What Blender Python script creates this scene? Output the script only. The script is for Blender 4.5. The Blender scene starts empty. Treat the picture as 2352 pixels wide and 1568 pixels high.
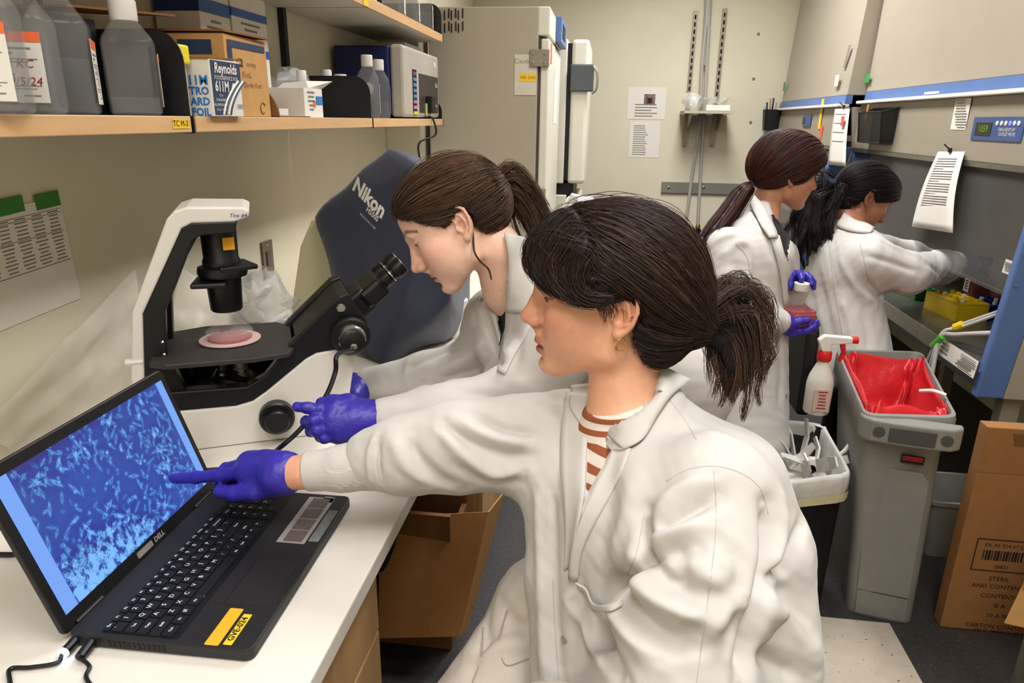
import bpy, bmesh, math, random
import numpy as np
from mathutils import Matrix, Vector
from mathutils.bvhtree import BVHTree
random.seed(7); RNG = np.random.RandomState(11)
scene = bpy.context.scene
COL = scene.collection
PI = math.pi

# ---------------------------------------------------------------- camera
FPX = 1600.0
CAM = np.array([0.0, 0.0, 1.54])
def cam_axes(yaw, pitch, roll):
    f = np.array([-math.sin(yaw)*math.cos(pitch), math.cos(yaw)*math.cos(pitch), -math.sin(pitch)])
    r = np.array([math.cos(yaw), math.sin(yaw), 0.0]); u = np.cross(r, f)
    r2 = r*math.cos(roll) + u*math.sin(roll); u2 = np.cross(r2, f)
    return np.array([r2, u2, f])
CM = cam_axes(*np.radians([7.35, 17.68, 0.85]))
cd = bpy.data.cameras.new('camera'); camo = bpy.data.objects.new('camera', cd); COL.objects.link(camo)
cd.sensor_fit = 'HORIZONTAL'; cd.sensor_width = 36.0; cd.lens = FPX/2352*36.0; cd.clip_start = 0.02; cd.clip_end = 50
_m = np.eye(4); _m[:3, 0] = CM[0]; _m[:3, 1] = CM[1]; _m[:3, 2] = -CM[2]; _m[:3, 3] = CAM
camo.matrix_world = Matrix(_m.tolist()); scene.camera = camo

# ---------------------------------------------------------------- world, lamps, exposure
vs = scene.view_settings
vs.view_transform = 'Standard'; vs.look = 'None'; vs.gamma = 1.0; vs.use_curve_mapping = False
vs.exposure = 0.16
w = bpy.data.worlds.new('world'); scene.world = w; w.use_nodes = True
w.node_tree.nodes['Background'].inputs[0].default_value = (1.0, 0.93, 0.82, 1); w.node_tree.nodes['Background'].inputs[1].default_value = 0.05
cy_ = scene.cycles
cy_.max_bounces = 6; cy_.diffuse_bounces = 3; cy_.glossy_bounces = 2; cy_.transmission_bounces = 2; cy_.transparent_max_bounces = 10
cy_.adaptive_threshold = 0.04; cy_.caustics_reflective = False; cy_.caustics_refractive = False
CEIL = 3.05
LAMP_SPOTS = [(0.55, 0.30, 22), (0.48, 2.45, 29), (0.50, 4.2, 48), (-0.1, -0.85, 26)]  # the last one is a fill lamp added behind the camera
for (lx, ly, lw) in LAMP_SPOTS:
    ld = bpy.data.lights.new('troffer_light', 'AREA'); ld.shape = 'RECTANGLE'; ld.size = 0.5; ld.size_y = 1.15
    ld.energy = lw; ld.spread = math.radians(150); ld.color = (1.0, 1.01, 1.06)
    lo = bpy.data.objects.new('troffer_light', ld); COL.objects.link(lo); lo.location = (lx, ly, CEIL-0.045)

# ---------------------------------------------------------------- helpers
def ray(px, py):
    return np.array([(px-1176)/FPX, (784-py)/FPX, 1.0]) @ CM
def U(px, py, x=None, y=None, z=None, t=None):
    """a point on the line of sight through a photo pixel, at a given real x, y, z or depth"""
    v = ray(px, py)
    if x is not None: t = (x-CAM[0])/v[0]
    if y is not None: t = (y-CAM[1])/v[1]
    if z is not None: t = (z-CAM[2])/v[2]
    return CAM + v*t
def lin(c):
    c = np.array(c[:3], float)/255.0
    return tuple(np.where(c <= 0.04045, c/12.92, ((c+0.055)/1.055)**2.4)) + (1.0,)
MATS = {}
def mat(name, rgb, rough=0.5, var=0.05, vs=14.0, bump=0.0, bs=220.0, metal=0.0, trans=0.0, ior=1.45, alpha=1.0,
        emit=None, es=1.0, sss=0.0, sheen=0.0, coat=0.0, attr=None, spec=0.5, speck=None, stretch=None):
    if name in MATS: return MATS[name]
    m = bpy.data.materials.new(name); m.use_nodes = True; MATS[name] = m
    nt = m.node_tree; N = nt.nodes; L = nt.links; bs_ = N['Principled BSDF']
    I = bs_.inputs
    I['Roughness'].default_value = rough; I['Metallic'].default_value = metal; I['IOR'].default_value = ior
    I['Transmission Weight'].default_value = trans; I['Alpha'].default_value = alpha
    I['Specular IOR Level'].default_value = spec; I['Sheen Weight'].default_value = sheen; I['Coat Weight'].default_value = coat
    if sss:
        I['Subsurface Weight'].default_value = sss; I['Subsurface Radius'].default_value = (1.0, 0.35, 0.2); I['Subsurface Scale'].default_value = 0.006
    if emit is not None:
        I['Emission Color'].default_value = lin(emit); I['Emission Strength'].default_value = es
    tc = N.new('ShaderNodeTexCoord'); src = tc.outputs['Object']
    if stretch:
        mp = N.new('ShaderNodeMapping'); mp.inputs['Scale'].default_value = stretch; L.new(src, mp.inputs[0]); src = mp.outputs[0]
    c = lin(rgb)
    if attr:
        at = N.new('ShaderNodeAttribute'); at.attribute_name = attr; base = at.outputs['Color']
    else:
        base = None
    nz = N.new('ShaderNodeTexNoise'); nz.inputs['Scale'].default_value = vs; nz.inputs['Detail'].default_value = 4; L.new(src, nz.inputs['Vector'])
    mr = N.new('ShaderNodeMapRange'); mr.inputs[1].default_value = 0.3; mr.inputs[2].default_value = 0.7
    mr.inputs[3].default_value = 1-var; mr.inputs[4].default_value = 1+var; L.new(nz.outputs['Fac'], mr.inputs[0])
    mx = N.new('ShaderNodeMix'); mx.data_type = 'RGBA'; mx.blend_type = 'MULTIPLY'; mx.inputs[0].default_value = 1.0
    if base is not None: L.new(base, mx.inputs[6])
    else: mx.inputs[6].default_value = c
    L.new(mr.outputs[0], mx.inputs[7]); out = mx.outputs[2]
    if speck:
        vo = N.new('ShaderNodeTexNoise'); vo.inputs['Scale'].default_value = speck[0]; vo.inputs['Detail'].default_value = 2; L.new(src, vo.inputs['Vector'])
        r2 = N.new('ShaderNodeMapRange'); r2.inputs[1].default_value = speck[1]; r2.inputs[2].default_value = speck[1]+0.04; L.new(vo.outputs['Fac'], r2.inputs[0])
        m2 = N.new('ShaderNodeMix'); m2.data_type = 'RGBA'; L.new(r2.outputs[0], m2.inputs[0]); L.new(out, m2.inputs[6]); m2.inputs[7].default_value = lin(speck[2]); out = m2.outputs[2]
    L.new(out, I['Base Color'])
    if bump:
        nb = N.new('ShaderNodeTexNoise'); nb.inputs['Scale'].default_value = bs; nb.inputs['Detail'].default_value = 3; L.new(src, nb.inputs['Vector'])
        bp = N.new('ShaderNodeBump'); bp.inputs['Strength'].default_value = bump; bp.inputs['Distance'].default_value = 0.004
        L.new(nb.outputs['Fac'], bp.inputs['Height']); L.new(bp.outputs[0], I['Normal'])
    return m

def tag(o, label=None, cat=None, group=None, kind=None):
    if label: o['label'] = label
    if cat: o['category'] = cat
    if group: o['group'] = group
    if kind: o['kind'] = kind
    return o
def setparent(o, p):
    if p is not None:
        o.parent = p; o.matrix_parent_inverse = Matrix.Translation(p.location).inverted()
    return o
def thing(name, label, cat, loc=(0, 0, 0), group=None):
    o = bpy.data.objects.new(name, None); COL.objects.link(o); o.location = [float(v) for v in loc]; o.empty_display_size = 0.05
    return tag(o, label, cat, group)
def rotz(a):
    c, s = math.cos(a), math.sin(a); return np.array([[c, -s, 0], [s, c, 0], [0, 0, 1.0]])
def unit(v):
    v = np.array(v, float); return v/np.linalg.norm(v)
def frame(fwd, up=(0, 0, 1)):
    """columns: x = fwd, y = left, z = up"""
    x = unit(fwd); y = unit(np.cross(up, x)); z = np.cross(x, y); return np.array([x, y, z]).T

class MB:
    def __init__(s): s.v = []; s.f = []; s.m = []
    def add(s, V, F, m=0):
        b = len(s.v); s.v.extend([tuple(map(float, q)) for q in V]); s.f.extend([tuple(i+b for i in f) for f in F]); s.m.extend([m]*len(F)); return s
    def box(s, c, d, R=None, m=0):
        c = np.array(c, float); h = np.array(d, float)/2
        V = np.array([[x, y, z] for x in (-1, 1) for y in (-1, 1) for z in (-1, 1)])*h
        if R is not None: V = V @ np.array(R).T
        return s.add(V+c, [(0, 1, 3, 2), (4, 6, 7, 5), (0, 4, 5, 1), (2, 3, 7, 6), (0, 2, 6, 4), (1, 5, 7, 3)], m)
    def span(s, a, b, m=0):
        a = np.array(a, float); b = np.array(b, float); return s.box((a+b)/2, np.abs(b-a), None, m)
    def hexa(s, P8, m=0):
        """bottom ring of 4 then top ring of 4"""
        return s.add(P8, [(3, 2, 1, 0), (4, 5, 6, 7), (0, 1, 5, 4), (1, 2, 6, 5), (2, 3, 7, 6), (3, 0, 4, 7)], m)
    def prism(s, poly, o, ax, ay, az, m=0, taper=1.0):
        """poly of (a,b) in plane ax,ay at o, extruded by vector az"""
        o, ax, ay, az = [np.array(q, float) for q in (o, ax, ay, az)]; n = len(poly)
        c = np.mean(poly, 0)
        A = [o+ax*p[0]+ay*p[1] for p in poly]; Bt = [o+ax*(c[0]+(p[0]-c[0])*taper)+ay*(c[1]+(p[1]-c[1])*taper)+az for p in poly]
        flip = np.dot(np.cross(ax, ay), az) < 0
        F = [tuple(range(n))[::-1], tuple(range(n, 2*n))]+[(i, (i+1) % n, n+(i+1) % n, n+i) for i in range(n)]
        if flip: F = [f[::-1] for f in F]
        return s.add(A+Bt, F, m)
    def tube(s, pts, r, n=8, m=0, cap=True):
        pts = np.array(pts, float); k = len(pts); rr = np.ones(k)*r if np.isscalar(r) else np.array(r, float)
        T = np.gradient(pts, axis=0); T /= np.linalg.norm(T, axis=1)[:, None]+1e-12
        ref = np.array([0, 0, 1.0]) if abs(T[0][2]) < 0.9 else np.array([1.0, 0, 0])
        N0 = unit(np.cross(T[0], ref)); V = []
        for i in range(k):
            N0 = N0-T[i]*np.dot(N0, T[i]); N0 = unit(N0); B0 = np.cross(T[i], N0)
            for j in range(n):
                a = 2*PI*j/n; V.append(pts[i]+(N0*math.cos(a)+B0*math.sin(a))*rr[i])
        F = [(i*n+j, i*n+(j+1) % n, (i+1)*n+(j+1) % n, (i+1)*n+j) for i in range(k-1) for j in range(n)]
        if cap: F += [tuple(range(n))[::-1], tuple((k-1)*n+j for j in range(n))]
        return s.add(V, F, m)
    def lathe(s, prof, o, axis=(0, 0, 1), n=24, m=0, sq=0.0, rot=0.0):
        """prof: (radius, height); sq>0 gives a rounded-square section"""
        z = unit(axis); x = unit(np.cross(z, (0, 1, 0.0)) if abs(z[1]) < .9 else np.cross(z, (1.0, 0, 0))); y = np.cross(z, x); o = np.array(o, float)
        V = []
        for (r, h) in prof:
            for j in range(n):
                a = 2*PI*j/n; k = 1.0
                if sq: k = (abs(math.cos(a))**(2/(1-sq))+abs(math.sin(a))**(2/(1-sq)))**(-(1-sq)/2)
                V.append(o+z*h+(x*math.cos(a+rot)+y*math.sin(a+rot))*r*k)
        k = len(prof); F = [(i*n+j, i*n+(j+1) % n, (i+1)*n+(j+1) % n, (i+1)*n+j) for i in range(k-1) for j in range(n)]
        if prof[0][0] > 1e-6: F.append(tuple(range(n))[::-1])
        if prof[-1][0] > 1e-6: F.append(tuple((k-1)*n+j for j in range(n)))
        return s.add(V, F, m)
    def grid(s, G, m=0, cu=False):
        G = np.array(G, float); a, b = G.shape[:2]
        F = [(i*b+j, ((i+1) % a)*b+j, ((i+1) % a)*b+j+1, i*b+j+1) for i in range(a if cu else a-1) for j in range(b-1)]
        return s.add(G.reshape(-1, 3), F, m)
    def sphere(s, c, r, n=12, m=0, R=None):
        c = np.array(c, float); r = np.ones(3)*r; V = []; F = []
        for i in range(n//2+1):
            th = PI*i/(n//2)
            for j in range(n): V.append([math.sin(th)*math.cos(2*PI*j/n), math.sin(th)*math.sin(2*PI*j/n), math.cos(th)])
        V = np.array(V)*r
        if R is not None: V = V @ np.array(R).T
        F = [(i*n+j, (i+1)*n+j, (i+1)*n+(j+1) % n, i*n+(j+1) % n) for i in range(n//2) for j in range(n)]
        return s.add(V+c, F, m)
    def make(s, name, mats, parent=None, bevel=0, seg=2, smooth=False, sub=0, solid=0, angle=35):
        me = bpy.data.meshes.new(name); me.from_pydata(s.v, [], s.f)
        mats = mats if isinstance(mats, (list, tuple)) else [mats]
        for q in mats: me.materials.append(q)
        if len(mats) > 1: me.polygons.foreach_set('material_index', s.m)
        bm = bmesh.new(); bm.from_mesh(me); bmesh.ops.remove_doubles(bm, verts=bm.verts, dist=1e-6)
        if solid == 0 and bevel: bmesh.ops.recalc_face_normals(bm, faces=bm.faces)
        bm.to_mesh(me); bm.free()
        o = bpy.data.objects.new(name, me); COL.objects.link(o)
        if smooth:
            me.polygons.foreach_set('use_smooth', [True]*len(me.polygons))
            if not sub: 
                try: me.set_sharp_from_angle(angle=math.radians(angle))
                except Exception: pass
        if solid:
            md = o.modifiers.new('solid', 'SOLIDIFY'); md.thickness = solid; md.offset = 0
        if bevel:
            md = o.modifiers.new('bevel', 'BEVEL'); md.width = bevel; md.segments = seg; md.limit_method = 'ANGLE'; md.angle_limit = math.radians(40)
        if sub:
            md = o.modifiers.new('sub', 'SUBSURF'); md.levels = sub; md.render_levels = sub
        setparent(o, parent); return o

def lettering(name, s, size, o, ax, ay, m, parent, align='CENTER', off=0.0006, shear=0.0, bold=0.0, space=1.0, sx=1.0):
    """flat printed text as a thin mesh lying on a surface: o = anchor, ax = reading direction, ay = up of the letters"""
    cu = bpy.data.curves.new('t', 'FONT'); cu.body = s; cu.size = size; cu.align_x = align; cu.align_y = 'CENTER'; cu.shear = shear
    cu.offset = bold; cu.space_character = space; cu.resolution_u = 2
    to = bpy.data.objects.new('t', cu); COL.objects.link(to)
    dg = bpy.context.evaluated_depsgraph_get(); me = bpy.data.meshes.new_from_object(to.evaluated_get(dg))
    bpy.data.objects.remove(to)
    ax = unit(ax); ay = unit(np.array(ay)-ax*np.dot(ay, ax)); az = np.cross(ax, ay)
    co = np.empty(len(me.vertices)*3); me.vertices.foreach_get('co', co); co = co.reshape(-1, 3)
    co = np.array(o, float)+np.outer(co[:, 0]*sx, ax)+np.outer(co[:, 1], ay)+az*off
    me.vertices.foreach_set('co', co.ravel()); me.materials.clear(); me.materials.append(m); me.update(); me.name = name
    ob = bpy.data.objects.new(name, me); COL.objects.link(ob); setparent(ob, parent); return ob
def patch(name, o, ax, ay, w_, h_, m, parent, off=0.0006, th=0.0006, cx=0.5, cy=0.5):
    """thin rectangular sticker centred at o"""
    ax = unit(ax); ay = unit(np.array(ay)-ax*np.dot(ay, ax)); az = np.cross(ax, ay); o = np.array(o, float)+az*(off+th/2)
    return MB().box(o, (w_, h_, th), np.array([ax, ay, az]).T).make(name, m, parent)
def catmull(P, n):
    P = np.array(P, float); k = len(P); Q = np.vstack([2*P[0]-P[1], P, 2*P[-1]-P[-2]]); out = []
    ts = np.linspace(0, k-1, n)
    for t in ts:
        i = min(int(t), k-2); u = t-i; a, b, c, d = Q[i], Q[i+1], Q[i+2], Q[i+3]
        out.append(0.5*((2*b)+(c-a)*u+(2*a-5*b+4*c-d)*u*u+(-a+3*b-3*c+d)*u**3))
    return np.array(out)
def copy_tree(o, delta, parent=None):
    c = o.copy(); COL.objects.link(c)
    if parent is None: c.location = Vector(o.location)+Vector(delta)
    else: c.parent = parent; c.matrix_parent_inverse = o.matrix_parent_inverse.copy()
    for ch in list(o.children):
        copy_tree(ch, delta, c)
    return c
# ---------------------------------------------------------------- materials
M_wall = mat('wall_paint', (214, 206, 181), 0.7, 0.03, 3, bump=0.08, bs=300)
M_ceil = mat('ceiling_tile', (238, 235, 228), 0.9, 0.05, 60)
M_floor = mat('floor_vinyl', (55, 52, 50), 0.55, 0.22, 60, speck=(160, 0.66, (112, 108, 100)))
M_pale = mat('pale_tile', (196, 184, 166), 0.5, 0.06, 20, speck=(95, 0.70, (70, 52, 36)))
M_white = mat('worktop_laminate', (228, 221, 208), 0.35, 0.03, 8)
M_maple = mat('maple_veneer', (190, 150, 98), 0.45, 0.12, 6, stretch=(6, 6, 0.6))
M_maple_e = mat('maple_edge', (214, 172, 122), 0.4, 0.08, 8, stretch=(8, 0.7, 8))
M_under = mat('shelf_laminate', (206, 198, 180), 0.6, 0.03, 10)
M_black = mat('black_plastic', (14, 14, 15), 0.42, 0.1, 40, bump=0.05)
M_blackm = mat('black_metal', (12, 12, 13), 0.5, 0.1, 40)
M_dark = mat('dark_void', (20, 18, 16), 0.9)
M_steel = mat('stainless_steel', (150, 146, 138), 0.32, 0.12, 5, metal=0.85, stretch=(1, 12, 12))
M_chrome = mat('bright_chrome', (205, 202, 195), 0.18, 0.03, metal=1.0)
M_alu = mat('galvanised_metal', (150, 142, 124), 0.45, 0.1, 30, metal=0.55)
M_inc = mat('grey_enamel', (168, 158, 138), 0.45, 0.03, 5)
M_incw = mat('off_white_enamel', (216, 210, 192), 0.4, 0.03, 5)
M_blue = mat('blue_enamel', (84, 112, 162), 0.4, 0.05, 10)
M_hood = mat('cream_enamel', (164, 154, 137), 0.42, 0.03, 5)
M_hoodg = mat('beige_grey_enamel', (150, 140, 121), 0.45, 0.03, 5)
M_wplast = mat('white_plastic', (228, 224, 214), 0.4, 0.03)
M_card = mat('cardboard', (168, 118, 66), 0.8, 0.07, 30, bump=0.1, bs=120)
M_cardd = mat('brown_cardboard', (128, 88, 48), 0.8, 0.08, 30, bump=0.1, bs=120)
M_cardl = mat('light_cardboard', (196, 148, 88), 0.8, 0.06, 30, bump=0.08, bs=120)
M_paper = mat('paper', (226, 220, 208), 0.75, 0.02, 20)
M_ink = mat('black_ink', (28, 26, 26), 0.7)
M_inkg = mat('grey_ink', (128, 122, 116), 0.7)
M_inkr = mat('red_ink', (150, 36, 30), 0.7)
M_inkb = mat('blue_ink', (44, 120, 190), 0.6)
M_navy = mat('navy_ink', (38, 58, 84), 0.55)
M_orange = mat('orange_print', (236, 104, 48), 0.6)
M_yellow = mat('yellow_label', (236, 196, 40), 0.5)
M_gold = mat('amber_tape', (240, 172, 36), 0.55, 0.04)
M_green = mat('green_tape', (54, 120, 34), 0.6)
M_clear = mat('clear_plastic', (206, 203, 196), 0.12, 0.05, 30, alpha=0.13)
M_liquid = mat('clear_liquid', (120, 122, 124), 0.08, 0.03, alpha=0.28)
M_glass = mat('sash_glass', (150, 150, 145), 0.03, 0.0, alpha=0.12)
M_film = mat('milky_film', (222, 214, 198), 0.35, 0.12, 12, alpha=0.50, bump=0.5, bs=18)
M_filmc = mat('clear_film', (222, 220, 214), 0.2, 0.15, 30, alpha=0.42, bump=0.5, bs=30)
M_red = mat('red_plastic', (204, 30, 26), 0.4, 0.05)
M_bag = mat('red_biohazard_film', (196, 34, 40), 0.28, 0.12, 14, bump=0.6, bs=35)
M_binG = mat('grey_bin_plastic', (134, 132, 124), 0.5, 0.04, 20, bump=0.12, bs=300)
M_lamp = mat('lamp_diffuser', (255, 240, 215), 0.6, 0.0, emit=(255, 232, 200), es=2.0)

def struct(o): o['kind'] = 'structure'; return o
# ---------------------------------------------------------------- room shell
XW, XR, YB, YF = -1.08, 2.25, 5.8, -1.3
struct(MB().span((XW-.1, YF-.1, -0.1), (XR+.1, YB+.1, 0)).make('floor', M_floor))
struct(MB().span((0.28, 1.02, 0), (0.985, 2.02, 0.004)).make('trim_1', M_pale))
struct(MB().span((XW-.1, YF-.1, CEIL), (XR+.1, YB+.1, CEIL+.1)).make('ceiling', M_ceil))
struct(MB().span((XW-.1, YF-.1, 0), (XW, YB+.1, CEIL)).make('wall_left', M_wall))
struct(MB().span((XW, YB, 0), (XR, YB+.1, CEIL)).make('wall_back', M_wall))
struct(MB().span((XR, YF-.1, 0), (XR+.1, YB+.1, CEIL)).make('wall_right', M_wall))
struct(MB().span((XW, YF-.1, 0), (XR, YF, CEIL)).make('wall_front', M_wall))
struct(MB().span((XW, 3.44, 0), (-0.905, 3.62, CEIL)).make('wall_column', M_wall, bevel=.004))
for i, (lx, ly, lw) in enumerate(LAMP_SPOTS):
    t = thing('ceiling_light', 'recessed ceiling light panel over the %s' % ['foreground bench', 'middle of the aisle', 'back of the aisle', 'spot behind the camera, added as fill light'][i], 'light', (lx, ly, CEIL-.04), 'ceiling light panels')
    MB().span((lx-.3, ly-.62, CEIL-.03), (lx+.3, ly+.62, CEIL-.001)).make('housing', M_wplast, t)
    MB().span((lx-.26, ly-.58, CEIL-.036), (lx+.26, ly+.58, CEIL-.031)).make('diffuser', M_lamp, t)

# ---------------------------------------------------------------- bench and cabinets
BX = -0.317
b = MB().span((XW+.002, -1.0, 0.868), (BX, 3.42, 0.90)).make('bench_worktop', M_white, bevel=.003)
tag(b, 'long white laminate worktop running along the left wall', 'worktop')
def cabinet(name, label, y0, y1, rows, xf=-0.345):
    t = thing(name, label, 'cabinet', ((XW+xf)/2, (y0+y1)/2, 0), 'maple base cabinets under the worktop')
    MB().span((XW+.01, y0, 0.09), (xf-.02, y1, 0.866)).make('body', M_maple, t, bevel=.002)
    MB().span((XW+.01, y0+.01, 0.0), (xf-.085, y1-.01, 0.09)).make('toe_kick', M_dark, t)
    z = 0.862
    for h in rows:
        d = MB().span((xf-.019, y0+.003, z-h+.004), (xf, y1-.003, z)).make('drawer', M_maple, t, bevel=.002)
        yc = (y0+y1)/2
        pts = [(xf-.004, yc-.048, z-h/2), (xf+.026, yc-.045, z-h/2), (xf+.034, yc, z-h/2), (xf+.026, yc+.045, z-h/2), (xf-.004, yc+.048, z-h/2)]
        MB().tube(catmull(pts, 17), .0045, 8).make('handle', M_chrome, d, smooth=True)
        z -= h
    return t
cabinet('base_cabinet', 'maple base cabinet nearest the camera, below the laptop', 0.15, 0.955, [.16, .29, .31])
cabinet('base_cabinet', 'maple drawer cabinet beyond the knee space, behind the leaning cardboard', 1.98, 2.7, [.20, .27, .29])
cabinet('base_cabinet', 'maple base cabinet farthest along the bench beside the incubator', 2.71, 3.40, [.20, .27, .29])
tag(MB().span((XW+.004, 0.96, 0.0), (XW+.03, 1.975, 0.866)).make('knee_panel', M_maple), 'maple back panel closing the knee space under the bench', 'panel')

# opened cardboard carton in the knee space, its front flap hanging out
t = thing('cardboard_carton', 'open brown cardboard carton in the knee space with its flap hanging out', 'box', (-.66, 1.82, 0))
z0 = 0.46
MB().span((-.96, 1.70, 0), (-.39, 1.716, z0)).make('side', M_cardd, t)
MB().span((-.96, 1.944, 0), (-.39, 1.96, z0+.1)).make('side', M_cardd, t)
MB().span((-.976, 1.70, 0), (-.96, 1.96, z0)).make('side', M_cardd, t)
MB().span((-.406, 1.716, 0), (-.39, 1.944, z0-.1)).make('side', M_cardd, t)
MB().span((-.96, 1.716, 0.0), (-.406, 1.944, 0.012)).make('bottom', M_cardd, t)
fl = [U(872, 1187, y=1.715), U(1122, 1175, y=1.74), U(1056, 1462, y=1.60), U(868, 1466, y=1.585)]
A = np.array(fl); nrm = unit(np.cross(A[1]-A[0], A[3]-A[0])); 
if nrm[1] > 0: nrm = -nrm
MB().hexa(list(A-nrm*.006)+list(A)).make('front_flap', M_card, t, bevel=.001)
f2 = np.array([U(1123, 1176, y=1.74), U(1160, 1128, y=1.95), U(1075, 1440, y=1.70), U(1058, 1462, y=1.60)])
n2 = np.array([.98, -.15, 0.05]); MB().hexa(list(f2-n2*.004)+list(f2)).make('end_flap', M_cardl, t)
tb = MB().tube(catmull([U(885, 1205, y=1.66), U(905, 1230, y=1.64), U(885, 1290, y=1.6), U(872, 1310, y=1.58)], 16), .009, 8).make('shipping_tube', M_dark, None, smooth=True)
tag(tb, 'dark rolled foam strip lying on the carton flap under the bench', 'roll')

# ---------------------------------------------------------------- shelves
SX = -0.78
def board(label, y0, y1, z0, z1):
    t = thing('wall_shelf', label, 'shelf', ((XW+SX)/2, (y0+y1)/2, z0), 'wall shelves over the bench')
    MB().span((XW+.003, y0, z0), (SX-.004, y1, z1)).make('board', M_under, t)
    MB().span((SX-.004, y0, z0), (SX, y1, z1)).make('edge_band', M_maple_e, t, bevel=.0015)
    return t
S1 = board('lower wooden wall shelf nearest the camera, holding the big media bottles', 0.15, 1.282, 1.508, 1.537)
board('middle lower wooden wall shelf, holding the foil and cardboard boxes', 1.298, 2.342, 1.508, 1.537)
board('far lower wooden wall shelf, holding the blue and grey device', 2.356, 3.375, 1.508, 1.537)
board('upper wooden wall shelf whose yellow tag shows at the top edge', 1.298, 2.340, 1.872, 1.905)
board('upper wooden wall shelf at the far end beside the incubator', 2.352, 3.395, 1.872, 1.905)
board('upper wooden wall shelf just out of frame above the bottles', 0.15, 1.282, 1.872, 1.905)
l = patch('tag_label', U(415, 284, x=SX), (0, 1, 0), (0, 0, 1), .052, .017, M_yellow, S1)
lettering('tag_text', 'TC M-3', .015, U(415, 284, x=SX+.0013), (0, 1, 0), (0, 0, 1), M_ink, l)
for (py, nm) in ((2.349, 'shelf_standard'), (1.29, 'shelf_standard'), (3.385, 'shelf_standard')):
    o = MB().span((XW+.0005, py-.012, 1.3 if py < 0 else 1.545), (XW+.02, py+.012, 2.25)).make(nm, M_blackm)
    tag(o, 'black slotted shelf standard on the wall %s' % {2.349: 'behind the cardboard boxes', 1.29: 'behind the big media bottles', 3.385: 'at the far shelf end'}[py], 'bracket', 'shelf standards')
def divider(label, y, z, h=.135, x0=-1.06, x1=-.785, r=.055, flange=True):
    t = thing('shelf_divider', label, 'divider', ((x0+x1)/2, y, z), 'black metal shelf dividers')
    arc = [(x1-r+r*math.sin(a), h-r+r*math.cos(a)) for a in np.linspace(0, PI/2, 9)]
    MB().prism([(x0, 0)]+[(x1, 0)]+arc[::-1]+[(x0, h)], (0, y, z), (1, 0, 0), (0, 0, 1), (0, .003, 0)).make('plate', M_blackm, t)
    MB().span((x0, y, z-.032), (x1+.006, y+.003, z)).make('blade', M_blackm, t)
    return t
divider('black curved metal divider between media bottles and foil box', 1.288, 1.538, .15)
divider('wide black metal divider in front of the small reagent bottles', 2.346, 1.538, .13)
divider('black metal divider at the far end of the lower shelf', 3.377, 1.538, .085, flange=False)
divider('black metal divider at the far end of the upper shelf', 3.397, 1.906, .13)
divider('black metal divider at the joint of the upper shelves', 2.344, 1.906, .10)

# ---------------------------------------------------------------- incubators
FXI = -0.297
t = thing('incubator', 'tall grey incubator stack at the end of the bench', 'incubator', (-.6, 3.9, 0))
MB().span((-.875, 3.5, 0.0), (-.348, 4.3, 2.036)).make('body', M_inc, t, bevel=.006)
MB().span((-.352, 3.5, 1.912), (FXI, 4.3, 2.036)).make('control_header', M_incw, t, bevel=.006)
MB().span((-.336, 3.503, 0.62), (FXI, 4.3, 1.90)).make('door', M_incw, t, bevel=.008)
MB().span((-.347, 3.51, 0.6), (-.335, 4.29, 1.905)).make('door_gasket', mat('plum_gasket', (74, 62, 62), .6), t)
MB().span((FXI-.002, 3.86, 1.92), (FXI+.03, 4.27, 2.04)).make('control_panel', M_blue, t, bevel=.004)
MB().span((FXI+.028, 3.95, 1.945), (FXI+.032, 4.15, 2.015)).make('display', M_ink, t)
for zz in (1.815, 0.98+.2):
    h = MB().span((-.385, 3.488, zz-.038), (-.295, 3.502, zz+.038)).make('hinge', M_alu, t, bevel=.003)
    for dx in (-.37, -.315):
        for dz in (-.02, .02): MB().lathe([(.006, 0), (.006, .004), (0, .005)], (dx, 3.488, zz+dz), (0, -1, 0), 8).make('hinge_screw', M_chrome, h)
for r in range(2):
    for c in range(6):
        MB().span((-.795+c*.0165+(.004 if c % 2 else 0), 3.4965, 1.925+r*.055+(.008 if c % 2 else 0)), (-.790+c*.0165+(.004 if c % 2 else 0), 3.501, 1.965+r*.055+(.008 if c % 2 else 0))).make('vent_slot', M_dark, t)
c = U(1207, 172, y=3.4985)
patch('notice', c, (1, 0, 0), (0, 0, 1), .105, .18, mat('aged_paper', (206, 198, 178), .7), t)
patch('notice_highlight', c+np.array([.012, 0, -.012]), (1, 0, 0), (0, 0, 1), .08, .035, M_yellow, t, off=.0015)
lettering('notice_text', 'Caution', .03, c+np.array([-.005, 0, .06]), (1, 0, 0), (0, 0, 1), M_inkg, t, off=.0016)
lettering('notice_text', 'AIR GAS', .02, c+np.array([.012, 0, -.012]), (1, 0, 0), (0, 0, 1), M_inkr, t, off=.0022)
patch('warning_sticker', (FXI+.0003, 3.62, 1.845), (0, 1, 0), (0, 0, 1), .07, .09, mat('red_sticker', (226, 92, 66), .6), t)
patch('door_sheet', (FXI+.0003, 3.98, 1.66), (0, 1, 0), (0, 0, 1), .22, .28, M_paper, t)
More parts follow.
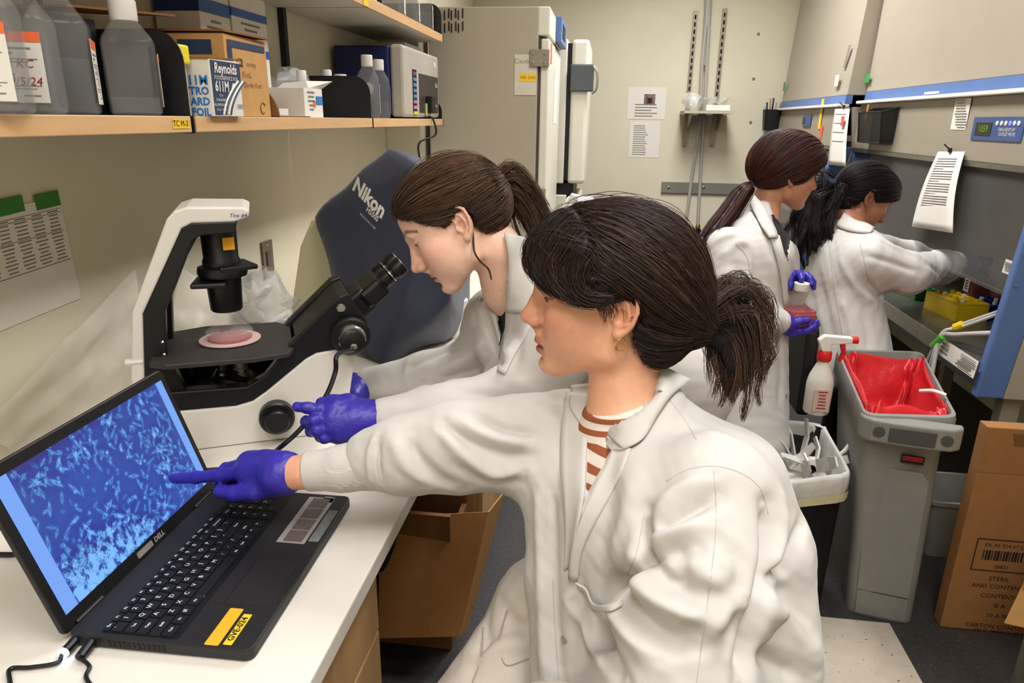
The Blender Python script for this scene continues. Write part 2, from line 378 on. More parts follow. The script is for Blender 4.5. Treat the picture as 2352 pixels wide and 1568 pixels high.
# a second incubator further along
t = thing('incubator', 'white incubator with dark latch beyond the grey stack', 'incubator', (-.45, 4.75, 0))
MB().span((-.87, 4.36, 1.17), (-.262, 4.98, 1.985)).make('body', M_incw, t, bevel=.006)
MB().span((-.262, 4.375, 1.19), (-.238, 4.97, 1.965)).make('gasket', M_blackm, t)
MB().span((-.238, 4.36, 1.17), (-.135, 4.98, 1.985)).make('door', M_incw, t, bevel=.02)
l = MB().span((-.24, 4.335, 1.70), (-.105, 4.362, 1.85)).make('latch', mat('slate_plastic', (74, 78, 80), .5), t, bevel=.008)
MB().tube(catmull([(-.11, 4.34, 1.84), (-.085, 4.34, 1.80), (-.085, 4.34, 1.72), (-.11, 4.34, 1.69)], 10), .008, 6).make('latch_lever', M_alu, l, smooth=True)
MB().span((-.87, 4.36, 0.0), (-.24, 4.98, 1.10)).make('lower_body', M_incw, t, bevel=.006)
MB().span((-.80, 4.40, 1.10), (-.20, 4.95, 1.17)).make('stacking_frame', M_blackm, t)
MB().span((-.24, 4.36, 0.1), (-.16, 4.98, 1.09)).make('lower_door', M_incw, t, bevel=.02)
# small white dispenser seen between the two heads
t = thing('glove_dispenser', 'white plastic dispenser beside the incubator, half hidden by hair', 'dispenser', (-.08, 3.9, 1.0))
MB().span((-.20, 3.55, 0.96), (-.06, 3.75, 1.16)).make('housing', M_wplast, t, bevel=.012)
MB().hexa([(-.24, 3.53, 1.08), (-.18, 3.53, 1.06), (-.18, 3.6, 1.06), (-.24, 3.6, 1.08), (-.17, 3.53, 1.19), (-.13, 3.53, 1.18), (-.13, 3.6, 1.18), (-.17, 3.6, 1.19)]).make('flap', M_wplast, t, bevel=.004)
MB().span((-.22, 3.5, .55), (.0, 3.8, .957)).make('pedestal', M_inc, t, bevel=.01)
MB().span((-.22, 3.5, 0), (.0, 3.8, .55)).make('pedestal_base', M_inc, t, bevel=.01)

# ---------------------------------------------------------------- back wall
YBs = YB-.001
def sheet(name, label, c, ax, ay, w_, h_, lines, cat='paper', group=None, m=None, ink=None, parent=None, ragged=.3):
    t = thing(name, label, cat, c, group) if parent is None else parent
    p = patch('sheet' if parent is None else name, c, ax, ay, w_, h_, m or M_paper, t, off=.0005)
    ax = unit(ax); ay = unit(np.array(ay)-ax*np.dot(ay, ax)); rr = random.Random(len(label)+int(w_*1e4))
    for (y0, y1, n, x0, x1) in lines:
        for i in range(n):
            y = y1+(y0-y1)*(i+.5)/n; L = (x1-x0)*(1-ragged*rr.random())
            cc = np.array(c, float)+ax*((x0+L/2-.5)*w_)+ay*((.5-y)*h_)
            o = patch('print_line', cc, ax, ay, L*w_, abs(y1-y0)/n*h_*.38, ink or M_inkg, t if parent is None else p, off=.0012, th=.0003)
    return t
t = sheet('wall_notice', 'landscape white notice with a small photo taped to the back wall', U(1485, 237, y=YBs), (1, 0, 0), (0, 0, 1), .29, .235, [(.5, .95, 5, .2, .8)])
patch('picture', U(1492, 228, y=YBs), (1, 0, 0), (0, 0, 1), .085, .075, mat('photo_print', (120, 92, 84), .5, .6, 60), t, off=.0015)
patch('picture_detail', U(1492, 231, y=YBs), (1, 0, 0), (0, 0, 1), .035, .04, M_ink, t, off=.0022)
sheet('wall_notice', 'portrait white checklist taped below the landscape notice', U(1480, 320, y=YBs), (1, 0, 0), (0, 0, 1), .235, .275, [(.1, .95, 14, .12, .62)])
def rail(label, pxs):
    t = thing('shelf_rail', label, 'rail', U(pxs[0], 250, y=YB), 'slotted rails on the back wall')
    x, zt = U(pxs[0], pxs[1], y=YB)[[0, 2]]; zb = 1.36
    MB().span((x-.016, YB-.02, zb), (x+.016, YBs, zt)).make('channel', M_alu, t)
    k = 0; z = zt-.03
    while z > zb+.3 :
        MB().span((x-.006, YB-.0225, z-.028), (x+.006, YB-.0195, z)).make('slot', M_dark, t); z -= .05
    return t
rail('slotted metal rail on the back wall, left of the pipes', (1598, 25)); rail('slotted metal rail on the back wall, right of the pipes', (1665, 20))
s = tag(MB().span((.535, 5.45, 1.60), (.885, 5.78, 1.618)).make('small_shelf', mat('shelf_grey', (176, 166, 146), .5)), 'small square shelf on two rails on the back wall', 'shelf')
for i, x in enumerate((.60, .82)):
    o = MB().prism([(0, 0), (.25, 0), (.25, -.02), (.03, -.12), (0, -.12)], (x-.004, 5.778, 1.599), (0, -1, 0), (0, 0, 1), (.008, 0, 0)).make('bracket', M_alu, s)
t = thing('plastic_tray', 'clear plastic wrapped tray resting on the small back wall shelf', 'tray', (.78, 5.55, 1.618))
MB().span((.69, 5.47, 1.6185), (.86, 5.72, 1.66)).make('box', M_wplast, t, bevel=.005)
G = [[(.66+i*.03, 5.455+j*.045, 1.66+.05*math.sin(i*1.3+j)*math.sin(j*1.7+.5)+.03) for j in range(7)] for i in range(8)]
MB().grid(G).make('wrap', M_filmc, t, smooth=True, sub=1)
t = thing('plastic_cup', 'crumpled clear plastic cup lying on the small back wall shelf', 'cup', (.6, 5.55, 1.618))
MB().lathe([(.045, 0), (.06, .03), (.062, .08), (.04, .12)], (.645, 5.52, 1.67), (-.6, .3, .2), 14).make('cup', M_filmc, t, smooth=True)
def pipe(label, pts, r, m):
    o = MB().tube(catmull(pts, 30), r, 10).make('gas_pipe', m, None, smooth=True); return tag(o, label, 'pipe', 'gas pipes on the back wall')
yp = YB-.035
M_pipe = mat('grey_conduit', (170, 166, 156), .45)
pipe('thick grey conduit running up the back wall to the ceiling', [U(1628, -60, y=yp), U(1626, 20, y=yp), U(1618, 150, y=yp)], .026, M_pipe)
pipe('thin gas pipe on the back wall, left of the pair', [U(1621, 60, y=yp-.03), U(1612, 160, y=yp-.03), U(1606, 290, y=yp-.02), U(1590, 400, y=yp), U(1574, 520, y=yp)], .012, M_pipe)
pipe('thin gas pipe on the back wall, right of the pair', [U(1628, 60, y=yp-.03), U(1623, 160, y=yp-.03), U(1616, 290, y=yp-.02), U(1609, 400, y=yp), U(1603, 520, y=yp)], .012, M_pipe)
for i, (x, y) in enumerate(((1574, 520), (1603, 520))):
    c = U(x, y, y=yp); t = thing('gas_valve', 'small brass and black gas valve ending the %s thin pipe' % ('left', 'right')[i], 'valve', c, 'gas valves')
    MB().lathe([(.012, .02), (.02, 0), (.02, -.05), (.013, -.07)], c, n=12).make('body', mat('brass', (176, 128, 60), .3, metal=1), t, smooth=True)
    MB().lathe([(.022, 0), (.026, .01), (.022, .03), (0, .03)], c+np.array([0, -.015, -.03]), (0, -1, 0), 12).make('knob', M_black, t, smooth=True)
    MB().tube([c+np.array([0, 0, -.06]), c+np.array([.06, -.02, -.065])], .011, 8).make('outlet', M_chrome, t, smooth=True)
for i, (px, py) in enumerate(((1742, 78), (1731, 181), (1724, 281))):
    tag(MB().lathe([(.012, 0), (.009, .004), (0, .005)], U(px, py, y=YBs), (0, -1, 0), 8).make('wall_anchor', M_inkg), 'small screw hole in the back wall, %s of three' % ('top', 'middle', 'bottom')[i], 'screw', 'wall anchors')
t = thing('wall_raceway', 'flat grey metal raceway bar fixed across the back wall', 'raceway', U(1600, 432, y=YBs))
a_, b_ = U(1520, 417, y=YBs), U(1702, 447, y=YBs); MB().span((a_[0], YB-.02, b_[2]), (b_[0], YBs, a_[2])).make('bar', mat('raceway_grey', (124, 120, 110), .5), t, bevel=.002)
for px in (1536, 1616): MB().lathe([(.011, 0), (.011, .004), (0, .006)], U(px, 430, y=YB-.02), (0, -1, 0), 8).make('screw', M_chrome, t)
# ---------------------------------------------------------------- bottles on the shelves
def square_bottle(name, label, c, w_, h_, rot, fill, face=1, lab=(.5, .75), hand=None, cap=True, cat='bottle', group='square media bottles on the shelf', ns=(.62,), orange=True, liquid=None, capm=None):
    """c = base centre; face = which side carries the label (0 front, 1 right)"""
    c = np.array(c, float); t = thing(name, label, cat, c, group); r = w_/2
    MB().lathe([(r*.86, 0), (r*.97, .004), (r, .012), (r, h_*ns[0]), (r*.93, h_*(ns[0]+.05)), (r*.5, h_*(ns[0]+.19)), (r*.46, h_*(ns[0]+.22)), (r*.46, h_*.84)], c, n=40, sq=.72, rot=rot).make('body', M_clear, t, smooth=True)
    MB().lathe([(r*.86, .002), (r*.95, .006), (r*.95, fill*h_), (0, fill*h_+.0001)], c, n=40, sq=.72, rot=rot).make('liquid', liquid or M_liquid, t, smooth=True)
    MB().lathe([(r*.5, h_*.82), (r*.52, h_*.83), (r*.52, h_*.99), (r*.48, h_), (0, h_)], c, n=32).make('cap', capm or M_wplast, t, smooth=True)
    an = rot-PI/2+(PI/2 if face == 1 else 0)
    nv = np.array([math.cos(an), math.sin(an), 0]); tx = np.array([-math.sin(an), math.cos(an), 0]); zc = h_*(lab[0])*.62
    lh = h_*lab[1]*.62; lw = w_*.84; o = c+nv*(r+.0006)+np.array([0, 0, zc])
    p = patch('label', o, tx, (0, 0, 1), lw, lh, M_paper, t)
    if orange: patch('orange_band', o+np.array([0, 0, lh*.43]), tx, (0, 0, 1), lw, lh*.14, M_orange, p, off=.0014)
    for i, (yy, ww, hh, dx) in enumerate(((.27, .7, .03, -.05), (.2, .35, .03, -.2), (.12, .8, .014, 0), (.08, .6, .014, -.08), (-.02, .25, .02, -.25), (-.1, .3, .02, -.2), (-.26, .8, .012, 0), (-.3, .7, .012, -.05), (-.4, .3, .02, .2))):
        patch('print_line', o+tx*lw*dx+np.array([0, 0, lh*yy]), tx, (0, 0, 1), lw*ww, lh*hh, M_inkg, p, off=.0014, th=.0002)
    if hand:
        for (s, y, m, dx) in hand: lettering('handwriting', s, lh*.17, o+tx*lw*dx+np.array([0, 0, lh*y]), tx, (0, 0, 1), m, p, off=.0019, shear=.2)
    return t
zs = 1.5372
def pbase(px, x): return np.array([x, U(px, 262, x=x)[1], zs])
square_bottle('media_bottle', 'square media bottle cut by the left photo edge, orange-banded label', (-.800, .868, zs), .082, .20, .50, .55, 0, hand=[('N', -.05, M_inkg, .1)])
square_bottle('media_bottle', 'square media bottle with orange-banded label and red handwriting 9/5/24', (-.842, .978, zs), .082, .20, .46, .55, 0, hand=[('KC', .05, M_inkr, .15), ('9/5/24', -.2, M_inkr, .12)])
square_bottle('media_bottle', 'square bottle half full of dark clear liquid beside the red-lettered bottle', (-.89, 1.115, zs), .088, .215, .56, .40, 1, hand=[('1x 20', 0, M_ink, 0), ('Jul', -.15, M_ink, 0)])
square_bottle('media_bottle', 'square bottle standing alone nearest the black divider, nearly empty', (-.855, 1.235, zs), .086, .192, .62, .16, 1, hand=[('SU', 0, M_ink, .1), ('JAU', -.18, M_ink, .1)])
o = MB().lathe([(.02, 0), (.021, .01), (.021, .17), (.012, .19), (.012, .215), (0, .216)], (-.995, 1.04, zs), n=16).make('red_cap_tube', [M_red], None, smooth=True)
tag(o, 'slim orange-red bottle half hidden behind the left media bottles', 'bottle')
# black box standing in for the shadowed gap behind the bottles and open brown lid over it
t = thing('shadow_gap_box', 'black open box standing in for the shadowed gap behind the lone bottle', 'box', (-1.0, 1.2, zs))
for a_, b_ in (((-1.075, 1.13, zs), (-.945, 1.138, zs+.165)), ((-1.075, 1.272, zs), (-.945, 1.28, zs+.165)), ((-.953, 1.138, zs), (-.945, 1.272, zs+.165)), ((-1.075, 1.138, zs), (-1.067, 1.272, zs+.165))):
    MB().span(a_, b_).make('side', M_black, t)
MB().span((-1.067, 1.138, zs), (-.953, 1.272, zs+.006)).make('bottom', M_black, t)
# cardboard box with printed faces
t = thing('cardboard_box', 'brown cardboard box with navy printing standing behind the foil box', 'box', (-.92, 1.53, zs))
yb0, yb1, xb, ztop = 1.468, 1.655, -.80, 1.702
MB().span((-1.05, yb0, zs), (xb, yb1, ztop)).make('body', M_cardl, t, bevel=.002)
q = np.array([(-1.05, yb0-.005, ztop+.004), (xb+.004, yb0-.004, ztop+.002), (xb+.012, yb1, ztop+.004), (-1.05, yb1, ztop+.006)])
MB().hexa(list(q)+list(q+np.array([0, 0, .004]))).make('top_flap', M_cardd, t)
q = np.array([(-1.07, 1.20, 1.712), (-.925, 1.19, 1.712), (xb-.10, yb0, ztop+.03), (-1.07, yb0, ztop+.035)])
MB().hexa(list(q)+list(q+np.array([0, 0, .004]))).make('raised_flap', M_cardd, t)
X1 = (0, 1, 0); Z1 = (0, 0, 1)
fo = np.array([xb+.0005, 1.535, 1.62])
patch('print_bar', (xb+.0005, 1.562, 1.684), X1, Z1, .165, .014, M_navy, t); patch('print_bar', (xb+.0005, 1.487, 1.63), X1, Z1, .018, .095, M_navy, t)
lettering('logo', 'C2', .022, (xb+.001, 1.525, 1.648), X1, Z1, M_ink, t, bold=.0006); lettering('print', 'corning', .014, (xb+.001, 1.575, 1.648), X1, Z1, M_cardd, t)
lettering('print', '15 mL', .017, (xb+.001, 1.55, 1.625), X1, Z1, M_cardd, t); lettering('print', 'Qty 4x 15 ml', .015, (xb+.001, 1.575, 1.604), X1, Z1, M_cardd, t)
MB().tube([(xb+.001, 1.615+.012*math.cos(a), 1.556+.012*math.sin(a)) for a in np.linspace(.5, 5.6, 14)], .0012, 4).make('recycle_mark', M_cardd, t)
patch('side_print', (-.865, yb0-.0005, 1.675), (1, 0, 0), Z1, .075, .028, M_navy, t)
# foil box
t = thing('foil_box', 'white and navy foil box overhanging the shelf edge', 'box', (-.9, 1.42, zs))
xa = -.768
MB().span((-1.05, 1.345, zs), (xa, 1.462, 1.645)).make('body', M_paper, t, bevel=.0015)
q = np.array([(-1.0, 1.343, 1.645), (xa, 1.343, 1.642), (xa+.002, 1.463, 1.648), (-1.0, 1.463, 1.652)]); MB().hexa(list(q)+list(q+np.array([0, .002, .003]))).make('lid', M_cardd, t)
fp = [(0, 0), (.028, 0), (.052, .03), (.068, .07), (.072, .092), (.117, .092), (.117, .105), (0, .105)]
MB().prism([(a, b_) for a, b_ in ((.004, .003), (.03, .003), (.062, .035), (.082, .066), (.116, .066), (.116, .104), (.004, .104))], (xa+.0003, 1.345, zs), (0, 1, 0), (0, 0, 1), (.0008, 0, 0)).make('navy_panel', M_navy, t)
for k in range(4):
    pts = [(xa+.0012, 1.345+.034+.0105*k*.9+.05*s+.02*s*s, zs+.004+.066*s**.8) for s in np.linspace(0, 1, 10)]
    MB().tube(pts, .0022, 4).make('white_stripe', M_wplast if k % 2 == 0 else M_navy, t)
lettering('brand', 'Reynolds', .026, (xa+.0013, 1.402, zs+.090), X1, Z1, M_wplast, t, shear=.15, bold=.0007, sx=.9)
lettering('print', 'FOODSERVICE FOIL', .0105, (xa+.0013, 1.403, zs+.0725), X1, Z1, M_wplast, t)
lettering('print', '611M', .027, (xa+.0013, 1.382, zs+.056), X1, Z1, M_wplast, t, shear=.1, bold=.0008, sx=.85)
for i, s_ in enumerate(('12 in', 'STANDARD', 'ALUMINUM FOIL', '12 in x 1000 ft')): lettering('print', s_, .0075, (xa+.0013, 1.375, zs+.040-.009*i), X1, Z1, M_wplast, t)
lettering('print', '1000', .013, (xa+.0013, 1.446, zs+.02), X1, Z1, M_navy, t, shear=.2)
for i, s_ in enumerate(('611M', 'METRO', 'GUARD', 'FOIL')): lettering('side_print', s_, .024 if i == 0 else .02, (xa-.005, 1.3445, zs+.066-.0195*i), (1, 0, 0), Z1, M_inkb, t, align='RIGHT', bold=.0006)
o = MB().span((-.96, 1.30, 1.63), (-.80, 1.338, 1.665)); o = tag(o.make('yellow_packet', mat('bright_yellow', (230, 214, 30), .5), None, bevel=.004), 'bright yellow packet tucked between divider and foil box', 'packet')
MB().span((-.95, 1.302, zs), (-.81, 1.336, 1.63)).make('packet_lower', M_paper, o)
# white and blue kit boxes near the wall
def kit_box(label, a_, b_, bands):
    a_, b_ = np.array(a_), np.array(b_); t = thing('kit_box', label, 'box', ((a_+b_)/2)*(1, 1, 0)+(0, 0, a_[2]), 'white and blue kit boxes')
    MB().span(a_, b_).make('carton', M_paper, t, bevel=.002)
    for (z, h) in bands:
        patch('blue_band', (b_[0], (a_[1]+b_[1])/2, z), X1, Z1, b_[1]-a_[1], h, mat('kit_blue', (38, 92, 160), .5), t)
        patch('blue_band', ((a_[0]+b_[0])/2, a_[1], z), (1, 0, 0), Z1, b_[0]-a_[0], h, mat('kit_navy', (26, 44, 110), .5), t)
    z = a_[2]+.02
    while z < b_[2]-.02:
        if all(abs(z-bz) > bh for bz, bh in bands): patch('print_line', (b_[0], (a_[1]+b_[1])/2, z), X1, Z1, (b_[1]-a_[1])*.7*random.uniform(.4, 1), .005, M_inkg, t)
        z += .014
    return t
kit_box('white kit box with navy bands standing behind the brown cardboard box', (-1.07, 1.662, zs), (-.958, 1.80, 1.86), [(1.785, .03)])
kit_box('white kit box with two blue bands standing next to the shelf standard', (-1.07, 1.81, zs), (-.958, 2.0, 1.84), [(1.79, .02), (1.70, .02)])
# quarter-round cardboard offcut, small white carton, slide box
t = thing('cardboard_offcut', 'quarter-round brown cardboard rack piece on the middle shelf', 'cardboard', (-.9, 1.70, zs))
arc = [(-.79-.165*(1-math.cos(a)), .002+.105*math.sin(a)) for a in np.linspace(0, PI/2, 10)]
MB().prism([(-.955, .002)]+arc[:-1]+[(-.955, .104)], (0, 1.675, zs), (1, 0, 0), (0, 0, 1), (0, .006, 0)).make('end_wall', M_cardd, t)
MB().span((-.955, 1.681, zs), (-.79, 1.86, zs+.003)).make('base', M_cardd, t)
o = tag(MB().hexa([(-.90, 1.70, zs+.004), (-.80, 1.69, zs+.004), (-.80, 1.75, zs+.004), (-.88, 1.80, zs+.004), (-.90, 1.70, zs+.006), (-.80, 1.69, zs+.007), (-.80, 1.75, zs+.02), (-.88, 1.80, zs+.022)]).make('paper_scrap', M_paper), 'folded white paper scrap lying on the cardboard rack piece', 'paper')
t = thing('slide_box', 'small white carton with blue mark beside the wide black divider', 'box', (-.9, 1.9, zs))
MB().span((-.915, 1.875, zs), (-.81, 2.0, zs+.075)).make('carton', M_paper, t, bevel=.001)
patch('blue_mark', (-.8098, 1.975, zs+.045), X1, Z1, .045, .022, M_inkb, t); patch('red_mark', (-.8098, 1.94, zs+.035), X1, Z1, .014, .016, M_orange, t)
for i in range(5): patch('print_line', (-.8098, 1.92, zs+.065-.011*i), X1, Z1, .06*random.uniform(.4, 1), .004, M_inkg, t)
MB().hexa([(-.91, 1.93, zs+.076), (-.82, 1.93, zs+.076), (-.82, 2.02, zs+.076), (-.91, 2.02, zs+.076), (-.90, 1.95, zs+.09), (-.83, 1.94, zs+.095), (-.80, 2.06, zs+.10), (-.90, 2.04, zs+.09)]).make('open_lid', M_paper, t)
# reagent bottles behind the wide divider
for i, (x, y, h, w_, m_, lb) in enumerate(((-.90, 2.02, .13, .034, M_wplast, 'small clear bottle with white cap standing left of the wide divider'),
        (-.97, 2.44, .155, .046, M_wplast, 'round bottle with dark neck behind the wide divider'), (-.915, 2.43, .14, .05, M_wplast, 'squat white-capped bottle right behind the wide divider'),
        (-.905, 2.52, .135, .042, M_wplast, 'smallest white-capped bottle behind the wide divider'))):
    if i == 0: y = 2.075
    t = thing('reagent_bottle', lb, 'bottle', (x, y, zs), 'reagent bottles behind the divider')
    MB().lathe([(w_*.46, 0), (w_*.5, .006), (w_*.5, h*.6), (w_*.36, h*.72), (w_*.36, h*.8)], (x, y, zs), n=20).make('body', M_clear if i != 1 else M_black, t, smooth=True)
    MB().lathe([(w_*.4, h*.76), (w_*.42, h*.77), (w_*.42, h*.98), (w_*.38, h), (0, h)], (x, y, zs), n=20).make('cap', m_, t, smooth=True)
square_bottle('media_bottle', 'tall square bottle with white label right of the wide divider', (-.835, 2.475, zs), .075, .205, .3, .3, 1, orange=False)
square_bottle('media_bottle', 'tall square bottle with white label touching the blue device', (-.835, 2.60, zs), .075, .2, .3, .3, 1, orange=False)
t = thing('tube_bag', 'crumpled clear bag of tubes lying at the wall behind the divider', 'bag', (-1.0, 2.2, zs))
rr = np.random.RandomState(3); G = []
for i in range(9):
    ro = []
    for j in range(14):
        a = 2*PI*j/13; th = PI*(i+.01)/8.02
        r_ = 1+.28*rr.randn()*(0 if j in (0, 13) else 1)*.5
        ro.append((-.99+.065*math.sin(th)*math.cos(a)*r_, 2.2+.11*math.sin(th)*math.sin(a)*r_, zs+.075+.075*math.cos(th)*min(r_, 1.0)))
    ro[-1] = ro[0]; G.append(ro)
MB().grid(G).make('bag', M_filmc, t, smooth=True)
for k in range(5):
    p = np.array([-.99+rr.uniform(-.03, .03), 2.2+rr.uniform(-.06, .06), zs+.03+.02*k]); d = unit((rr.randn(), rr.randn(), .3))*.035
    MB().tube([p-d, p+d], .009, 8).make('tube', M_clear, t, smooth=True)
# blue and grey bench device
t = thing('electroporator', 'blue and grey bench device with dark front panel on the far shelf', 'device', (-.95, 3.05, zs))
d0, d1, dz = 2.76, 3.345, 1.80
MB().span((-1.06, d0, zs+.01), (-.845, d1, dz)).make('blue_case', mat('dark_blue_case', (24, 32, 84), .4), t, bevel=.006)
MB().span((-.845, d0+.01, zs+.005), (-.79, d1, dz+.006)).make('front_frame', mat('device_grey', (176, 168, 154), .45), t, bevel=.012)
MB().span((-.791, 2.99, zs+.025), (-.787, d1-.03, 1.715)).make('front_panel', mat('panel_brown', (58, 50, 46), .35), t)
MB().span((-.791, 2.89, zs+.025), (-.788, 2.95, 1.725)).make('button_strip', M_black, t)
for i, cc in enumerate(((120, 60, 110), (70, 130, 170), (70, 130, 170), (70, 130, 170), (70, 130, 170), (170, 120, 170), (200, 120, 160), (220, 200, 40))):
    patch('button', (-.788, 2.92, 1.71-.0215*i), X1, Z1, .05, .012, mat('button_%d' % i, cc, .5), t)
lettering('print', 'Bio', .03, (-.7865, 3.28, 1.68), X1, Z1, M_wplast, t, off=.001); lettering('print', 'Gene Pulser', .025, (-.7865, 3.22, 1.595), X1, Z1, M_wplast, t, off=.001)
MB().span((-.787, 3.09, 1.56), (-.76, 3.16, 1.63)).make('knob_block', M_black, t, bevel=.004); MB().span((-.787, 3.08, 1.55), (-.781, 3.15, 1.60)).make('yellow_tag', mat('pale_yellow', (216, 220, 130), .6), t)
MB().lathe([(.013, 0), (.013, .002), (0, .003)], (-.79, 3.27, 1.765), (1, 0, 0), 12).make('lamp', M_wplast, t)
MB().lathe([(.022, 0), (.022, .002), (0, .0025)], (-.93, d0-.0005, 1.645), (0, -1, 0), 20).make('round_badge', mat('badge', (190, 190, 200), .4), t)
MB().span((-1.0, 3.05, dz+.001), (-.86, 3.30, dz+.04)).make('tray_on_top', M_incw, t, bevel=.004)
o = MB().tube(catmull([(-.79, 3.14, 1.545), (-.772, 3.15, 1.535), (-.765, 3.16, 1.47), U(962, 330, y=3.1), U(968, 385, y=3.1), U(972, 470, y=2.9), (-.75, 2.7, .905)], 40), .0045, 6).make('power_cable', M_black, None, smooth=True)
tag(o, 'thin black power cable hanging from the blue device down to the bench', 'cable')
# bottles on the upper shelf
for i, (px, lb) in enumerate(((905, 'clear bottle on the upper shelf, nearest of the row'), (940, 'clear bottle on the upper shelf, middle of the row'), (972, 'clear bottle on the upper shelf beside the end divider'))):
    yy = U(px, 60, x=-.85)[1]; square_bottle('media_bottle', lb, (-.85, yy, 1.9055), .085, .2, .2, .4, 1, orange=False, group='bottles on the upper shelf')
o = tag(MB().span((-1.0, 2.46, 1.9055), (-.83, 2.6, 1.95)).make('label_roll_box', M_paper, None, bevel=.002), 'small white carton on the upper shelf near the yellow tag', 'box')
patch('shelf_tag', U(840, 6, x=SX+.0006), X1, Z1, .05, .02, M_yellow, o)

# ---------------------------------------------------------------- left wall: chart, tape, outlet
XWf = XW+.001
cc = U(75, 590, x=XWf); ay = unit(U(45, 480, x=XWf)-U(80, 720, x=XWf)); axw = unit(U(160, 560, x=XWf)-U(0, 600, x=XWf))
cc = np.array([XWf, 1.175, 1.27])
t = thing('wall_chart', 'white printed table taped with green tape to the left wall', 'paper', cc)
Rx = np.array([0, .998, .05]); Ry = np.array([0, -.05, .998])
sheet_p = patch('sheet', cc, Rx, Ry, .215, .21, M_paper, t)
def cpt(a, b_): return cc+Rx*(a-.5)*.215+Ry*(.5-b_)*.21
for i in range(14):
    yy = .10+.034*i
    if i in (0, 1, 6): patch('rule', cpt(.5, yy), Rx, Ry, .205, .0009, M_ink, sheet_p, off=.0012, th=.0002)
    for j in range(5):
        patch('table_cell', cpt(.12+.19*j, yy+.017), Rx, Ry, .02+.012*random.random(), .0027, M_inkg, sheet_p, off=.0012, th=.0002)
patch('rule', cpt(.5, .59), Rx, Ry, .205, .0012, M_ink, sheet_p, off=.0012, th=.0002)
lettering('heading', 'Cell culture media', .008, cpt(.3, .055), Rx, Ry, M_inkg, sheet_p, off=.0012)
for (px, py) in ((22, 472), (108, 459)): patch('tape', U(px, py, x=XWf+.0012), (0, .99, .06), Z1, .062, .03, M_green, t, off=.001)
c = U(613, 594, x=XWf)
t = thing('wall_outlet', 'dark metal switch plate on the wall behind the microscope', 'outlet', c)
MB().span((XWf, c[1]-.036, c[2]-.058), (XWf+.006, c[1]+.036, c[2]+.058)).make('plate', mat('bronze_plate', (118, 104, 90), .35, metal=.7), t, bevel=.002)
MB().span((XWf+.006, c[1]-.012, c[2]-.025), (XWf+.009, c[1]+.012, c[2]+.025)).make('switch_slot', mat('plate_dark', (80, 72, 64), .4), t)
for dz in (-.045, .045): MB().lathe([(.004, 0), (0, .002)], (XWf+.006, c[1], c[2]+dz), (1, 0, 0), 8).make('screw', M_chrome, t)

# translucent plastic dust sheet draped from the wall behind the laptop
def crumple(poly, nu, nv, amp, seed, m, name, label, cat, fold=3.0):
    """poly = 4 corners; a creased film between them"""
    A, B_, C_, D = [np.array(p, float) for p in poly]; rr = np.random.RandomState(seed); G = np.zeros((nu, nv, 3))
    nrm = unit(np.cross(B_-A, D-A)); ph = rr.uniform(0, 6, 8)
    for i in range(nu):
        for j in range(nv):
            u, v = i/(nu-1), j/(nv-1); p = (A*(1-u)+B_*u)*(1-v)+(D*(1-u)+C_*u)*v
            h = amp*(math.sin(fold*u*5+2*v+ph[0])*.6+abs(math.sin(fold*(u*2.2+v*3.1)+ph[1]))*.7+math.sin(fold*(v*4-u*2)+ph[2])*.4)+amp*.25*rr.randn()
            G[i, j] = p+nrm*h
    o = MB().grid(G).make(name, m, None, smooth=True, sub=1, angle=180); return tag(o, label, cat)
crumple([U(322, 612, x=-1.045), U(285, 930, z=.93), U(60, 1060, z=.905), U(-40, 985, x=-1.03)], 16, 14, .008, 5, M_film, 'dust_sheet', 'milky plastic dust sheet draped against the wall behind the laptop', 'plastic sheet')
crumple([U(420, 610, x=-1.05), U(640, 760, y=1.9), U(560, 900, z=.915), U(395, 800, x=-1.04)], 14, 12, .010, 9, M_film, 'plastic_wrap', 'loose milky plastic behind the microscope stage', 'plastic sheet')
t = thing('plastic_bag', 'crumpled clear plastic bag standing behind the microscope stage', 'bag', U(600, 740, y=1.85))
rr = np.random.RandomState(21); G = []; c0 = np.array([-.93, 1.78, .9])
for i in range(12):
    ro = []
    for j in range(17):
        a = 2*PI*j/16; z = i/11; r_ = (.095-.06*z**1.6)*(1+.22*rr.randn())
        ro.append(c0+np.array([r_*math.cos(a), 1.1*r_*math.sin(a), .235*z+.012*rr.randn()*(i > 0)]))
    ro[-1] = ro[0]; G.append(ro)
MB().grid(G).make('film', M_filmc, t, smooth=True, angle=180)
# ---------------------------------------------------------------- inverted microscope
M_mw = mat('microscope_white', (226, 220, 208), .35, .02)
M_mb = mat('microscope_black', (16, 16, 17), .38, .08, bump=.03)
M_mg = mat('microscope_grey', (70, 66, 64), .55, .05)
SA = np.array([.891, .453, 0]); NA = np.array([-.453, .891, 0]); P0 = np.array([-.582, 1.271, .9]); ZA = np.array([0, 0, 1.0])
def mp(s_, z_, w_=0.0): return P0+SA*s_+ZA*z_+NA*w_
t = thing('microscope', 'white and black inverted microscope standing on the bench behind the laptop', 'microscope', P0); MIC = t
white = [(-.31, .001), (.055, .001), (.066, .012), (.098, .182), (.09, .187), (.018, .180), (-.003, .170), (-.085, .108), (-.112, .091), (-.145, .084), (-.31, .088)]
MB().prism(white, mp(0, 0), SA, ZA, NA*.028).make('side_panel', M_mw, t, bevel=.003)
MB().prism(white, mp(0, 0, .172), SA, ZA, NA*.028).make('side_panel', M_mw, t, bevel=.003)
MB().prism([(-.31, .001), (.05, .001), (.06, .012), (.088, .17), (.06, .17), (-.08, .07), (-.31, .07)], mp(0, 0, .028), SA, ZA, NA*.144).make('base', M_mw, t)
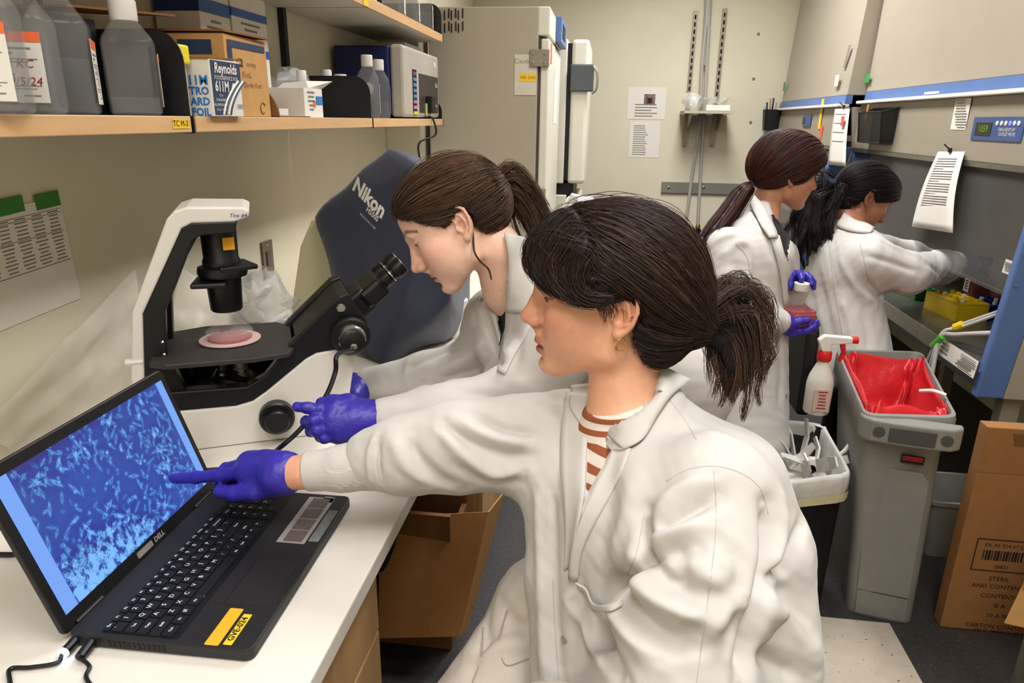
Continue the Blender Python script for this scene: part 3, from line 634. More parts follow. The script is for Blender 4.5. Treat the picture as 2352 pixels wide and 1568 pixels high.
core = [(-.31, .072), (-.14, .07), (-.085, .09), (.018, .165), (.085, .175), (.118, .19), (.126, .235), (.088, .30), (.070, .295), (-.028, .206), (-.085, .140), (-.12, .122), (-.31, .128)]
MB().prism(core, mp(0, 0, .006), SA, ZA, NA*.03).make('side_frame', M_mb, t, bevel=.003)
MB().prism(core, mp(0, 0, .164), SA, ZA, NA*.03).make('side_frame', M_mb, t, bevel=.003)
MB().prism([(.0, .15), (.085, .175), (.118, .19), (.126, .235), (.088, .295), (.07, .29), (-.02, .205)], mp(0, 0, .036), SA, ZA, NA*.128).make('ramp', M_mb, t, bevel=.003)
MB().prism([(-.27, .07), (-.07, .07), (-.05, .09), (-.12, .098), (-.27, .098)], mp(0, 0, .036), SA, ZA, NA*.128).make('well_floor', M_mb, t)
MB().box(mp(-.055, .150, .05), (.018, .035, .06), np.array([SA, NA, ZA]).T).make('stage_support', M_mb, t, bevel=.003)
outer = [(-.325, .001), (-.325, .155), (-.306, .287), (-.226, .458), (-.212, .472), (-.19, .479), (-.095, .476), (-.083, .470), (-.085, .458), (-.112, .449), (-.185, .449), (-.203, .440), (-.288, .283), (-.302, .155), (-.304, .001)]
MB().prism(outer, mp(0, 0, .015), SA, ZA, NA*.15).make('pillar_cover', M_mw, t, bevel=.004)
inner = [(-.304, .07), (-.302, .155), (-.288, .283), (-.203, .440), (-.185, .449), (-.108, .449), (-.112, .428), (-.172, .426), (-.188, .416), (-.250, .285), (-.258, .20), (-.225, .10), (-.225, .07)]
MB().prism(inner, mp(0, 0, .018), SA, ZA, NA*.03).make('pillar_side', M_mb, t, bevel=.002)
MB().prism(inner, mp(0, 0, .132), SA, ZA, NA*.03).make('pillar_side', M_mb, t, bevel=.002)
MB().prism([(-.295, .10), (-.295, .155), (-.28, .283), (-.198, .435), (-.185, .44), (-.112, .44), (-.112, .428), (-.18, .42), (-.262, .285), (-.27, .2), (-.25, .1)], mp(0, 0, .048), SA, ZA, NA*.084).make('pillar_web', M_mg, t)
lettering('pen_mark', 'Tina #4', .010, mp(-.104, .461, .0145), unit(SA), ZA, mat('pen_blue', (40, 50, 120), .6), t, shear=.3)
for zz in (.20, .225): MB().lathe([(.003, 0), (0, .002)], mp(-.262, zz, .018), -NA, 8).make('screw', M_chrome, t)
# lamp house and condenser
wl = .09; sl = -.146
MB().lathe([(.033, .438), (.034, .43), (.033, .37), (.036, .365), (.036, .355), (.033, .35)][::-1], mp(sl, 0, wl), ZA, 28).make('lamp_house', M_mb, t, smooth=True)
lab_c = mp(sl+.012, .402, wl)-NA*.0335
patch('yellow_sticker', lab_c+SA*.006, unit(SA+NA*.35), ZA, .022, .024, M_gold, t)
MB().lathe([(.034, .33), (.046, .334), (.048, .343), (.046, .352), (.034, .356)], mp(sl, 0, wl), ZA, 28).make('condenser_ring', M_mb, t, smooth=True)
MB().box(mp(sl+.02, .352, wl), (.075, .075, .010), np.array([unit(SA+NA*.4), unit(NA-SA*.4), ZA]).T).make('filter_slider', M_mb, t, bevel=.003)
MB().box(mp(sl-.022, .325, wl-.02), (.065, .075, .010), np.array([unit(SA-NA*.1), unit(NA+SA*.1), ZA]).T).make('phase_slider', M_mb, t, bevel=.003)
MB().lathe([(.028, .262), (.031, .266), (.034, .33)], mp(sl, 0, wl), ZA, 28).make('condenser_barrel', M_mb, t, smooth=True)
# stage and objectives
stg = [(-.285, -.015), (-.255, -.035), (-.10, -.04), (-.035, -.025), (-.025, .0), (-.025, .17), (-.05, .205), (-.2, .215), (-.265, .19), (-.285, .15)]
V = [(a, b_) for a, b_ in stg]
MB().prism(V, mp(0, .186), SA, NA, ZA*.011).make('stage', mat('stage_black', (52, 48, 46), .5, .12, 30), t, bevel=.003)
MB().lathe([(.052, 0), (.06, .002), (.06, .004), (.05, .0045)], mp(sl, .1972, wl), ZA, 32).make('stage_insert', mat('pink_ring', (206, 176, 166), .35), t, smooth=True)
nz = unit(ZA*.94+SA*.3)
MB().lathe([(.05, .0), (.055, .006), (.05, .022), (.02, .03)], mp(sl+.005, .098, wl), nz, 24).make('nosepiece', M_mb, t, smooth=True)
for k, (a, h) in enumerate(((-.022, .055), (.018, .06), (.0, .05))):
    MB().lathe([(.013, 0), (.0135, .02), (.012, .022), (.0125, h*.75), (.007, h), (0, h)], mp(sl+a, .120, wl+(-.02, -.012, .03)[k]), unit(ZA+SA*(.15, -.1, .1)[k]), 16).make('objective', [M_alu if k == 1 else M_mb], t, smooth=True)
    MB().lathe([(.0137, 0), (.0137, .004)], mp(sl+a, .120, wl+(-.02, -.012, .03)[k])+unit(ZA+SA*(.15, -.1, .1)[k])*.012, unit(ZA+SA*(.15, -.1, .1)[k]), 16).make('objective_ring', M_chrome, t, smooth=True)
# eyepiece head
hd = unit(SA*.76+ZA*.60); hu = np.cross(NA, hd); hu = hu if hu[2] > 0 else -hu
Rh = np.array([hd, NA, hu]).T
hc = mp(.118, .262, .1)
MB().box(hc-hd*.012, (.075, .105, .055), Rh).make('head_block', M_mb, t, bevel=.008)
MB().box(hc+hd*.038, (.06, .118, .044), Rh).make('binocular_body', M_mb, t, bevel=.010)
for w_ in (-.031, .031):
    c0 = hc+hd*.065+NA*w_+hu*.004
    e = MB().lathe([(.018, 0), (.019, .004), (.019, .02), (.016, .022), (.016, .032), (.0195, .034), (.021, .045), (.0195, .058), (.016, .060), (.013, .054), (0, .053)], c0, hd, 24).make('eyepiece', M_mb, t, smooth=True)
    MB().lathe([(.0192, 0), (.0192, .0025)], c0+hd*.024, hd, 24).make('eyepiece_ring', M_chrome, e, smooth=True)
# camera port with its round mount, focus knob
pc = mp(.088, .214, -.002)
MB().lathe([(.040, -.004), (.040, .012), (.036, .016)], pc, -NA, 32).make('port_flange', M_mb, t, smooth=True)
MB().lathe([(.027, .012), (.0285, .014), (.0285, .026), (.026, .03)], pc, -NA, 32).make('port_ring', M_chrome, t, smooth=True)
MB().lathe([(.0265, .02), (.025, .038), (.018, .042), (0, .042)], pc-ZA*.004, -NA, 28).make('port_lens', M_mb, t, smooth=True)
MB().lathe([(.0075, .038), (.0075, .046), (.003, .047), (0, .045)], pc-ZA*.012, -NA, 16).make('port_jack', M_chrome, t, smooth=True)
for a in (3.6, 4.4, 5.6): MB().lathe([(.0028, .014), (0, .018)], pc+(SA*math.cos(a)+ZA*math.sin(a))*.033, -NA, 8).make('port_screw', M_chrome, t)
MB().lathe([(.009, 0), (.009, .012), (.007, .014), (0, .014)], mp(.072, .274, .004), -NA, 16).make('clamp_screw', M_chrome, t, smooth=True)
kc = mp(-.069, .058, -.002)
k = MB().lathe([(.033, 0), (.0345, .003), (.0345, .022), (.031, .025), (.026, .025)], kc, -NA, 32).make('focus_knob', M_mb, t, smooth=True)
MB().lathe([(.024, .024), (.024, .042), (.021, .045), (0, .044)], kc, -NA, 32).make('fine_knob', M_mb, k, smooth=True)
MB().tube([mp(-.40+.07, .19, .02), mp(-.30, .19, .02)], .007, 8).make('rear_stub', M_wplast, t)
# petri dish on the stage
pc_ = mp(sl, .2022, wl)
t = thing('petri_dish', 'clear petri dish with pink medium on the microscope stage', 'dish', pc_)
MB().lathe([(.0, 0), (.043, 0), (.0445, .001), (.0445, .012), (.043, .012)], pc_, ZA, 40).make('base', M_clear, t, smooth=True)
MB().lathe([(0, .001), (.0428, .001), (.0428, .004), (0, .0041)], pc_, ZA, 40).make('medium', mat('pink_medium', (206, 96, 96), .1, alpha=.75), t, smooth=True)
MB().lathe([(.0465, .007), (.0465, .0165), (.045, .018), (0, .018)], pc_, ZA, 40).make('lid', M_clear, t, smooth=True)
for i, s_ in enumerate(('P6 HEK', 'CTRL', '9/10')): lettering('marker_writing', s_, .009, pc_+ZA*.0182+NA*(.012-.011*i)-SA*.008, SA, NA, M_ink, t, shear=.2)
# camera cable running from the port to the laptop
cb = [pc-ZA*.018-NA*.044, U(775, 815, t=1.225), U(770, 855, t=1.215), U(745, 915, t=1.19), U(690, 985, t=1.16), U(640, 1030, t=1.15), U(600, 1060, z=.906), U(520, 1075, z=.905), U(440, 1085, z=.905), U(330, 1120, z=.905), U(200, 1190, z=.905)]
tag(MB().tube(catmull(cb, 90), .0042, 8).make('camera_cable', M_black, None, smooth=True), 'black camera cable curving from the microscope down behind the laptop', 'cable')

# ---------------------------------------------------------------- covered microscope, its cream neighbour, wash bottle
M_nav = mat('navy_nylon', (44, 49, 66), .6, .10, 9, bump=.35, bs=14, sheen=.2)
pts = {'A': U(890, 334, y=1.98), 'B': U(968, 388, y=1.86), 'C': U(714, 500, y=1.98), 'D': U(806, 818, z=.903), 'E': U(880, 836, z=.903), 'F': U(1022, 786, z=.903), 'G': U(1034, 690, y=1.80), 'H': U(1010, 470, y=1.80)}
bk = {'A2': pts['A']+np.array([.03, .16, -.03]), 'C2': pts['C']+np.array([.03, .18, -.04]), 'D2': pts['D']+np.array([.05, .22, 0]), 'H2': pts['H']+np.array([.05, .22, .0]), 'F2': pts['F']+np.array([.04, .2, 0])}
t = thing('covered_microscope', 'microscope hidden under a navy nylon dust cover behind the white microscope', 'dust cover', (-.62, 1.95, .9))
bm = bmesh.new()
for p in list(pts.values())+list(bk.values()): bm.verts.new(p)
bmesh.ops.convex_hull(bm, input=bm.verts); 
for v in [v for v in bm.verts if not v.link_faces]: bm.verts.remove(v)
bmesh.ops.subdivide_edges(bm, edges=bm.edges, cuts=5, use_grid_fill=True); bmesh.ops.triangulate(bm, faces=bm.faces)
bmesh.ops.subdivide_edges(bm, edges=bm.edges, cuts=1, use_grid_fill=True)
for it in range(3): bmesh.ops.smooth_vert(bm, verts=bm.verts, factor=.3, use_axis_x=True, use_axis_y=True, use_axis_z=True)
bm.normal_update()
for v in bm.verts:
    p = v.co; h = .006*math.sin(p.x*38+p.z*20)+.006*math.sin(p.z*26-p.x*14+1.0)+.010*max(0, (1.1-p.z)/.2)*math.sin(p.x*45+p.z*9)
    v.co = p+v.normal*h*.55
    if v.co.z < .9025: v.co.z = .9025
me = bpy.data.meshes.new('cover'); bm.to_mesh(me); bm.free(); me.materials.append(M_nav); me.polygons.foreach_set('use_smooth', [True]*len(me.polygons))
cov = bpy.data.objects.new('cover', me); COL.objects.link(cov); setparent(cov, t)
dg = bpy.context.evaluated_depsgraph_get(); bv = BVHTree.FromObject(cov, dg)
def on(bvh, px, py, lift=.002):
    v = ray(px, py); h = bvh.ray_cast(Vector(CAM), Vector(v).normalized()); return np.array(h[0])-unit(v)*lift if h[0] else U(px, py, t=2.0)
a_, b_ = on(bv, 815, 425, .0), on(bv, 880, 490, .0); c_ = on(bv, 860, 430, .0)
axn = unit(b_-a_); ayn = unit((c_-a_)-axn*np.dot(c_-a_, axn)); nn = np.cross(axn, ayn)
def onlet(name, s_, size, px, py, **k):
    o = lettering(name, s_, size, on(bv, px, py, 0), axn, ayn, M_wplast, t, off=0, **k)
    for v in o.data.vertices:
        h = bv.ray_cast(Vector(CAM), (v.co-Vector(CAM)).normalized())
        if h[0]: v.co = h[0]+h[1]*.0012 if h[1].dot(v.co-Vector(CAM)) < 0 else h[0]-h[1]*.0012
    return o
onlet('brand_print', 'Nikon', .056, 848, 455, bold=.0022, sx=1.12); onlet('model_print', 'H550S', .022, 856, 492, bold=.0005); onlet('small_print', 'MICROSCOPE COVER', .0085, 845, 508)
t = thing('cream_housing', 'cream plastic instrument housing standing between the bag and the navy cover', 'device', (-.92, 2.05, .9))
y0 = 2.02
prof = [U(715, 506, y=y0), U(735, 500, y=y0), U(800, 700, y=y0), U(790, 815, y=y0), U(664, 812, y=y0), U(664, 745, y=y0), U(690, 565, y=y0)]
P = [(p[0], p[2] if p[2] > .9 else .901) for p in prof]
MB().prism(P, (0, y0, 0), (1, 0, 0), (0, 0, 1), (0, .12, 0)).make('shell', mat('cream_plastic', (206, 196, 160), .5, .03), t, bevel=.012, seg=3)
t = thing('wash_bottle', 'white wash bottle with red cap half hidden behind the bending person', 'bottle', U(1048, 700, y=2.05))
c = U(1048, 705, y=2.02); c[2] = .9
MB().lathe([(.034, 0), (.036, .005), (.036, .115), (.02, .13), (.018, .14)], c, n=24).make('body', M_wplast, t, smooth=True)
MB().lathe([(.026, .135), (.028, .14), (.028, .17), (.024, .2), (0, .202)], c, n=24).make('cap', M_red, t, smooth=True)

# ---------------------------------------------------------------- laptop
aL = math.radians(1.3088); LU = np.array([-math.sin(aL), math.cos(aL), 0]); LV = np.array([math.cos(aL), math.sin(aL), 0]); LO = np.array([-.6414, .6413, .9])
oL = 1.2507; LUP = np.array([0, 0, math.sin(oL)])-LV*math.cos(oL); LN = np.cross(LU, LUP)
if LN[0] < 0: LN = -LN
WL, DL, HL = .371, .2434, .2253
M_lap = mat('laptop_charcoal', (30, 29, 30), .5, .06, 30, bump=.03, bs=500); M_lap2 = mat('laptop_bezel', (14, 14, 15), .45)
M_key = mat('key_black', (17, 17, 19), .5, .05)
M_leg = mat('key_legend', (200, 204, 212), .5)
t = thing('laptop', 'open black laptop with a blue cell image on its screen', 'laptop', LO); LAP = t
def lp(u, v, z=.018): return LO+LU*u+LV*v+ZA*z
def rrect(w_, h_, r, n=5):
    out = []
    for (cx, cy, a0) in ((w_-r, h_-r, 0), (r, h_-r, PI/2), (r, r, PI), (w_-r, r, 1.5*PI)):
        out += [(cx+r*math.cos(a0+a), cy+r*math.sin(a0+a)) for a in np.linspace(0, PI/2, n)]
    return out
MB().prism(rrect(WL, DL, .012), LO+ZA*.002, LU, LV, ZA*.016).make('base', M_lap, t, bevel=.002)
for (u, v) in ((.03, .03), (.34, .03), (.03, .21), (.34, .21)): MB().lathe([(.006, 0), (.006, .002)], lp(u, v, 0), ZA, 10).make('rubber_foot', M_black, t)
MB().prism(rrect(.355, .104, .004), lp(.008, .040, .0178), LU, LV, ZA*.0004).make('keyboard_deck', M_black, t)
rows = [('Esc F1 F2 F3 F4 F5 F6 F7 F8 F9 F10 F11 F12 PrtSc Ins Del'.split(), .0112),
        (list('`1234567890-=')+['Backspace'], .0168), (['Tab']+list('QWERTYUIOP[]\\'), .0168), (['Caps']+list("ASDFGHJKL;'")+['Enter'], .0168),
        (['Shift']+list('ZXCVBNM,./')+['Shift'], .0168), (['Ctrl', 'Fn', '#', 'Alt', ' ', 'Alt', 'Ctrl', '<', '^', '>'], .0168)]
wide = {'Backspace': 1.75, 'Tab': 1.4, '\\': 1.35, 'Caps': 1.65, 'Enter': 2.1, 'Ctrl': 1.2, ' ': 5.2}
keymesh = {}
def key(u, v, w_, h_, s_):
    k = (round(w_, 4), round(h_, 4))
    if k not in keymesh:
        o = MB().prism(rrect(w_, h_, .0018, 3), (0, 0, 0), LU, LV, ZA*.0022, taper=.95); keymesh[k] = o.make('key', M_key, None)
        o = keymesh[k]
    else:
        o = keymesh[k].copy(); COL.objects.link(o)
    o.location = lp(u, v, .0182); o.parent = LAP; o.matrix_parent_inverse = Matrix.Translation(LAP.location).inverted()
    if s_.strip():
        big = len(s_) == 1
        q = lettering('legend', s_, .0088 if big else .0048, lp(u+w_*(.34 if big else .5), v+h_*(.36 if big else .5), .0206), LU, -LV, M_leg, None, bold=.00016)
        q.data.transform(Matrix.Translation(-Vector(o.location))); q.parent = o
v = .042
for names, h in rows:
    tot = .2655; fl = [wide.get(n, 1.0) for n in names]
    if names[0] == 'Shift': fl[0], fl[-1] = 2.05, 2.6
    if len(names) > 15: fl = [1]*len(names)
    u = .0105; un = tot/sum(fl)
    for n, f_ in zip(names, fl):
        key(u, v, un*f_-.0018, h-.0018, n); u += un*f_
    v += h
for r, rw in enumerate((['', '', '', ''], ['Num', '/', '*', '-'], ['7', '8', '9', '+'], ['4', '5', '6', ''], ['1', '2', '3', 'Ent'], ['0', '.', '', ''])):
    for c, n in enumerate(rw):
        if n or r == 0: key(.2835+.0195*c, .042+(0 if r == 0 else .0112+.0168*(r-1)), .0177, (.0094 if r == 0 else .015), n)
MB().prism(rrect(.1, .062, .003), lp(.08, .168, .0178), LU, LV, ZA*.0005).make('touchpad', mat('touchpad_grey', (38, 35, 37), .4), t)
MB().prism(rrect(.1, .016, .002), lp(.08, .150, .0178), LU, LV, ZA*.0007).make('touchpad_button', mat('button_grey', (33, 31, 33), .45), t)
st = MB().prism(rrect(.135, .045, .002), lp(.224, .174, .0179), LU, LV, ZA*.0004).make('spec_sticker', mat('silver_sticker', (150, 142, 134), .4, .05), t)
for k in range(4): MB().prism(rrect(.03, .03, .001), lp(.228+.0325*k, .183, .0184), LU, LV, ZA*.0002).make('sticker_block', mat('sticker_dark', (92, 82, 78), .5, .2, 300), st)
MB().prism(rrect(.09, .016, .002), lp(.232, .222, .0179), LU, LV, ZA*.0004).make('second_sticker', mat('grey_sticker', (112, 116, 114), .3, .3, 80), t)
MB().prism(rrect(.018, .018, .002), lp(.345, .200, .0179), LU, LV, ZA*.0004).make('chip_sticker', mat('silver_sticker2', (140, 140, 142), .4, .15, 200), t)
MB().prism(rrect(.068, .0185, .002), lp(.004, .180, .0179), LU, LV, ZA*.0004).make('amber_tape', M_gold, t)
g = MB().prism(rrect(.056, .0115, .001), lp(.007, .203, .0179), LU, LV, ZA*.0004).make('asset_label', M_yellow, t)
lettering('asset_text', 'GVE-024', .0118, lp(.035, .2088, .0184), LU, -LV, M_ink, g, bold=.00015)
for k in range(12): MB().box(lp(-.0002, .045+.0065*k+.012, .0095), (.001, .0036, .008), np.array([LU, LV, ZA]).T).make('vent_slot', M_blackm, t)
# lid
lid = MB().prism(rrect(WL, HL+.006, .008), LO+ZA*.014-LN*.008, LU, LUP, LN*.0072).make('lid', M_lap, t, bevel=.002)
MB().prism(rrect(WL-.004, HL+.002, .007), LO+ZA*.016+LU*.002-LN*.0009, LU, LUP, LN*.0009).make('bezel', M_lap2, lid)
for (u0, u1) in ((.02, .07), (.30, .35)): MB().tube([lp(u0, -.002, .0165), lp(u1, -.002, .0165)], .0055, 12).make('hinge', M_black, t, smooth=True)
SW, SH = .345, .1935; SO = LO+ZA*.016+LU*.013+LUP*.020+LN*.0006
def cells_image(nx, ny):
    rr = np.random.RandomState(5); yy, xx = np.mgrid[0:ny, 0:nx]; x = xx/(nx-1)*1.78; y = yy/(ny-1)
    img = np.zeros((ny, nx)); 
    lo = np.zeros((ny, nx))
    for k in range(14): lo += np.sin(x*rr.uniform(2, 9)+y*rr.uniform(-8, 8)+rr.uniform(0, 6))*.5
    def spindle(cx, cy, L, W, a, amp, ring=True):
        r_ = int(max(L, W)*ny*2.4)+3; ix, iy = int(cx/1.78*(nx-1)), int(cy*(ny-1))
        x0, x1, y0, y1 = max(0, ix-r_), min(nx, ix+r_), max(0, iy-r_), min(ny, iy+r_)
        if x0 >= x1 or y0 >= y1: return
        X = x[y0:y1, x0:x1]-cx; Y = y[y0:y1, x0:x1]-cy; c, s = math.cos(a), math.sin(a); p, q = (X*c+Y*s)/L, (-X*s+Y*c)/W
        d = np.sqrt(p*p+q*q*(1+1.5*p*p))
        img[y0:y1, x0:x1] += amp*np.exp(-((d-1)/.42)**2)-(.30*amp if ring else -amp)*np.exp(-(d/.55)**2)
    for k in range(1500):
        cx, cy = rr.uniform(.12, 1.66), rr.uniform(0, 1)
        dens = .10+.9*math.exp(-(((cx-.55)/.5)**2+((cy-.0)/.26)**2))+.35*math.exp(-(((cx-.75)/.45)**2+((cy-.95)/.2)**2))+.35*math.exp(-(((cx-1.45)/.25)**2+((cy-.45)/.5)**2))
        if rr.uniform() < dens*1.0: spindle(cx, cy, rr.uniform(.012, .044), rr.uniform(.0045, .0095), rr.choice([.9, 2.2])+rr.randn()*.5, rr.uniform(.35, .95))
    for k in range(520):
        cx, cy = .13+abs(rr.randn())*.42, abs(rr.randn())*.13
        if cx < 1.65 and cy < 1: spindle(cx, cy, rr.uniform(.012, .028), rr.uniform(.006, .012), rr.uniform(0, 3), rr.uniform(.3, .75))
    for k in range(90): spindle(rr.uniform(.12, 1.66), rr.uniform(0, 1), .009, .009, 0, rr.uniform(.3, .8), False)
    bl = img.copy()
    for _ in range(10): bl = (np.roll(bl, 1, 0)+np.roll(bl, -1, 0)+np.roll(bl, 1, 1)+np.roll(bl, -1, 1)+bl)/5
    wb = bl.copy()
    for _ in range(160): wb = (np.roll(wb, 1, 0)+np.roll(wb, -1, 0)+np.roll(wb, 1, 1)+np.roll(wb, -1, 1)+wb)/5
    img = .85*img+.75*bl-.78*wb+.04*rr.randn(ny, nx); img = np.clip(img, -.30, 1.25); base = .5+.05*lo/2+.16*(1-y)-.05*np.abs(x-.9)
    r_ = .016+.13*np.clip(img, 0, 2)**1.3+.012*base; g_ = .040+.060*base+.32*np.clip(img, -.12, 2); b_ = .21+.27*base+.46*img
    col = np.stack([r_, g_, b_, np.ones_like(r_)], -1); st_ = (x < .115) | (x > 1.78-.085)
    col[st_] = (.17, .36, .86, 1); return np.clip(col, .004, 1)
nx, ny = 370, 210
ci = cells_image(nx, ny)
uu, vv = np.meshgrid(np.linspace(0, SW, nx), np.linspace(0, SH, ny)); Vs = SO+uu[..., None]*LU+vv[..., None]*LUP
idx = np.arange(nx*ny).reshape(ny, nx); Fq = np.stack([idx[:-1, :-1], idx[:-1, 1:], idx[1:, 1:], idx[1:, :-1]], -1).reshape(-1, 4)
me = bpy.data.meshes.new('screen'); me.from_pydata(Vs.reshape(-1, 3).tolist(), [], Fq.tolist())
ca = me.color_attributes.new('img', 'FLOAT_COLOR', 'POINT'); ca.data.foreach_set('color', ci.reshape(-1).astype(np.float32))
ms = bpy.data.materials.new('screen_image'); ms.use_nodes = True; bs_ = ms.node_tree.nodes['Principled BSDF']
an_ = ms.node_tree.nodes.new('ShaderNodeAttribute'); an_.attribute_name = 'img'; ms.node_tree.links.new(an_.outputs['Color'], bs_.inputs['Emission Color'])
bs_.inputs['Emission Strength'].default_value = 0.95; bs_.inputs['Base Color'].default_value = (.01, .01, .012, 1); bs_.inputs['Roughness'].default_value = .35
me.materials.append(ms); so = bpy.data.objects.new('screen', me); COL.objects.link(so); setparent(so, lid)
lettering('logo', 'DELL', .011, LO+ZA*.016+LU*.205+LUP*.010+LN*.0004, LU, LUP, mat('logo_silver', (150, 150, 150), .4), lid, bold=.0003)
MB().prism(rrect(.036, .009, .002), LO+ZA*.016+LU*.152+LUP*.0055+LN*.0003, LU, LUP, LN*.0006).make('energy_sticker', mat('silver_sticker3', (136, 130, 122), .4, .2, 200), lid)
MB().prism(rrect(.024, .005, .002), LO+ZA*.016+LU*.175+LUP*.2185+LN*.0002, LU, LUP, LN*.0006).make('webcam', M_black, lid)
# charger and hub leads at the near side
def lead(label, pts, plug, ring):
    t = thing('charging_lead' if ring else 'adapter_lead', label, 'cable', pts[0])
    MB().tube(catmull(plug, 8), .0062, 10).make('plug', M_black, t, smooth=True)
    MB().tube(catmull(pts, 40), .0026, 8).make('cord', M_black, t, smooth=True)
    if ring:
        q = np.array(plug[-1]); d = unit(np.array(plug[-1])-np.array(plug[-2])); MB().tube([q-d*.004, q+d*.001], .0066, 12).make('light_ring', mat('lit_ring', (230, 240, 255), .3, emit=(190, 220, 255), es=3.0), t, smooth=True)
    return t
pA = [lp(-.001, .012, .010), lp(-.013, .013, .010), lp(-.024, .0125, .0095)]
lead('black charger lead with a glowing white ring at the laptop corner', [pA[-1], U(130, 1522, z=.905), U(70, 1532, z=.904), U(25, 1535, z=.904), U(22, 1560, z=.904), U(40, 1640, z=.904)], pA, True)
pB = [lp(-.001, .034, .010), lp(-.014, .036, .010), lp(-.026, .037, .009)]
lead('thick black adapter lead plugged in beside the charger', [pB[-1], U(205, 1530, z=.905), U(198, 1556, z=.904), U(225, 1600, z=.904), U(240, 1680, z=.904)], pB, False)
tag(MB().tube(catmull([U(-30, 1268, z=.905), U(0, 1273, z=.905), U(50, 1268, z=.905), U(120, 1230, z=.905)], 20), .004, 8).make('desk_cable', M_black, None, smooth=True), 'black cable on the worktop behind the laptop screen', 'cable')
# ---------------------------------------------------------------- biosafety cabinets along the right side
NY = np.array([0, -1.0, 0])
def hood_common(t, y0, y1, xf, xtop, xback=2.1, slope=None):
    """xf: list of (x, z) front line from work-surface lip up to the cabinet top"""
    (xa, za), (xb, zb), (xc, zc), (xd, zd) = xf      # apron top, fascia bottom, lip, cabinet top
    MB().span((xa+.02, y0+.03, za-.012), (xback-.04, y1-.03, za)).make('work_surface', M_steel, t)
    MB().prism([(xa, za), (xa+.05, za+.002), (xa+.06, za-.10), (xa+.02, za-.10), (xa-.004, za-.06)], (0, y0+.03, 0), (1, 0, 0), (0, 0, 1), (0, y1-y0-.06, 0)).make('front_airfoil', M_steel, t, bevel=.003)
    MB().span((xback-.04, y0+.03, za), (xback, y1-.03, zb+.1)).make('inner_back', mat('inner_steel', (158, 150, 130), .5, .08, 6, metal=.1), t)
    MB().span((xb+.05, y0+.03, zb+.03), (xback-.04, y1-.03, zb+.06)).make('inner_roof', M_hoodg, t)
    MB().prism([(xb, zb), (xb+.05, zb), (xb+.05, zc), (xc, zc)], (0, y0, 0), (1, 0, 0), (0, 0, 1), (0, y1-y0, 0)).make('fascia', M_hoodg, t, bevel=.003)
    MB().prism([(xb-.004, zb-.018), (xb+.03, zb-.018), (xb+.03, zb), (xb-.004, zb)], (0, y0, 0), (1, 0, 0), (0, 0, 1), (0, y1-y0, 0)).make('fascia_edge', M_steel, t)
    MB().prism([(xc-.028, zc), (xc+.04, zc), (xc+.04, zc+.016), (xc-.028, zc+.016)], (0, y0, 0), (1, 0, 0), (0, 0, 1), (0, y1-y0, 0)).make('white_lip', M_wplast, t, bevel=.004)
    MB().prism([(xc+.012, zc+.016), (xc+.05, zc+.016), (xc+.05, zc+.062), (xc+.016, zc+.062)], (0, y0, 0), (1, 0, 0), (0, 0, 1), (0, y1-y0, 0)).make('blue_stripe', M_blue, t)
    MB().prism([(xc+.018, zc+.062), (xback, zc+.062), (xback, zd), (xd, zd)], (0, y0, 0), (1, 0, 0), (0, 0, 1), (0, y1-y0, 0)).make('upper_panel', M_hood, t, bevel=.003)
    MB().span((xback, y0, .6), (xback+.02, y1, zd)).make('back_panel', M_hood, t)
    MB().prism([(xa, za-.12), (xa+.09, za-.12), (xb+.095, zb), (xb, zb)], (0, y0, 0), (1, 0, 0), (0, 0, 1), (0, .035, 0)).make('blue_side_post', M_blue, t, bevel=.006)
    MB().prism([(xa, za-.12), (xa+.09, za-.12), (xb+.095, zb), (xb, zb)], (0, y1-.035, 0), (1, 0, 0), (0, 0, 1), (0, .035, 0)).make('blue_side_post', M_blue, t, bevel=.006)
    for yy in (y0, y1-.03): MB().prism([(xa+.09, za-.12), (xback, za-.12), (xback, zc), (xb+.06, zc), (xb+.095, zb)], (0, yy, 0), (1, 0, 0), (0, 0, 1), (0, .03, 0)).make('side_panel', M_hood, t, bevel=.003)
    MB().prism([(xb+.014, zb), (xb+.019, zb), (xa+.035, za+.24), (xa+.03, za+.24)], (0, y0+.037, 0), (1, 0, 0), (0, 0, 1), (0, y1-y0-.074, 0)).make('sash_glass', M_glass, t)
    MB().prism([(xa+.026, za+.232), (xa+.04, za+.232), (xa+.04, za+.24), (xa+.026, za+.24)], (0, y0+.037, 0), (1, 0, 0), (0, 0, 1), (0, y1-y0-.074, 0)).make('sash_rail', M_glass, t)
    for (xx, yy) in ((xa+.12, y0+.05), (xa+.12, y1-.1), (xback-.1, y0+.05), (xback-.1, y1-.1)):
        MB().span((xx, yy, 0), (xx+.06, yy+.05, za-.10)).make('stand_leg', M_hoodg, t, bevel=.003)
    MB().span((xa+.10, y0+.03, za-.12), (xback, y1-.03, za-.1)).make('underside', M_dark, t)
Y0, Y1 = 2.392, 4.20
t = thing('biosafety_cabinet', 'near biosafety cabinet with blue frame at which a person works', 'fume hood', (1.7, 3.3, 0), 'biosafety cabinets'); H1 = t
hood_common(t, Y0, Y1, [(1.283, .78), (1.337, 1.416), (1.345, 1.645), (1.385, 2.45)], 1.4)
for (px, py) in ((2333, 656), (2252, 852)): MB().lathe([(.006, 0), (.006, .003), (0, .004)], U(px, py, y=Y0-.0005), (0, -1, 0), 10).make('post_screw', M_blue, t)
xf1 = 1.3405
def fc(px, py, dx=0.0): return U(px, py, x=xf1-dx)
def pw(p0, p1, py, x): return abs(U(p0, py, x=x)[1]-U(p1, py, x=x)[1])
d = patch('display_panel', fc(2291, 296), NY, Z1, pw(2232, 2348, 296, xf1), .080, mat('panel_blue', (62, 84, 132), .4), t, th=.004)
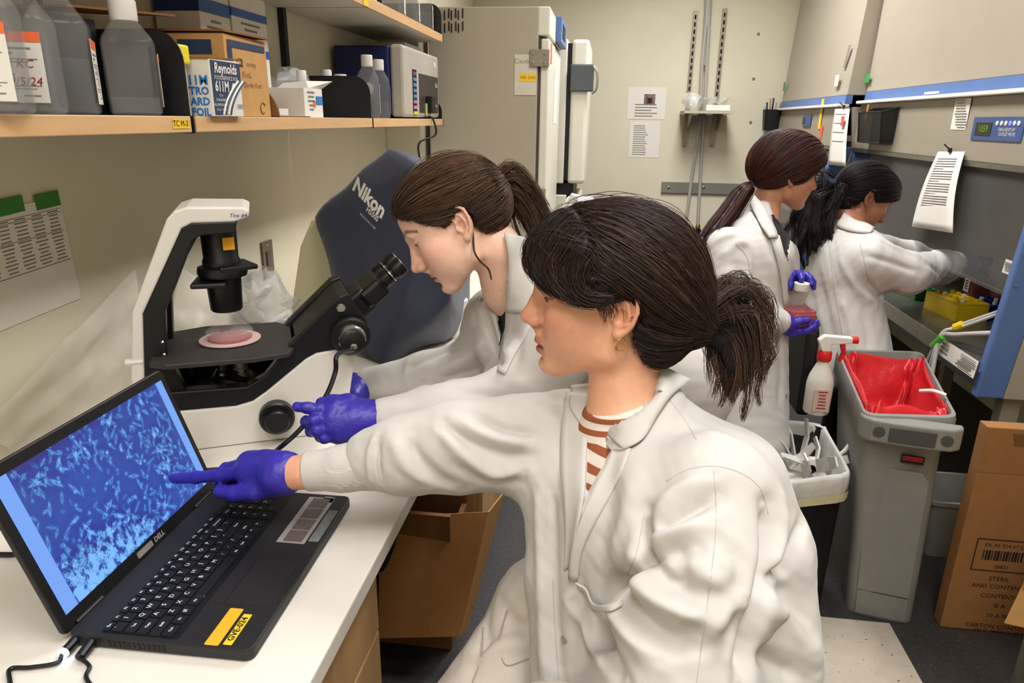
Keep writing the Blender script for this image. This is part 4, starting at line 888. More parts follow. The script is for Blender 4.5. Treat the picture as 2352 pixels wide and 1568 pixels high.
patch('lcd', fc(2258, 296, .005), NY, Z1, pw(2240, 2276, 296, xf1), .045, mat('lcd_dark', (34, 42, 24), .3), d); lettering('lcd_text', '1059', .034, fc(2258, 296, .0065), NY, Z1, mat('lcd_green', (110, 140, 50), .5, emit=(120, 150, 40), es=.3), d)
for i in range(6): MB().lathe([(.008, 0), (.008, .002), (0, .003)], fc(2291+10*i, 283, .0045), (-1, 0, 0), 10).make('button', M_wplast if i != 3 else mat('lit_button', (120, 120, 255), .4, emit=(110, 110, 255), es=1.0), d)
for i, s_ in enumerate(('FAN LIGHT UV', 'OUTLET MUTE')): lettering('panel_print', s_, .016, fc(2312, 298+11*i, .0048), NY, Z1, M_wplast, d)
patch('notice_strip', fc(2207, 262), NY, Z1, pw(2190, 2225, 262, xf1), .115, M_paper, t)
for i in range(11): patch('print_line', fc(2207, 230+6.2*i, .0016), NY, Z1, pw(2193, 2222, 262, xf1)*random.uniform(.6, 1), .0035, M_inkg, t)
g_ = patch('green_sticker', U(1993, 180, x=1.352), NY, Z1, .07, .042, mat('sticker_green', (50, 150, 70), .5), t, off=.003)
patch('tape_strip', U(2140, 213, x=1.3165), NY, Z1, .14, .010, M_paper, t)
patch('side_label', U(2318, 614, x=1.325), NY, unit((.08, 0, 1)), .062, .045, M_paper, t)
for i in range(4): patch('print_line', U(2318, 605+6*i, x=1.323), NY, Z1, .05, .004, M_inkg, t)
al = U(2198, 818, x=1.279); AP = patch('airfoil_label', al, unit(NY*1), unit((0.10, 0, 1)), .30, .062, M_paper, t, off=.006)
for i in range(8): patch('print_line', al+NY*(.06+.04*random.random())+np.array([-.0085, 0, .024-.007*i]), NY, Z1, .10, .003, M_inkg, t)
for i in range(3): patch('print_line', al-NY*(.08)+np.array([-.0085, 0, .02-.016*i]), NY, Z1, .06, .006, M_inkg, t)
Y2, Y3 = 4.225, 5.74
t = thing('biosafety_cabinet', 'far biosafety cabinet standing against the back wall', 'fume hood', (1.6, 4.98, 0), 'biosafety cabinets'); H2 = t
hood_common(t, Y2, Y3, [(1.08, .80), (1.250, 1.42), (1.255, 1.63), (1.32, 2.45)], 1.4)
xf2 = 1.2495
def f2c(px, py, dx=0): return U(px, py, x=xf2-dx)
d = patch('display_panel', f2c(1855, 277), NY, Z1, .17, .07, mat('panel_blue', (62, 84, 132), .4), t, th=.004); patch('lcd', f2c(1846, 277, .005), NY, Z1, .06, .04, mat('lcd_dark', (34, 42, 24), .3), d)
patch('yellow_tape', f2c(1886, 262), NY, Z1, .05, .17, M_yellow, t); patch('red_sticker', f2c(1886, 304), NY, Z1, .05, .075, mat('red_sticker', (226, 92, 66), .6), t)
patch('green_sticker', U(1805, 199, x=1.27), NY, Z1, .05, .06, mat('sticker_green', (50, 150, 70), .5), t, off=.012)
for i in range(9): patch('vertical_print', U(1957-1.6*i, 106+6*i, x=1.285+.0), NY, Z1, .035, .012, M_inkg, t, off=.012)
patch('faint_label', U(1927, 185, x=1.272), NY, Z1, .07, .06, mat('faint_paper', (212, 206, 192), .6), t, off=.012)
# things hanging on the cabinets
t = thing('mesh_basket', 'black wire mesh pen basket fixed to the near cabinet fascia', 'basket', fc(2018, 290))
bw = np.array([fc(1984, 255), fc(2058, 255), fc(2050, 325), fc(1990, 318)]); yA, yB2 = fc(2004, 290)[1], fc(2058, 290)[1]; zt_, zb_ = 1.608, 1.455
xo = xf1-.075
def bar(a_, b_, r=.004): MB().tube([a_, b_], r, 6).make('wire', M_blackm, t)
cs = [(xo, yA, zt_-.01), (xo, yB2, zt_-.01), (xf1-.004, yB2, zt_+.01), (xf1-.004, yA, zt_+.01)]; cb_ = [(xo+.015, yA, zb_), (xo+.015, yB2, zb_), (xf1-.004, yB2, zb_), (xf1-.004, yA, zb_)]
for i in range(4): bar(cs[i], cs[(i+1) % 4]); bar(cb_[i], cb_[(i+1) % 4]); bar(cs[i], cb_[i])
M_mesh = mat('black_mesh', (12, 12, 13), .5, alpha=.78)
for i in range(4): MB().add([cs[i], cs[(i+1) % 4], cb_[(i+1) % 4], cb_[i]], [(0, 1, 2, 3)]).make('mesh_side', M_mesh, t)
MB().add(cb_, [(0, 1, 2, 3)]).make('mesh_bottom', M_mesh, t)
o = tag(MB().tube([(xo+.02, yA-.03, zb_+.006), (xo+.03, yA-.03, zt_+.03)], .005, 6).make('pencil', M_cardl), 'wooden pencil standing in the black mesh basket', 'pencil')
def curved_sheet(name, label, corners, bow, rows_, clip_px, clipx):
    A, B_, C_, D = [np.array(c) for c in corners]; n = 12; G = []
    t = thing(name, label, 'paper', A)
    for i in range(n):
        v = i/(n-1); ro = []
        for j in range(7):
            u = j/6; p = (A*(1-u)+B_*u)*(1-v)+(D*(1-u)+C_*u)*v; p = p+np.array([-1, 0, 0])*bow*(math.sin(PI*v)*.6+v*.5+.25*math.sin(u*PI)*v); ro.append(p)
        G.append(ro)
    MB().grid(G).make('sheet', M_paper, t, smooth=True, solid=.0006, angle=180); G = np.array(G)
    for k in range(rows_):
        i = 1+k*(n-5)/rows_; i0 = int(i); f = i-i0; ra = G[i0]*(1-f)+G[i0+1]*f
        a_, b_ = ra[1]*.8+ra[0]*.2, ra[5]*.9+ra[4]*.1
        if k % 5 == 4: b_ = (a_+b_)/2
        MB().tube([a_+np.array([-.0015, 0, 0]), (ra[3] if k % 5 != 4 else (a_+b_)/2)+np.array([-.0015, 0, 0]), b_+np.array([-.0015, 0, 0])], .0013, 4).make('print_line', M_inkg, t)
    c = U(*clip_px, x=clipx); MB().box(c, (.008, .022, .018)).make('clip', M_blackm, t, bevel=.002)
    MB().tube([c+np.array([-.004, 0, .005]), c+np.array([-.02, .012, .022])], .003, 6).make('clip_arm', M_blackm, t)
    return t
curved_sheet('hanging_protocol', 'long curled white protocol sheet clipped to the near cabinet sash', [U(2155, 348, x=1.330), U(2216, 348, x=1.330), U(2195, 535, x=1.30), U(2100, 520, x=1.30)], .02, 20, (2182, 345), 1.325)
curved_sheet('hanging_sheet', 'narrow white sheet with red note clipped beside the blue post', [U(1918, 250, x=1.235), U(1952, 250, x=1.235), U(1944, 382, x=1.235), U(1904, 378, x=1.235)], .008, 4, (1938, 245), 1.233)
o = patch('red_note', U(1936, 278, x=1.222), NY, Z1, .05, .05, mat('red_note', (210, 90, 80), .6), bpy.data.objects['hanging_sheet'], off=.002)
t = thing('pen_cup', 'black mesh cup full of pens on the far cabinet', 'pen holder', f2c(1784, 275))
c = f2c(1784, 300); cx = c-np.array([.05, 0, 0])
MB().lathe([(.05, 0), (.062, .15), (.058, .15), (.048, .005), (0, .004)], cx, ZA, 20, sq=.6).make('cup', M_blackm, t, smooth=True)
for i in range(8):
    a = i*.9; p = cx+np.array([.03*math.cos(a), .03*math.sin(a), .02]); q_ = cx+np.array([.055*math.cos(a), .055*math.sin(a), .17+.03*(i % 3)])
    tag(MB().tube([p, q_], .006, 6).make('pen', [mat('pen_%d' % (i % 5), [(30, 30, 90), (160, 150, 140), (180, 130, 90), (110, 170, 200), (40, 30, 60)][i % 5], .4)]), '%s pen standing in the black mesh cup, %s' % (('navy', 'silver', 'tan', 'pale blue', 'dark purple')[i % 5], ('at the cup front', 'left of centre', 'leaning left', 'rising highest', 'at the back', 'leaning to the wall', 'right of centre', 'nearest the camera')[i]), 'pen', 'pens in the mesh cup')
# things inside the near cabinet
zw = .7805
def rack(label, px, py, w_, d_, h_, col, rot=.3, cat='tube rack', z=zw):
    c = U(px, py, z=z); t = thing('tube_rack', label, cat, c, 'racks in the cabinet'); m = mat('rack_'+'_'.join(map(str, col)), col, .45)
    R_ = rotz(rot)
    MB().box(c+ZA*(.004), (w_, d_, .008), R_, 0).make('foot', m, t); MB().box(c+ZA*(h_-.003), (w_, d_, .006), R_, 0).make('top_plate', m, t)
    for sx in (-1, 1): MB().box(c+R_ @ np.array([sx*(w_/2-.003), 0, 0])+ZA*(h_/2), (.006, d_, h_-.014), R_).make('end_wall', m, t)
    for sy in (-1, 1): MB().box(c+R_ @ np.array([0, sy*(d_/2-.003), 0])+ZA*(h_/2), (w_-.014, .005, h_-.014), R_).make('side_wall', m, t)
    for i in range(2):
        for j in range(5):
            MB().lathe([(.008, 0), (.008, .012), (0, .012)], c+R_ @ np.array([(i-.5)*w_*.45, (j-2)*d_*.18, 0])+ZA*(h_+.0005), ZA, 8).make('tube_cap', m if (i+j) % 3 else M_wplast, t)
    return t
rack('yellow tube rack standing in the near cabinet', 2190, 722, .13, .22, .075, (206, 176, 20), .15)
rack('green tube rack at the back of the near cabinet beside the sleeve', 2095, 676, .10, .24, .05, (26, 110, 52), .1)
rack('dark blue tip box standing behind the yellow rack', 2268, 724, .10, .14, .06, (24, 34, 96), .2, 'tip box')
c = U(2245, 690, z=zw+.0); c = np.array([1.74, 3.02, zw])
c = U(2245, 672, z=zw+.02); c[2] = zw
t = thing('media_jar', 'bottle with red medium and white label inside the near cabinet', 'bottle', c)
MB().lathe([(.05, 0), (.052, .01), (.052, .10), (.03, .13), (.03, .16)], c, n=28, sq=.55).make('body', M_clear, t, smooth=True)
MB().lathe([(.048, .003), (.049, .09), (0, .0901)], c, n=28, sq=.55).make('medium', mat('red_medium', (150, 22, 28), .15), t, smooth=True)
MB().lathe([(.033, .15), (.033, .185), (0, .186)], c, n=24).make('cap', M_black, t, smooth=True)
patch('label', c+np.array([-.053, .0, .055]), NY, Z1, .05, .06, M_paper, t)
for i in range(4): patch('print_line', c+np.array([-.0545, .0, .075-.012*i]), NY, Z1, .04*random.uniform(.5, 1), .005, M_ink, t)
c = U(2216, 728, z=zw); t = thing('small_vial', 'small dark vial with white label in front of the yellow rack', 'vial', c)
MB().lathe([(.014, 0), (.014, .03), (.01, .035)], c, n=16).make('body', M_wplast, t, smooth=True); MB().lathe([(.0145, .034), (.0145, .06), (0, .061)], c, n=16).make('cap', mat('vial_navy', (24, 24, 60), .4), t, smooth=True)
c = U(2300, 690, z=zw); t = thing('waste_flask', 'clear waste flask inside the near cabinet next to the blue post', 'flask', c)
MB().lathe([(.06, 0), (.062, .01), (.055, .06), (.025, .15), (.025, .19)], c, n=24).make('flask', M_clear, t, smooth=True); MB().lathe([(.058, .004), (.052, .05), (0, .0501)], c, n=24).make('liquid', mat('pink_waste', (170, 60, 66), .2, alpha=.8), t, smooth=True)
# aspirator tubing over the front airfoil
M_tube = mat('silicone_tube', (206, 204, 196), .3, alpha=.8)
cl = U(2160, 772, x=1.255)
t = thing('aspirator_tubing', 'pale silicone tubing with yellow and green clamps over the cabinet lip', 'tubing', cl)
for k, pts in enumerate(([U(2118, 850, x=1.245), cl, U(2200, 748, x=1.30), U(2300, 712, x=1.36), U(2345, 690, x=1.42)], [U(2130, 858, x=1.245), cl+ZA*.008, U(2205, 752, x=1.30), U(2300, 718, x=1.36), U(2345, 696, x=1.42)], [U(2140, 862, x=1.245), cl-ZA*.006, U(2200, 768, x=1.28), U(2290, 764, x=1.33), U(2340, 764, x=1.38)])):
    MB().tube(catmull(pts, 30), .0055 if k < 2 else .008, 8).make('tube', M_tube, t, smooth=True)
MB().tube([U(2192, 752, x=1.288), U(2212, 744, x=1.305)], .014, 10).make('yellow_clamp', M_yellow, t, bevel=.002); MB().tube([U(2142, 795, x=1.248), U(2166, 772, x=1.258)], .013, 10).make('green_clamp', mat('clamp_green', (90, 180, 60), .4), t, bevel=.002)

# ---------------------------------------------------------------- bins, cartons
def ring(corners, r, z, n=5):
    """rounded quad through 4 xy corners (ccw)"""
    out = []; C4 = [np.array(c[:2], float) for c in corners]
    for i in range(4):
        p, a, b_ = C4[i], C4[i-1], C4[(i+1) % 4]; da, db = unit(a-p), unit(b_-p)
        for k in range(n):
            s = k/(n-1); q = (p+da*r)*(1-s)**2+p*2*s*(1-s)+(p+db*r)*s**2; out.append((q[0], q[1], z))
    return out
def loft(rings, cap0=True):
    m = MB(); n = len(rings[0]); V = [v for r in rings for v in r]
    F = [(i*n+j, i*n+(j+1) % n, (i+1)*n+(j+1) % n, (i+1)*n+j) for i in range(len(rings)-1) for j in range(n)]
    if cap0: F.append(tuple(range(n))[::-1])
    return m.add(V, F)
def inset(q, d):
    q = [np.array(p, float) for p in q]; c = sum(q)/4; return [p+unit(c-p)*d for p in q]
RZ = .735
NL, NR, FR, FL = [U(px, py, z=RZ)[:2] for px, py in ((1985, 955), (2205, 962), (2118, 806), (1918, 800))]
top = [NL, NR, FR, FL]
ldir = unit((FL+FR)/2-(NL+NR)/2); sdir = np.array([ldir[1], -ldir[0]])
nb = np.array([.962, 2.045]); bot = [nb-sdir*.100, nb+sdir*.100, nb+sdir*.105+ldir*.50, nb-sdir*.105+ldir*.50]
t = thing('waste_bin', 'tall grey slim waste bin with red bag beside the cabinet', 'bin', (nb[0], nb[1]+.25, 0)); BIN = t
mid = [np.array(a)*.25+np.array(b_)*.75 for a, b_ in zip(bot, top)]
tin = inset(top, .035); bin_ = inset(bot, .02)
MB.F = None
m_ = loft([ring(bot, .05, .0), ring([a*.72+b_*.28 for a, b_ in zip(map(np.array, bot), map(np.array, tin))], .05, .3*RZ), ring(tin, .05, RZ-.10), ring(tin, .05, RZ-.06)]); m_.make('body', M_binG, t, smooth=True)
loft([ring(inset(tin, .008), .05, RZ-.06), ring(inset(bot, .03), .05, .04)], False).make('inner_wall', M_binG, t, smooth=True)
m_ = loft([ring(inset(top, .012), .05, RZ-.085), ring(top, .045, RZ-.075), ring(top, .045, RZ-.012), ring(inset(top, .006), .045, RZ), ring(inset(top, .026), .04, RZ), ring(inset(top, .032), .04, RZ-.02), ring(inset(tin, .008), .05, RZ-.06)], False)
m_.make('rim', M_binG, t, smooth=True)
l3 = np.array([ldir[0], ldir[1], 0]); s3 = np.array([sdir[0], sdir[1], 0]); nm = np.array([*((NL+NR)/2), RZ])
arcp = [(-.135, 0), (-.13, -.03), (-.105, -.05), (-.05, -.058), (.05, -.058), (.105, -.05), (.13, -.03), (.135, 0)]
MB().prism(arcp, nm-ZA*.006+l3*.01, s3, l3, -ZA*.07).make('handle_lip', M_binG, t, bevel=.008, seg=3)
for dx, w_ in ((-.085, .032), (.088, .032)):
    MB().lathe([(w_/2, 0), (w_/2, .002), (0, .0022)], nm+s3*dx-l3*.0445-ZA*.04, -l3, 16).make('grip_hole', mat('grip_dark', (74, 72, 68), .6), t)
MB().box(nm-l3*.0495-ZA*.042, (.12, .004, .045), np.array([s3, l3, ZA]).T).make('grip_recess', mat('grip_dark', (74, 72, 68), .6), t, bevel=.006)
# front face of the body: frame between bottom edge and top
fb0 = np.array([*((np.array(bot[0])+np.array(bot[1]))/2), 0]); ft0 = np.array([*((np.array(tin[0])+np.array(tin[1]))/2), RZ-.10]); fu = unit(ft0-fb0); fn = unit(np.cross(s3, fu)); fn = fn if fn[1] < 0 else -fn
H_ = np.linalg.norm(ft0-fb0)
pp = [(-.075, .10), (.075, .10), (.082, H_*.82), (.06, H_*.865), (-.06, H_*.865), (-.082, H_*.82)]
def panel_ring(poly, o, w_, name, m, lift):
    c = np.mean(poly, 0); n = len(poly); inn = [(c[0]+(p[0]-c[0])*(1-w_/abs(.08)), c[1]+(p[1]-c[1])*(1-w_/(H_*.4))) for p in poly]
    A = [o+s3*p[0]+fu*p[1]+fn*lift for p in poly]; B_ = [o+s3*p[0]+fu*p[1]+fn*lift for p in inn]; C_ = [q-fn*(lift+.01) for q in A]
    m_ = MB().add(A+B_+C_, [(i, (i+1) % n, n+(i+1) % n, n+i) for i in range(n)]+[(2*n+i, 2*n+(i+1) % n, (i+1) % n, i) for i in range(n)]); return m_.make(name, m, t)
MB().prism(pp, fb0+fn*.0, s3, fu, fn*.005).make('front_panel', M_binG, t, bevel=.003)
MB().prism([(-.074, .005), (.074, .005), (.074, .095), (-.074, .095)], fb0, s3, fu, fn*.003).make('foot_panel', M_binG, t, bevel=.003)
bd = fb0+fu*(H_*.93)+fn*.003
p = patch('badge', bd+s3*.03, s3, fu, .062, .028, M_black, t); patch('badge_red', bd+s3*.03+fn*.001+fu*.003, s3, fu, .054, .013, M_red, p, off=.001); lettering('badge_text', 'Rubbermaid', .0105, bd+s3*.03+fn*.003+fu*.003, s3, fu, M_black, p)
# red bag
rr = np.random.RandomState(4); G = []; cen = np.array([*(sum(top)/4), 0]); n = 80
prof = [(1.02, -.06), (1.01, -.03), (.97, .0), (.91, .012), (.86, -.01), (.82, -.05), (.78, -.09), (.70, -.13), (.60, -.17), (.45, -.18), (.28, -.21), (.12, -.2), (0.0, -.21)]
rt = np.array(ring(inset(top, .03), .05, 0, 6)); idx = np.linspace(0, len(rt), n+1)[:-1]
rp = np.array([rt[int(i) % len(rt)]*(1-(i % 1))+rt[(int(i)+1) % len(rt)]*(i % 1) for i in idx])
def sm(n, k):
    v = rr.randn(n); 
    for _ in range(k): v = (np.roll(v, 1)+v*2+np.roll(v, -1))/4
    return v/np.abs(v).max()
bagc = cen-l3*.10
for (f, dz) in prof:
    a_, b_ = sm(n, 2), sm(n, 1); ro = []
    for j in range(n):
        p = np.array([rp[j][0], rp[j][1], 0]); al_ = np.dot(p-cen, l3); p = p-l3*max(0, al_-.2)*.6
        q = cen+(p-cen)*(f+.075*a_[j]*(.25 if f > .95 else 1))+ZA*(RZ+dz+.030*b_[j]*(1 if f > .15 else .2)); ro.append(q)
    G.append(ro)
G = [[r[j] for r in G] for j in range(n)]
Ga = np.array(G); gs = Ga.shape; Gf = Ga.reshape(-1, 3); ins_ = np.tile(np.array([0, .1, .3, .8, 1, 1, 1, 1, 1, 1, 1, 1, 1.0]), n)
def nz3(P, sc, seed):
    r = np.random.RandomState(seed); o_ = np.zeros(len(P))
    for _ in range(7): o_ += np.abs(np.sin(P @ (r.randn(3)*sc)+r.uniform(0, 6.28)))
    return o_/7-.64
for q_, (sc_, am_) in enumerate(((22, .05), (55, .035))): Gf = Gf+np.stack([nz3(Gf, sc_, 60+q_*3+i) for i in range(3)], -1)*(ins_*am_)[:, None]
G = Gf.reshape(gs)
o = MB().grid(G, cu=True).make('bag_liner', M_bag, None, smooth=True, sub=1, angle=180); tag(o, 'crumpled red biohazard bag lining the grey bin', 'bag')
crn = nm+l3*.03
tag(MB().tube(catmull([crn+s3*.06+l3*.20+ZA*.006, crn+s3*.09+l3*.18+ZA*.018, crn+s3*.125+l3*.17+ZA*.012], 8), .006, 6).make('zip_tie', M_wplast, None, smooth=True), 'white tie strip bridging the red bag and bin rim', 'tie')
# spray bottle hooked on the rim
c = U(1873, 945, t=2.27)
t = thing('spray_bottle', 'white spray bottle with red trigger hooked on the grey bin', 'bottle', c)
MB().lathe([(.036, 0), (.04, .006), (.041, .10), (.036, .125), (.02, .165), (.016, .175), (.016, .185)], c, n=28).make('body', mat('milky_bottle', (222, 216, 204), .4, alpha=.95), t, smooth=True)
lbl = patch('label', c+np.array([0, -.0405, .055]), (1, 0, 0), Z1, .05, .075, mat('pink_label', (214, 176, 164), .6), t, th=.002)
for i in range(6): patch('print_line', c+np.array([0, -.0435, .085-.011*i]), (1, 0, 0), Z1, .042*random.uniform(.5, 1), .003, M_inkr, lbl)
MB().lathe([(.021, .178), (.022, .18), (.022, .205), (.02, .208)], c, n=20).make('collar', M_red, t, smooth=True)
MB().prism([(-.012, .208), (.014, .208), (.014, .232), (.075, .240), (.075, .258), (-.01, .262), (-.028, .245)], c-np.array([0, .012, 0]), (1, 0, 0), (0, 0, 1), (0, .024, 0)).make('head', M_wplast, t, bevel=.004)
MB().prism([(.040, .236), (.056, .238), (.062, .205), (.05, .175), (.042, .178), (.05, .206)], c-np.array([0, .007, 0]), (1, 0, 0), (0, 0, 1), (0, .014, 0)).make('trigger', M_red, t, bevel=.002)
MB().lathe([(.011, 0), (.012, .018), (.008, .02), (0, .02)], c+np.array([.074, 0, .249]), (1, 0, 0), 14).make('nozzle', M_red, t, smooth=True)
# black bin with clear liner
RB = .5
q4 = [np.array([.585, 1.975]), U(1958, 1092, z=RB)[:2], U(1892, 975, z=RB)[:2], U(1722, 962, z=RB)[:2]]
b4 = [np.array([.60, 2.0]), np.array([.782, 2.05]), np.array([.80, 2.27]), np.array([.60, 2.25])]
t = thing('waste_bin', 'black waste bin with clear liner half hidden by the seated person', 'bin', (.69, 2.15, 0))
loft([ring(b4, .04, 0), ring(inset(q4, .012), .05, RB-.06), ring(inset(q4, .006), .05, RB)]).make('body', M_black, t, smooth=True)
loft([ring(inset(q4, .014), .05, RB), ring(inset(b4, .02), .04, .03)], False).make('inner_wall', M_black, t, smooth=True)
M_liner = mat('bin_liner_film', (214, 212, 202), .3, .1, 20, alpha=.9, bump=.5, bs=25)
def noisy(r, amp, seed):
    q = np.random.RandomState(seed); r = np.array(r); return [tuple(p) for p in r+q.randn(*r.shape)*amp]
loft([noisy(ring(inset(q4, -.006), .05, RB-.062, 8), .003, 1), noisy(ring(inset(q4, -.008), .05, RB-.02, 8), .002, 2), noisy(ring(inset(q4, -.002), .05, RB+.012, 8), .003, 3), noisy(ring(inset(q4, .02), .05, RB+.004, 8), .003, 4), noisy(ring(inset(q4, .035), .05, RB-.06, 8), .006, 5), noisy(ring(inset(q4, .05), .05, RB-.16, 8), .008, 6), noisy(ring(inset(q4, .09), .03, RB-.19, 8), .008, 7)], False).make('liner', M_liner, t, smooth=True, sub=1)
loft([noisy(ring(inset(q4, -.009), .05, RB-.085, 8), .001, 1), noisy(ring(inset(q4, -.0095), .05, RB-.055, 8), .001, 2)], False).make('liner_band', mat('band_cream', (208, 198, 160), .5), t, smooth=True)
rr = np.random.RandomState(8); cq = sum(q4)/4
MB().prism([(a-.001, b_) for a, b_ in ((-.085, -.085), (.085, -.085), (.09, .11), (-.085, .11))], (cq[0], cq[1], RB-.11), (1, 0, 0), (0, 1, 0), ZA*.03).make('waste_fill', M_paper, t)
desc = ['lying flat on top', 'standing upright at the back', 'leaning on the liner', 'bent at its tip', 'half under the others', 'nearest the rim', 'crossing two others', 'longest in the bin', 'with a torn end', 'beside the dark cap']
for k in range(10):
    p = np.array([cq[0]+.04+rr.uniform(-.08, .06), cq[1]+rr.uniform(-.07, .09), RB-.085+.006*k]); d = unit((rr.randn()*.5, rr.randn()*.5, rr.uniform(.3, 1.1)))
    L = rr.uniform(.09, .17); s_ = unit(np.cross(d, (1, .2, .1)))*rr.uniform(.012, .022); u_ = np.cross(unit(s_), d)*.003
    m_ = MB(); A = p; B_ = p+d*L*.5+u_*3; C_ = p+d*L
    m_.hexa([A-s_-u_, A+s_-u_, A+s_+u_, A-s_+u_, B_-s_-u_, B_+s_-u_, B_+s_+u_, B_-s_+u_]); m_.hexa([B_-s_-u_, B_+s_-u_, B_+s_+u_, B_-s_+u_, C_-s_*.7-u_, C_+s_*.7-u_, C_+s_*.7+u_, C_-s_*.7+u_])
    tag(m_.make('pipette_wrapper', mat('wrapper_white', (222, 218, 210), .5, .1), None), 'white paper pipette wrapper in the black bin, %s' % desc[k], 'wrapper', 'wrappers in the black bin')
tag(MB().lathe([(.012, 0), (.014, .004), (.013, .02), (.008, .02), (.007, .006), (0, .005)], (cq[0]+.02, cq[1]-.05, RB-.055), unit((.3, -.6, .6)), 14).make('thrown_lid', M_black, None, smooth=True), 'small dark cap thrown among the wrappers in the black bin', 'cap')
# standing carton on the right, nearer carton, grey tub
t = thing('shipping_carton', 'brown shipping carton standing upright right of the grey bin', 'box', (1.33, 2.05, 0))
cx0, cx1, cy0 = 1.143, 1.56, 2.03
MB().span((cx0, cy0, 0.001), (cx1, cy0+.05, .705)).make('body', mat('carton_brown', (150, 104, 58), .8, .06, 30, bump=.1, bs=120), t, bevel=.003)
MB().span((cx0+.001, cy0-.002, .56), (cx1, cy0, .704)).make('top_flap', mat('carton_brown2', (142, 98, 54), .8, .06, 30), t)
MB().prism([(.07, -.01), (.13, -.01), (.12, -.05), (.08, -.05)], (cx0, cy0-.0026, .70), (1, 0, 0), (0, 0, 1), (0, .0008, 0)).make('hand_hole', mat('carton_dark', (104, 70, 38), .8), t)
cyf = cy0-.0006; RX = (1, 0, 0)
bx_ = U(2282, 1275, y=cyf); 
for (dx, dz, ww, hh) in ((0, .055, .17, .003), (0, -.055, .17, .003), (-.085, 0, .003, .11), (.085, 0, .003, .11)): patch('print_frame', bx_+np.array([dx+.03, 0, dz]), RX, Z1, ww, hh, M_ink, t)
lettering('print', 'EX AS 924 67 CT', .017, bx_+np.array([.03, 0, .035]), RX, Z1, M_ink, t); lettering('print', '28821', .017, bx_+np.array([.03, 0, -.04]), RX, Z1, M_ink, t)
for i in range(14): patch('bar', bx_+np.array([-.03+.0085*i, 0, 0]), RX, Z1, .003+.002*(i % 3), .034, M_ink, t)
for i, (py, s_) in enumerate(((1330, 'STERIL'), (1348, 'AND CONTENTS'), (1370, 'CONTENTS'), (1392, 'IS A'), (1415, '10 A MM'), (1440, 'CARTON CONTENTS'), (1452, 'QUE MARQUIEX'))):
    lettering('print', s_, .021, U(2295, py, y=cyf), RX, Z1, M_ink, t)
q0 = U(2305, 1432, y=1.55); q1 = U(2345, 1250, y=1.55)
t = thing('open_carton', 'lighter brown carton on a low trolley, cut off by the right photo edge', 'box', (1.2, 1.7, q0[2]))
MB().hexa([(q0[0], 1.55, q0[2]), (1.42, 1.45, q0[2]), (1.50, 1.80, q0[2]), (q0[0]+.26, 1.86, q0[2]), (q0[0]+.035, 1.55, q0[2]+.22), (1.44, 1.45, q0[2]+.22), (1.52, 1.80, q0[2]+.22), (q0[0]+.28, 1.86, q0[2]+.22)]).make('body', M_cardl, t, bevel=.003)
MB().hexa([(q0[0]+.018, 1.548, q0[2]+.10), (1.43, 1.448, q0[2]+.10), (1.43, 1.450, q0[2]+.10), (q0[0]+.018, 1.55, q0[2]+.10), (q0[0]+.02, 1.546, q0[2]+.22), (1.44, 1.446, q0[2]+.22), (1.44, 1.45, q0[2]+.22), (q0[0]+.02, 1.55, q0[2]+.22)]).make('flap', M_card, t)
t = thing('low_trolley', 'low grey trolley under the carton, outside the right photo edge', 'trolley', (1.38, 1.66, 0))
MB().span((1.22, 1.52, q0[2]-.03), (1.55, 1.80, q0[2]-.001)).make('deck', M_alu, t, bevel=.003)
for (xx, yy) in ((1.23, 1.53), (1.51, 1.53), (1.23, 1.76), (1.51, 1.76)): MB().span((xx, yy, 0), (xx+.03, yy+.03, q0[2]-.03)).make('leg', M_alu, t)
c = U(2185, 1335, z=0); 
t = thing('grey_tub', 'small grey plastic tub on the floor behind the grey bin', 'tub', (1.36, 2.5, 0))
qq = [np.array([1.24, 2.42]), np.array([1.52, 2.42]), np.array([1.52, 2.66]), np.array([1.24, 2.66])]
loft([ring(inset(qq, .03), .03, 0), ring(qq, .03, .22), ring(inset(qq, -.012), .03, .225), ring(inset(qq, -.012), .03, .24), ring(inset(qq, .006), .03, .24), ring(inset(qq, .03), .03, .02)]).make('tub', M_binG, t, smooth=True)
# ---------------------------------------------------------------- implicit surfaces for bodies and cloth
def smin(a, b, k):
    if k <= 0: return np.minimum(a, b)
    h = np.maximum(k-np.abs(a-b), 0)/k; return np.minimum(a, b)-h*h*k*.25
def smax(a, b, k): return -smin(-a, -b, k)
def s_ell(p, c, r, R=None):
    q = p-np.array(c); 
    if R is not None: q = q @ R
    r = np.array(r, float); k0 = np.sqrt(((q/r)**2).sum(1)); k1 = np.sqrt(((q/(r*r))**2).sum(1))+1e-9; return k0*(k0-1)/k1
def s_cap(p, a, b, ra, rb=None):
    rb = ra if rb is None else rb; a = np.array(a, float); b = np.array(b, float); d = b-a; q = p-a
    h = np.clip(q @ d/(d @ d+1e-12), 0, 1); return np.sqrt(((q-h[:, None]*d)**2).sum(1))-(ra+(rb-ra)*h)
def s_chain(p, pts, rs, k=0.0):
    d = None
    for i in range(len(pts)-1):
        e = s_cap(p, pts[i], pts[i+1], rs[i], rs[i+1]); d = e if d is None else smin(d, e, k)
    return d
_E = [(0, 1), (2, 3), (4, 5), (6, 7), (0, 2), (1, 3), (4, 6), (5, 7), (0, 4), (1, 5), (2, 6), (3, 7)]
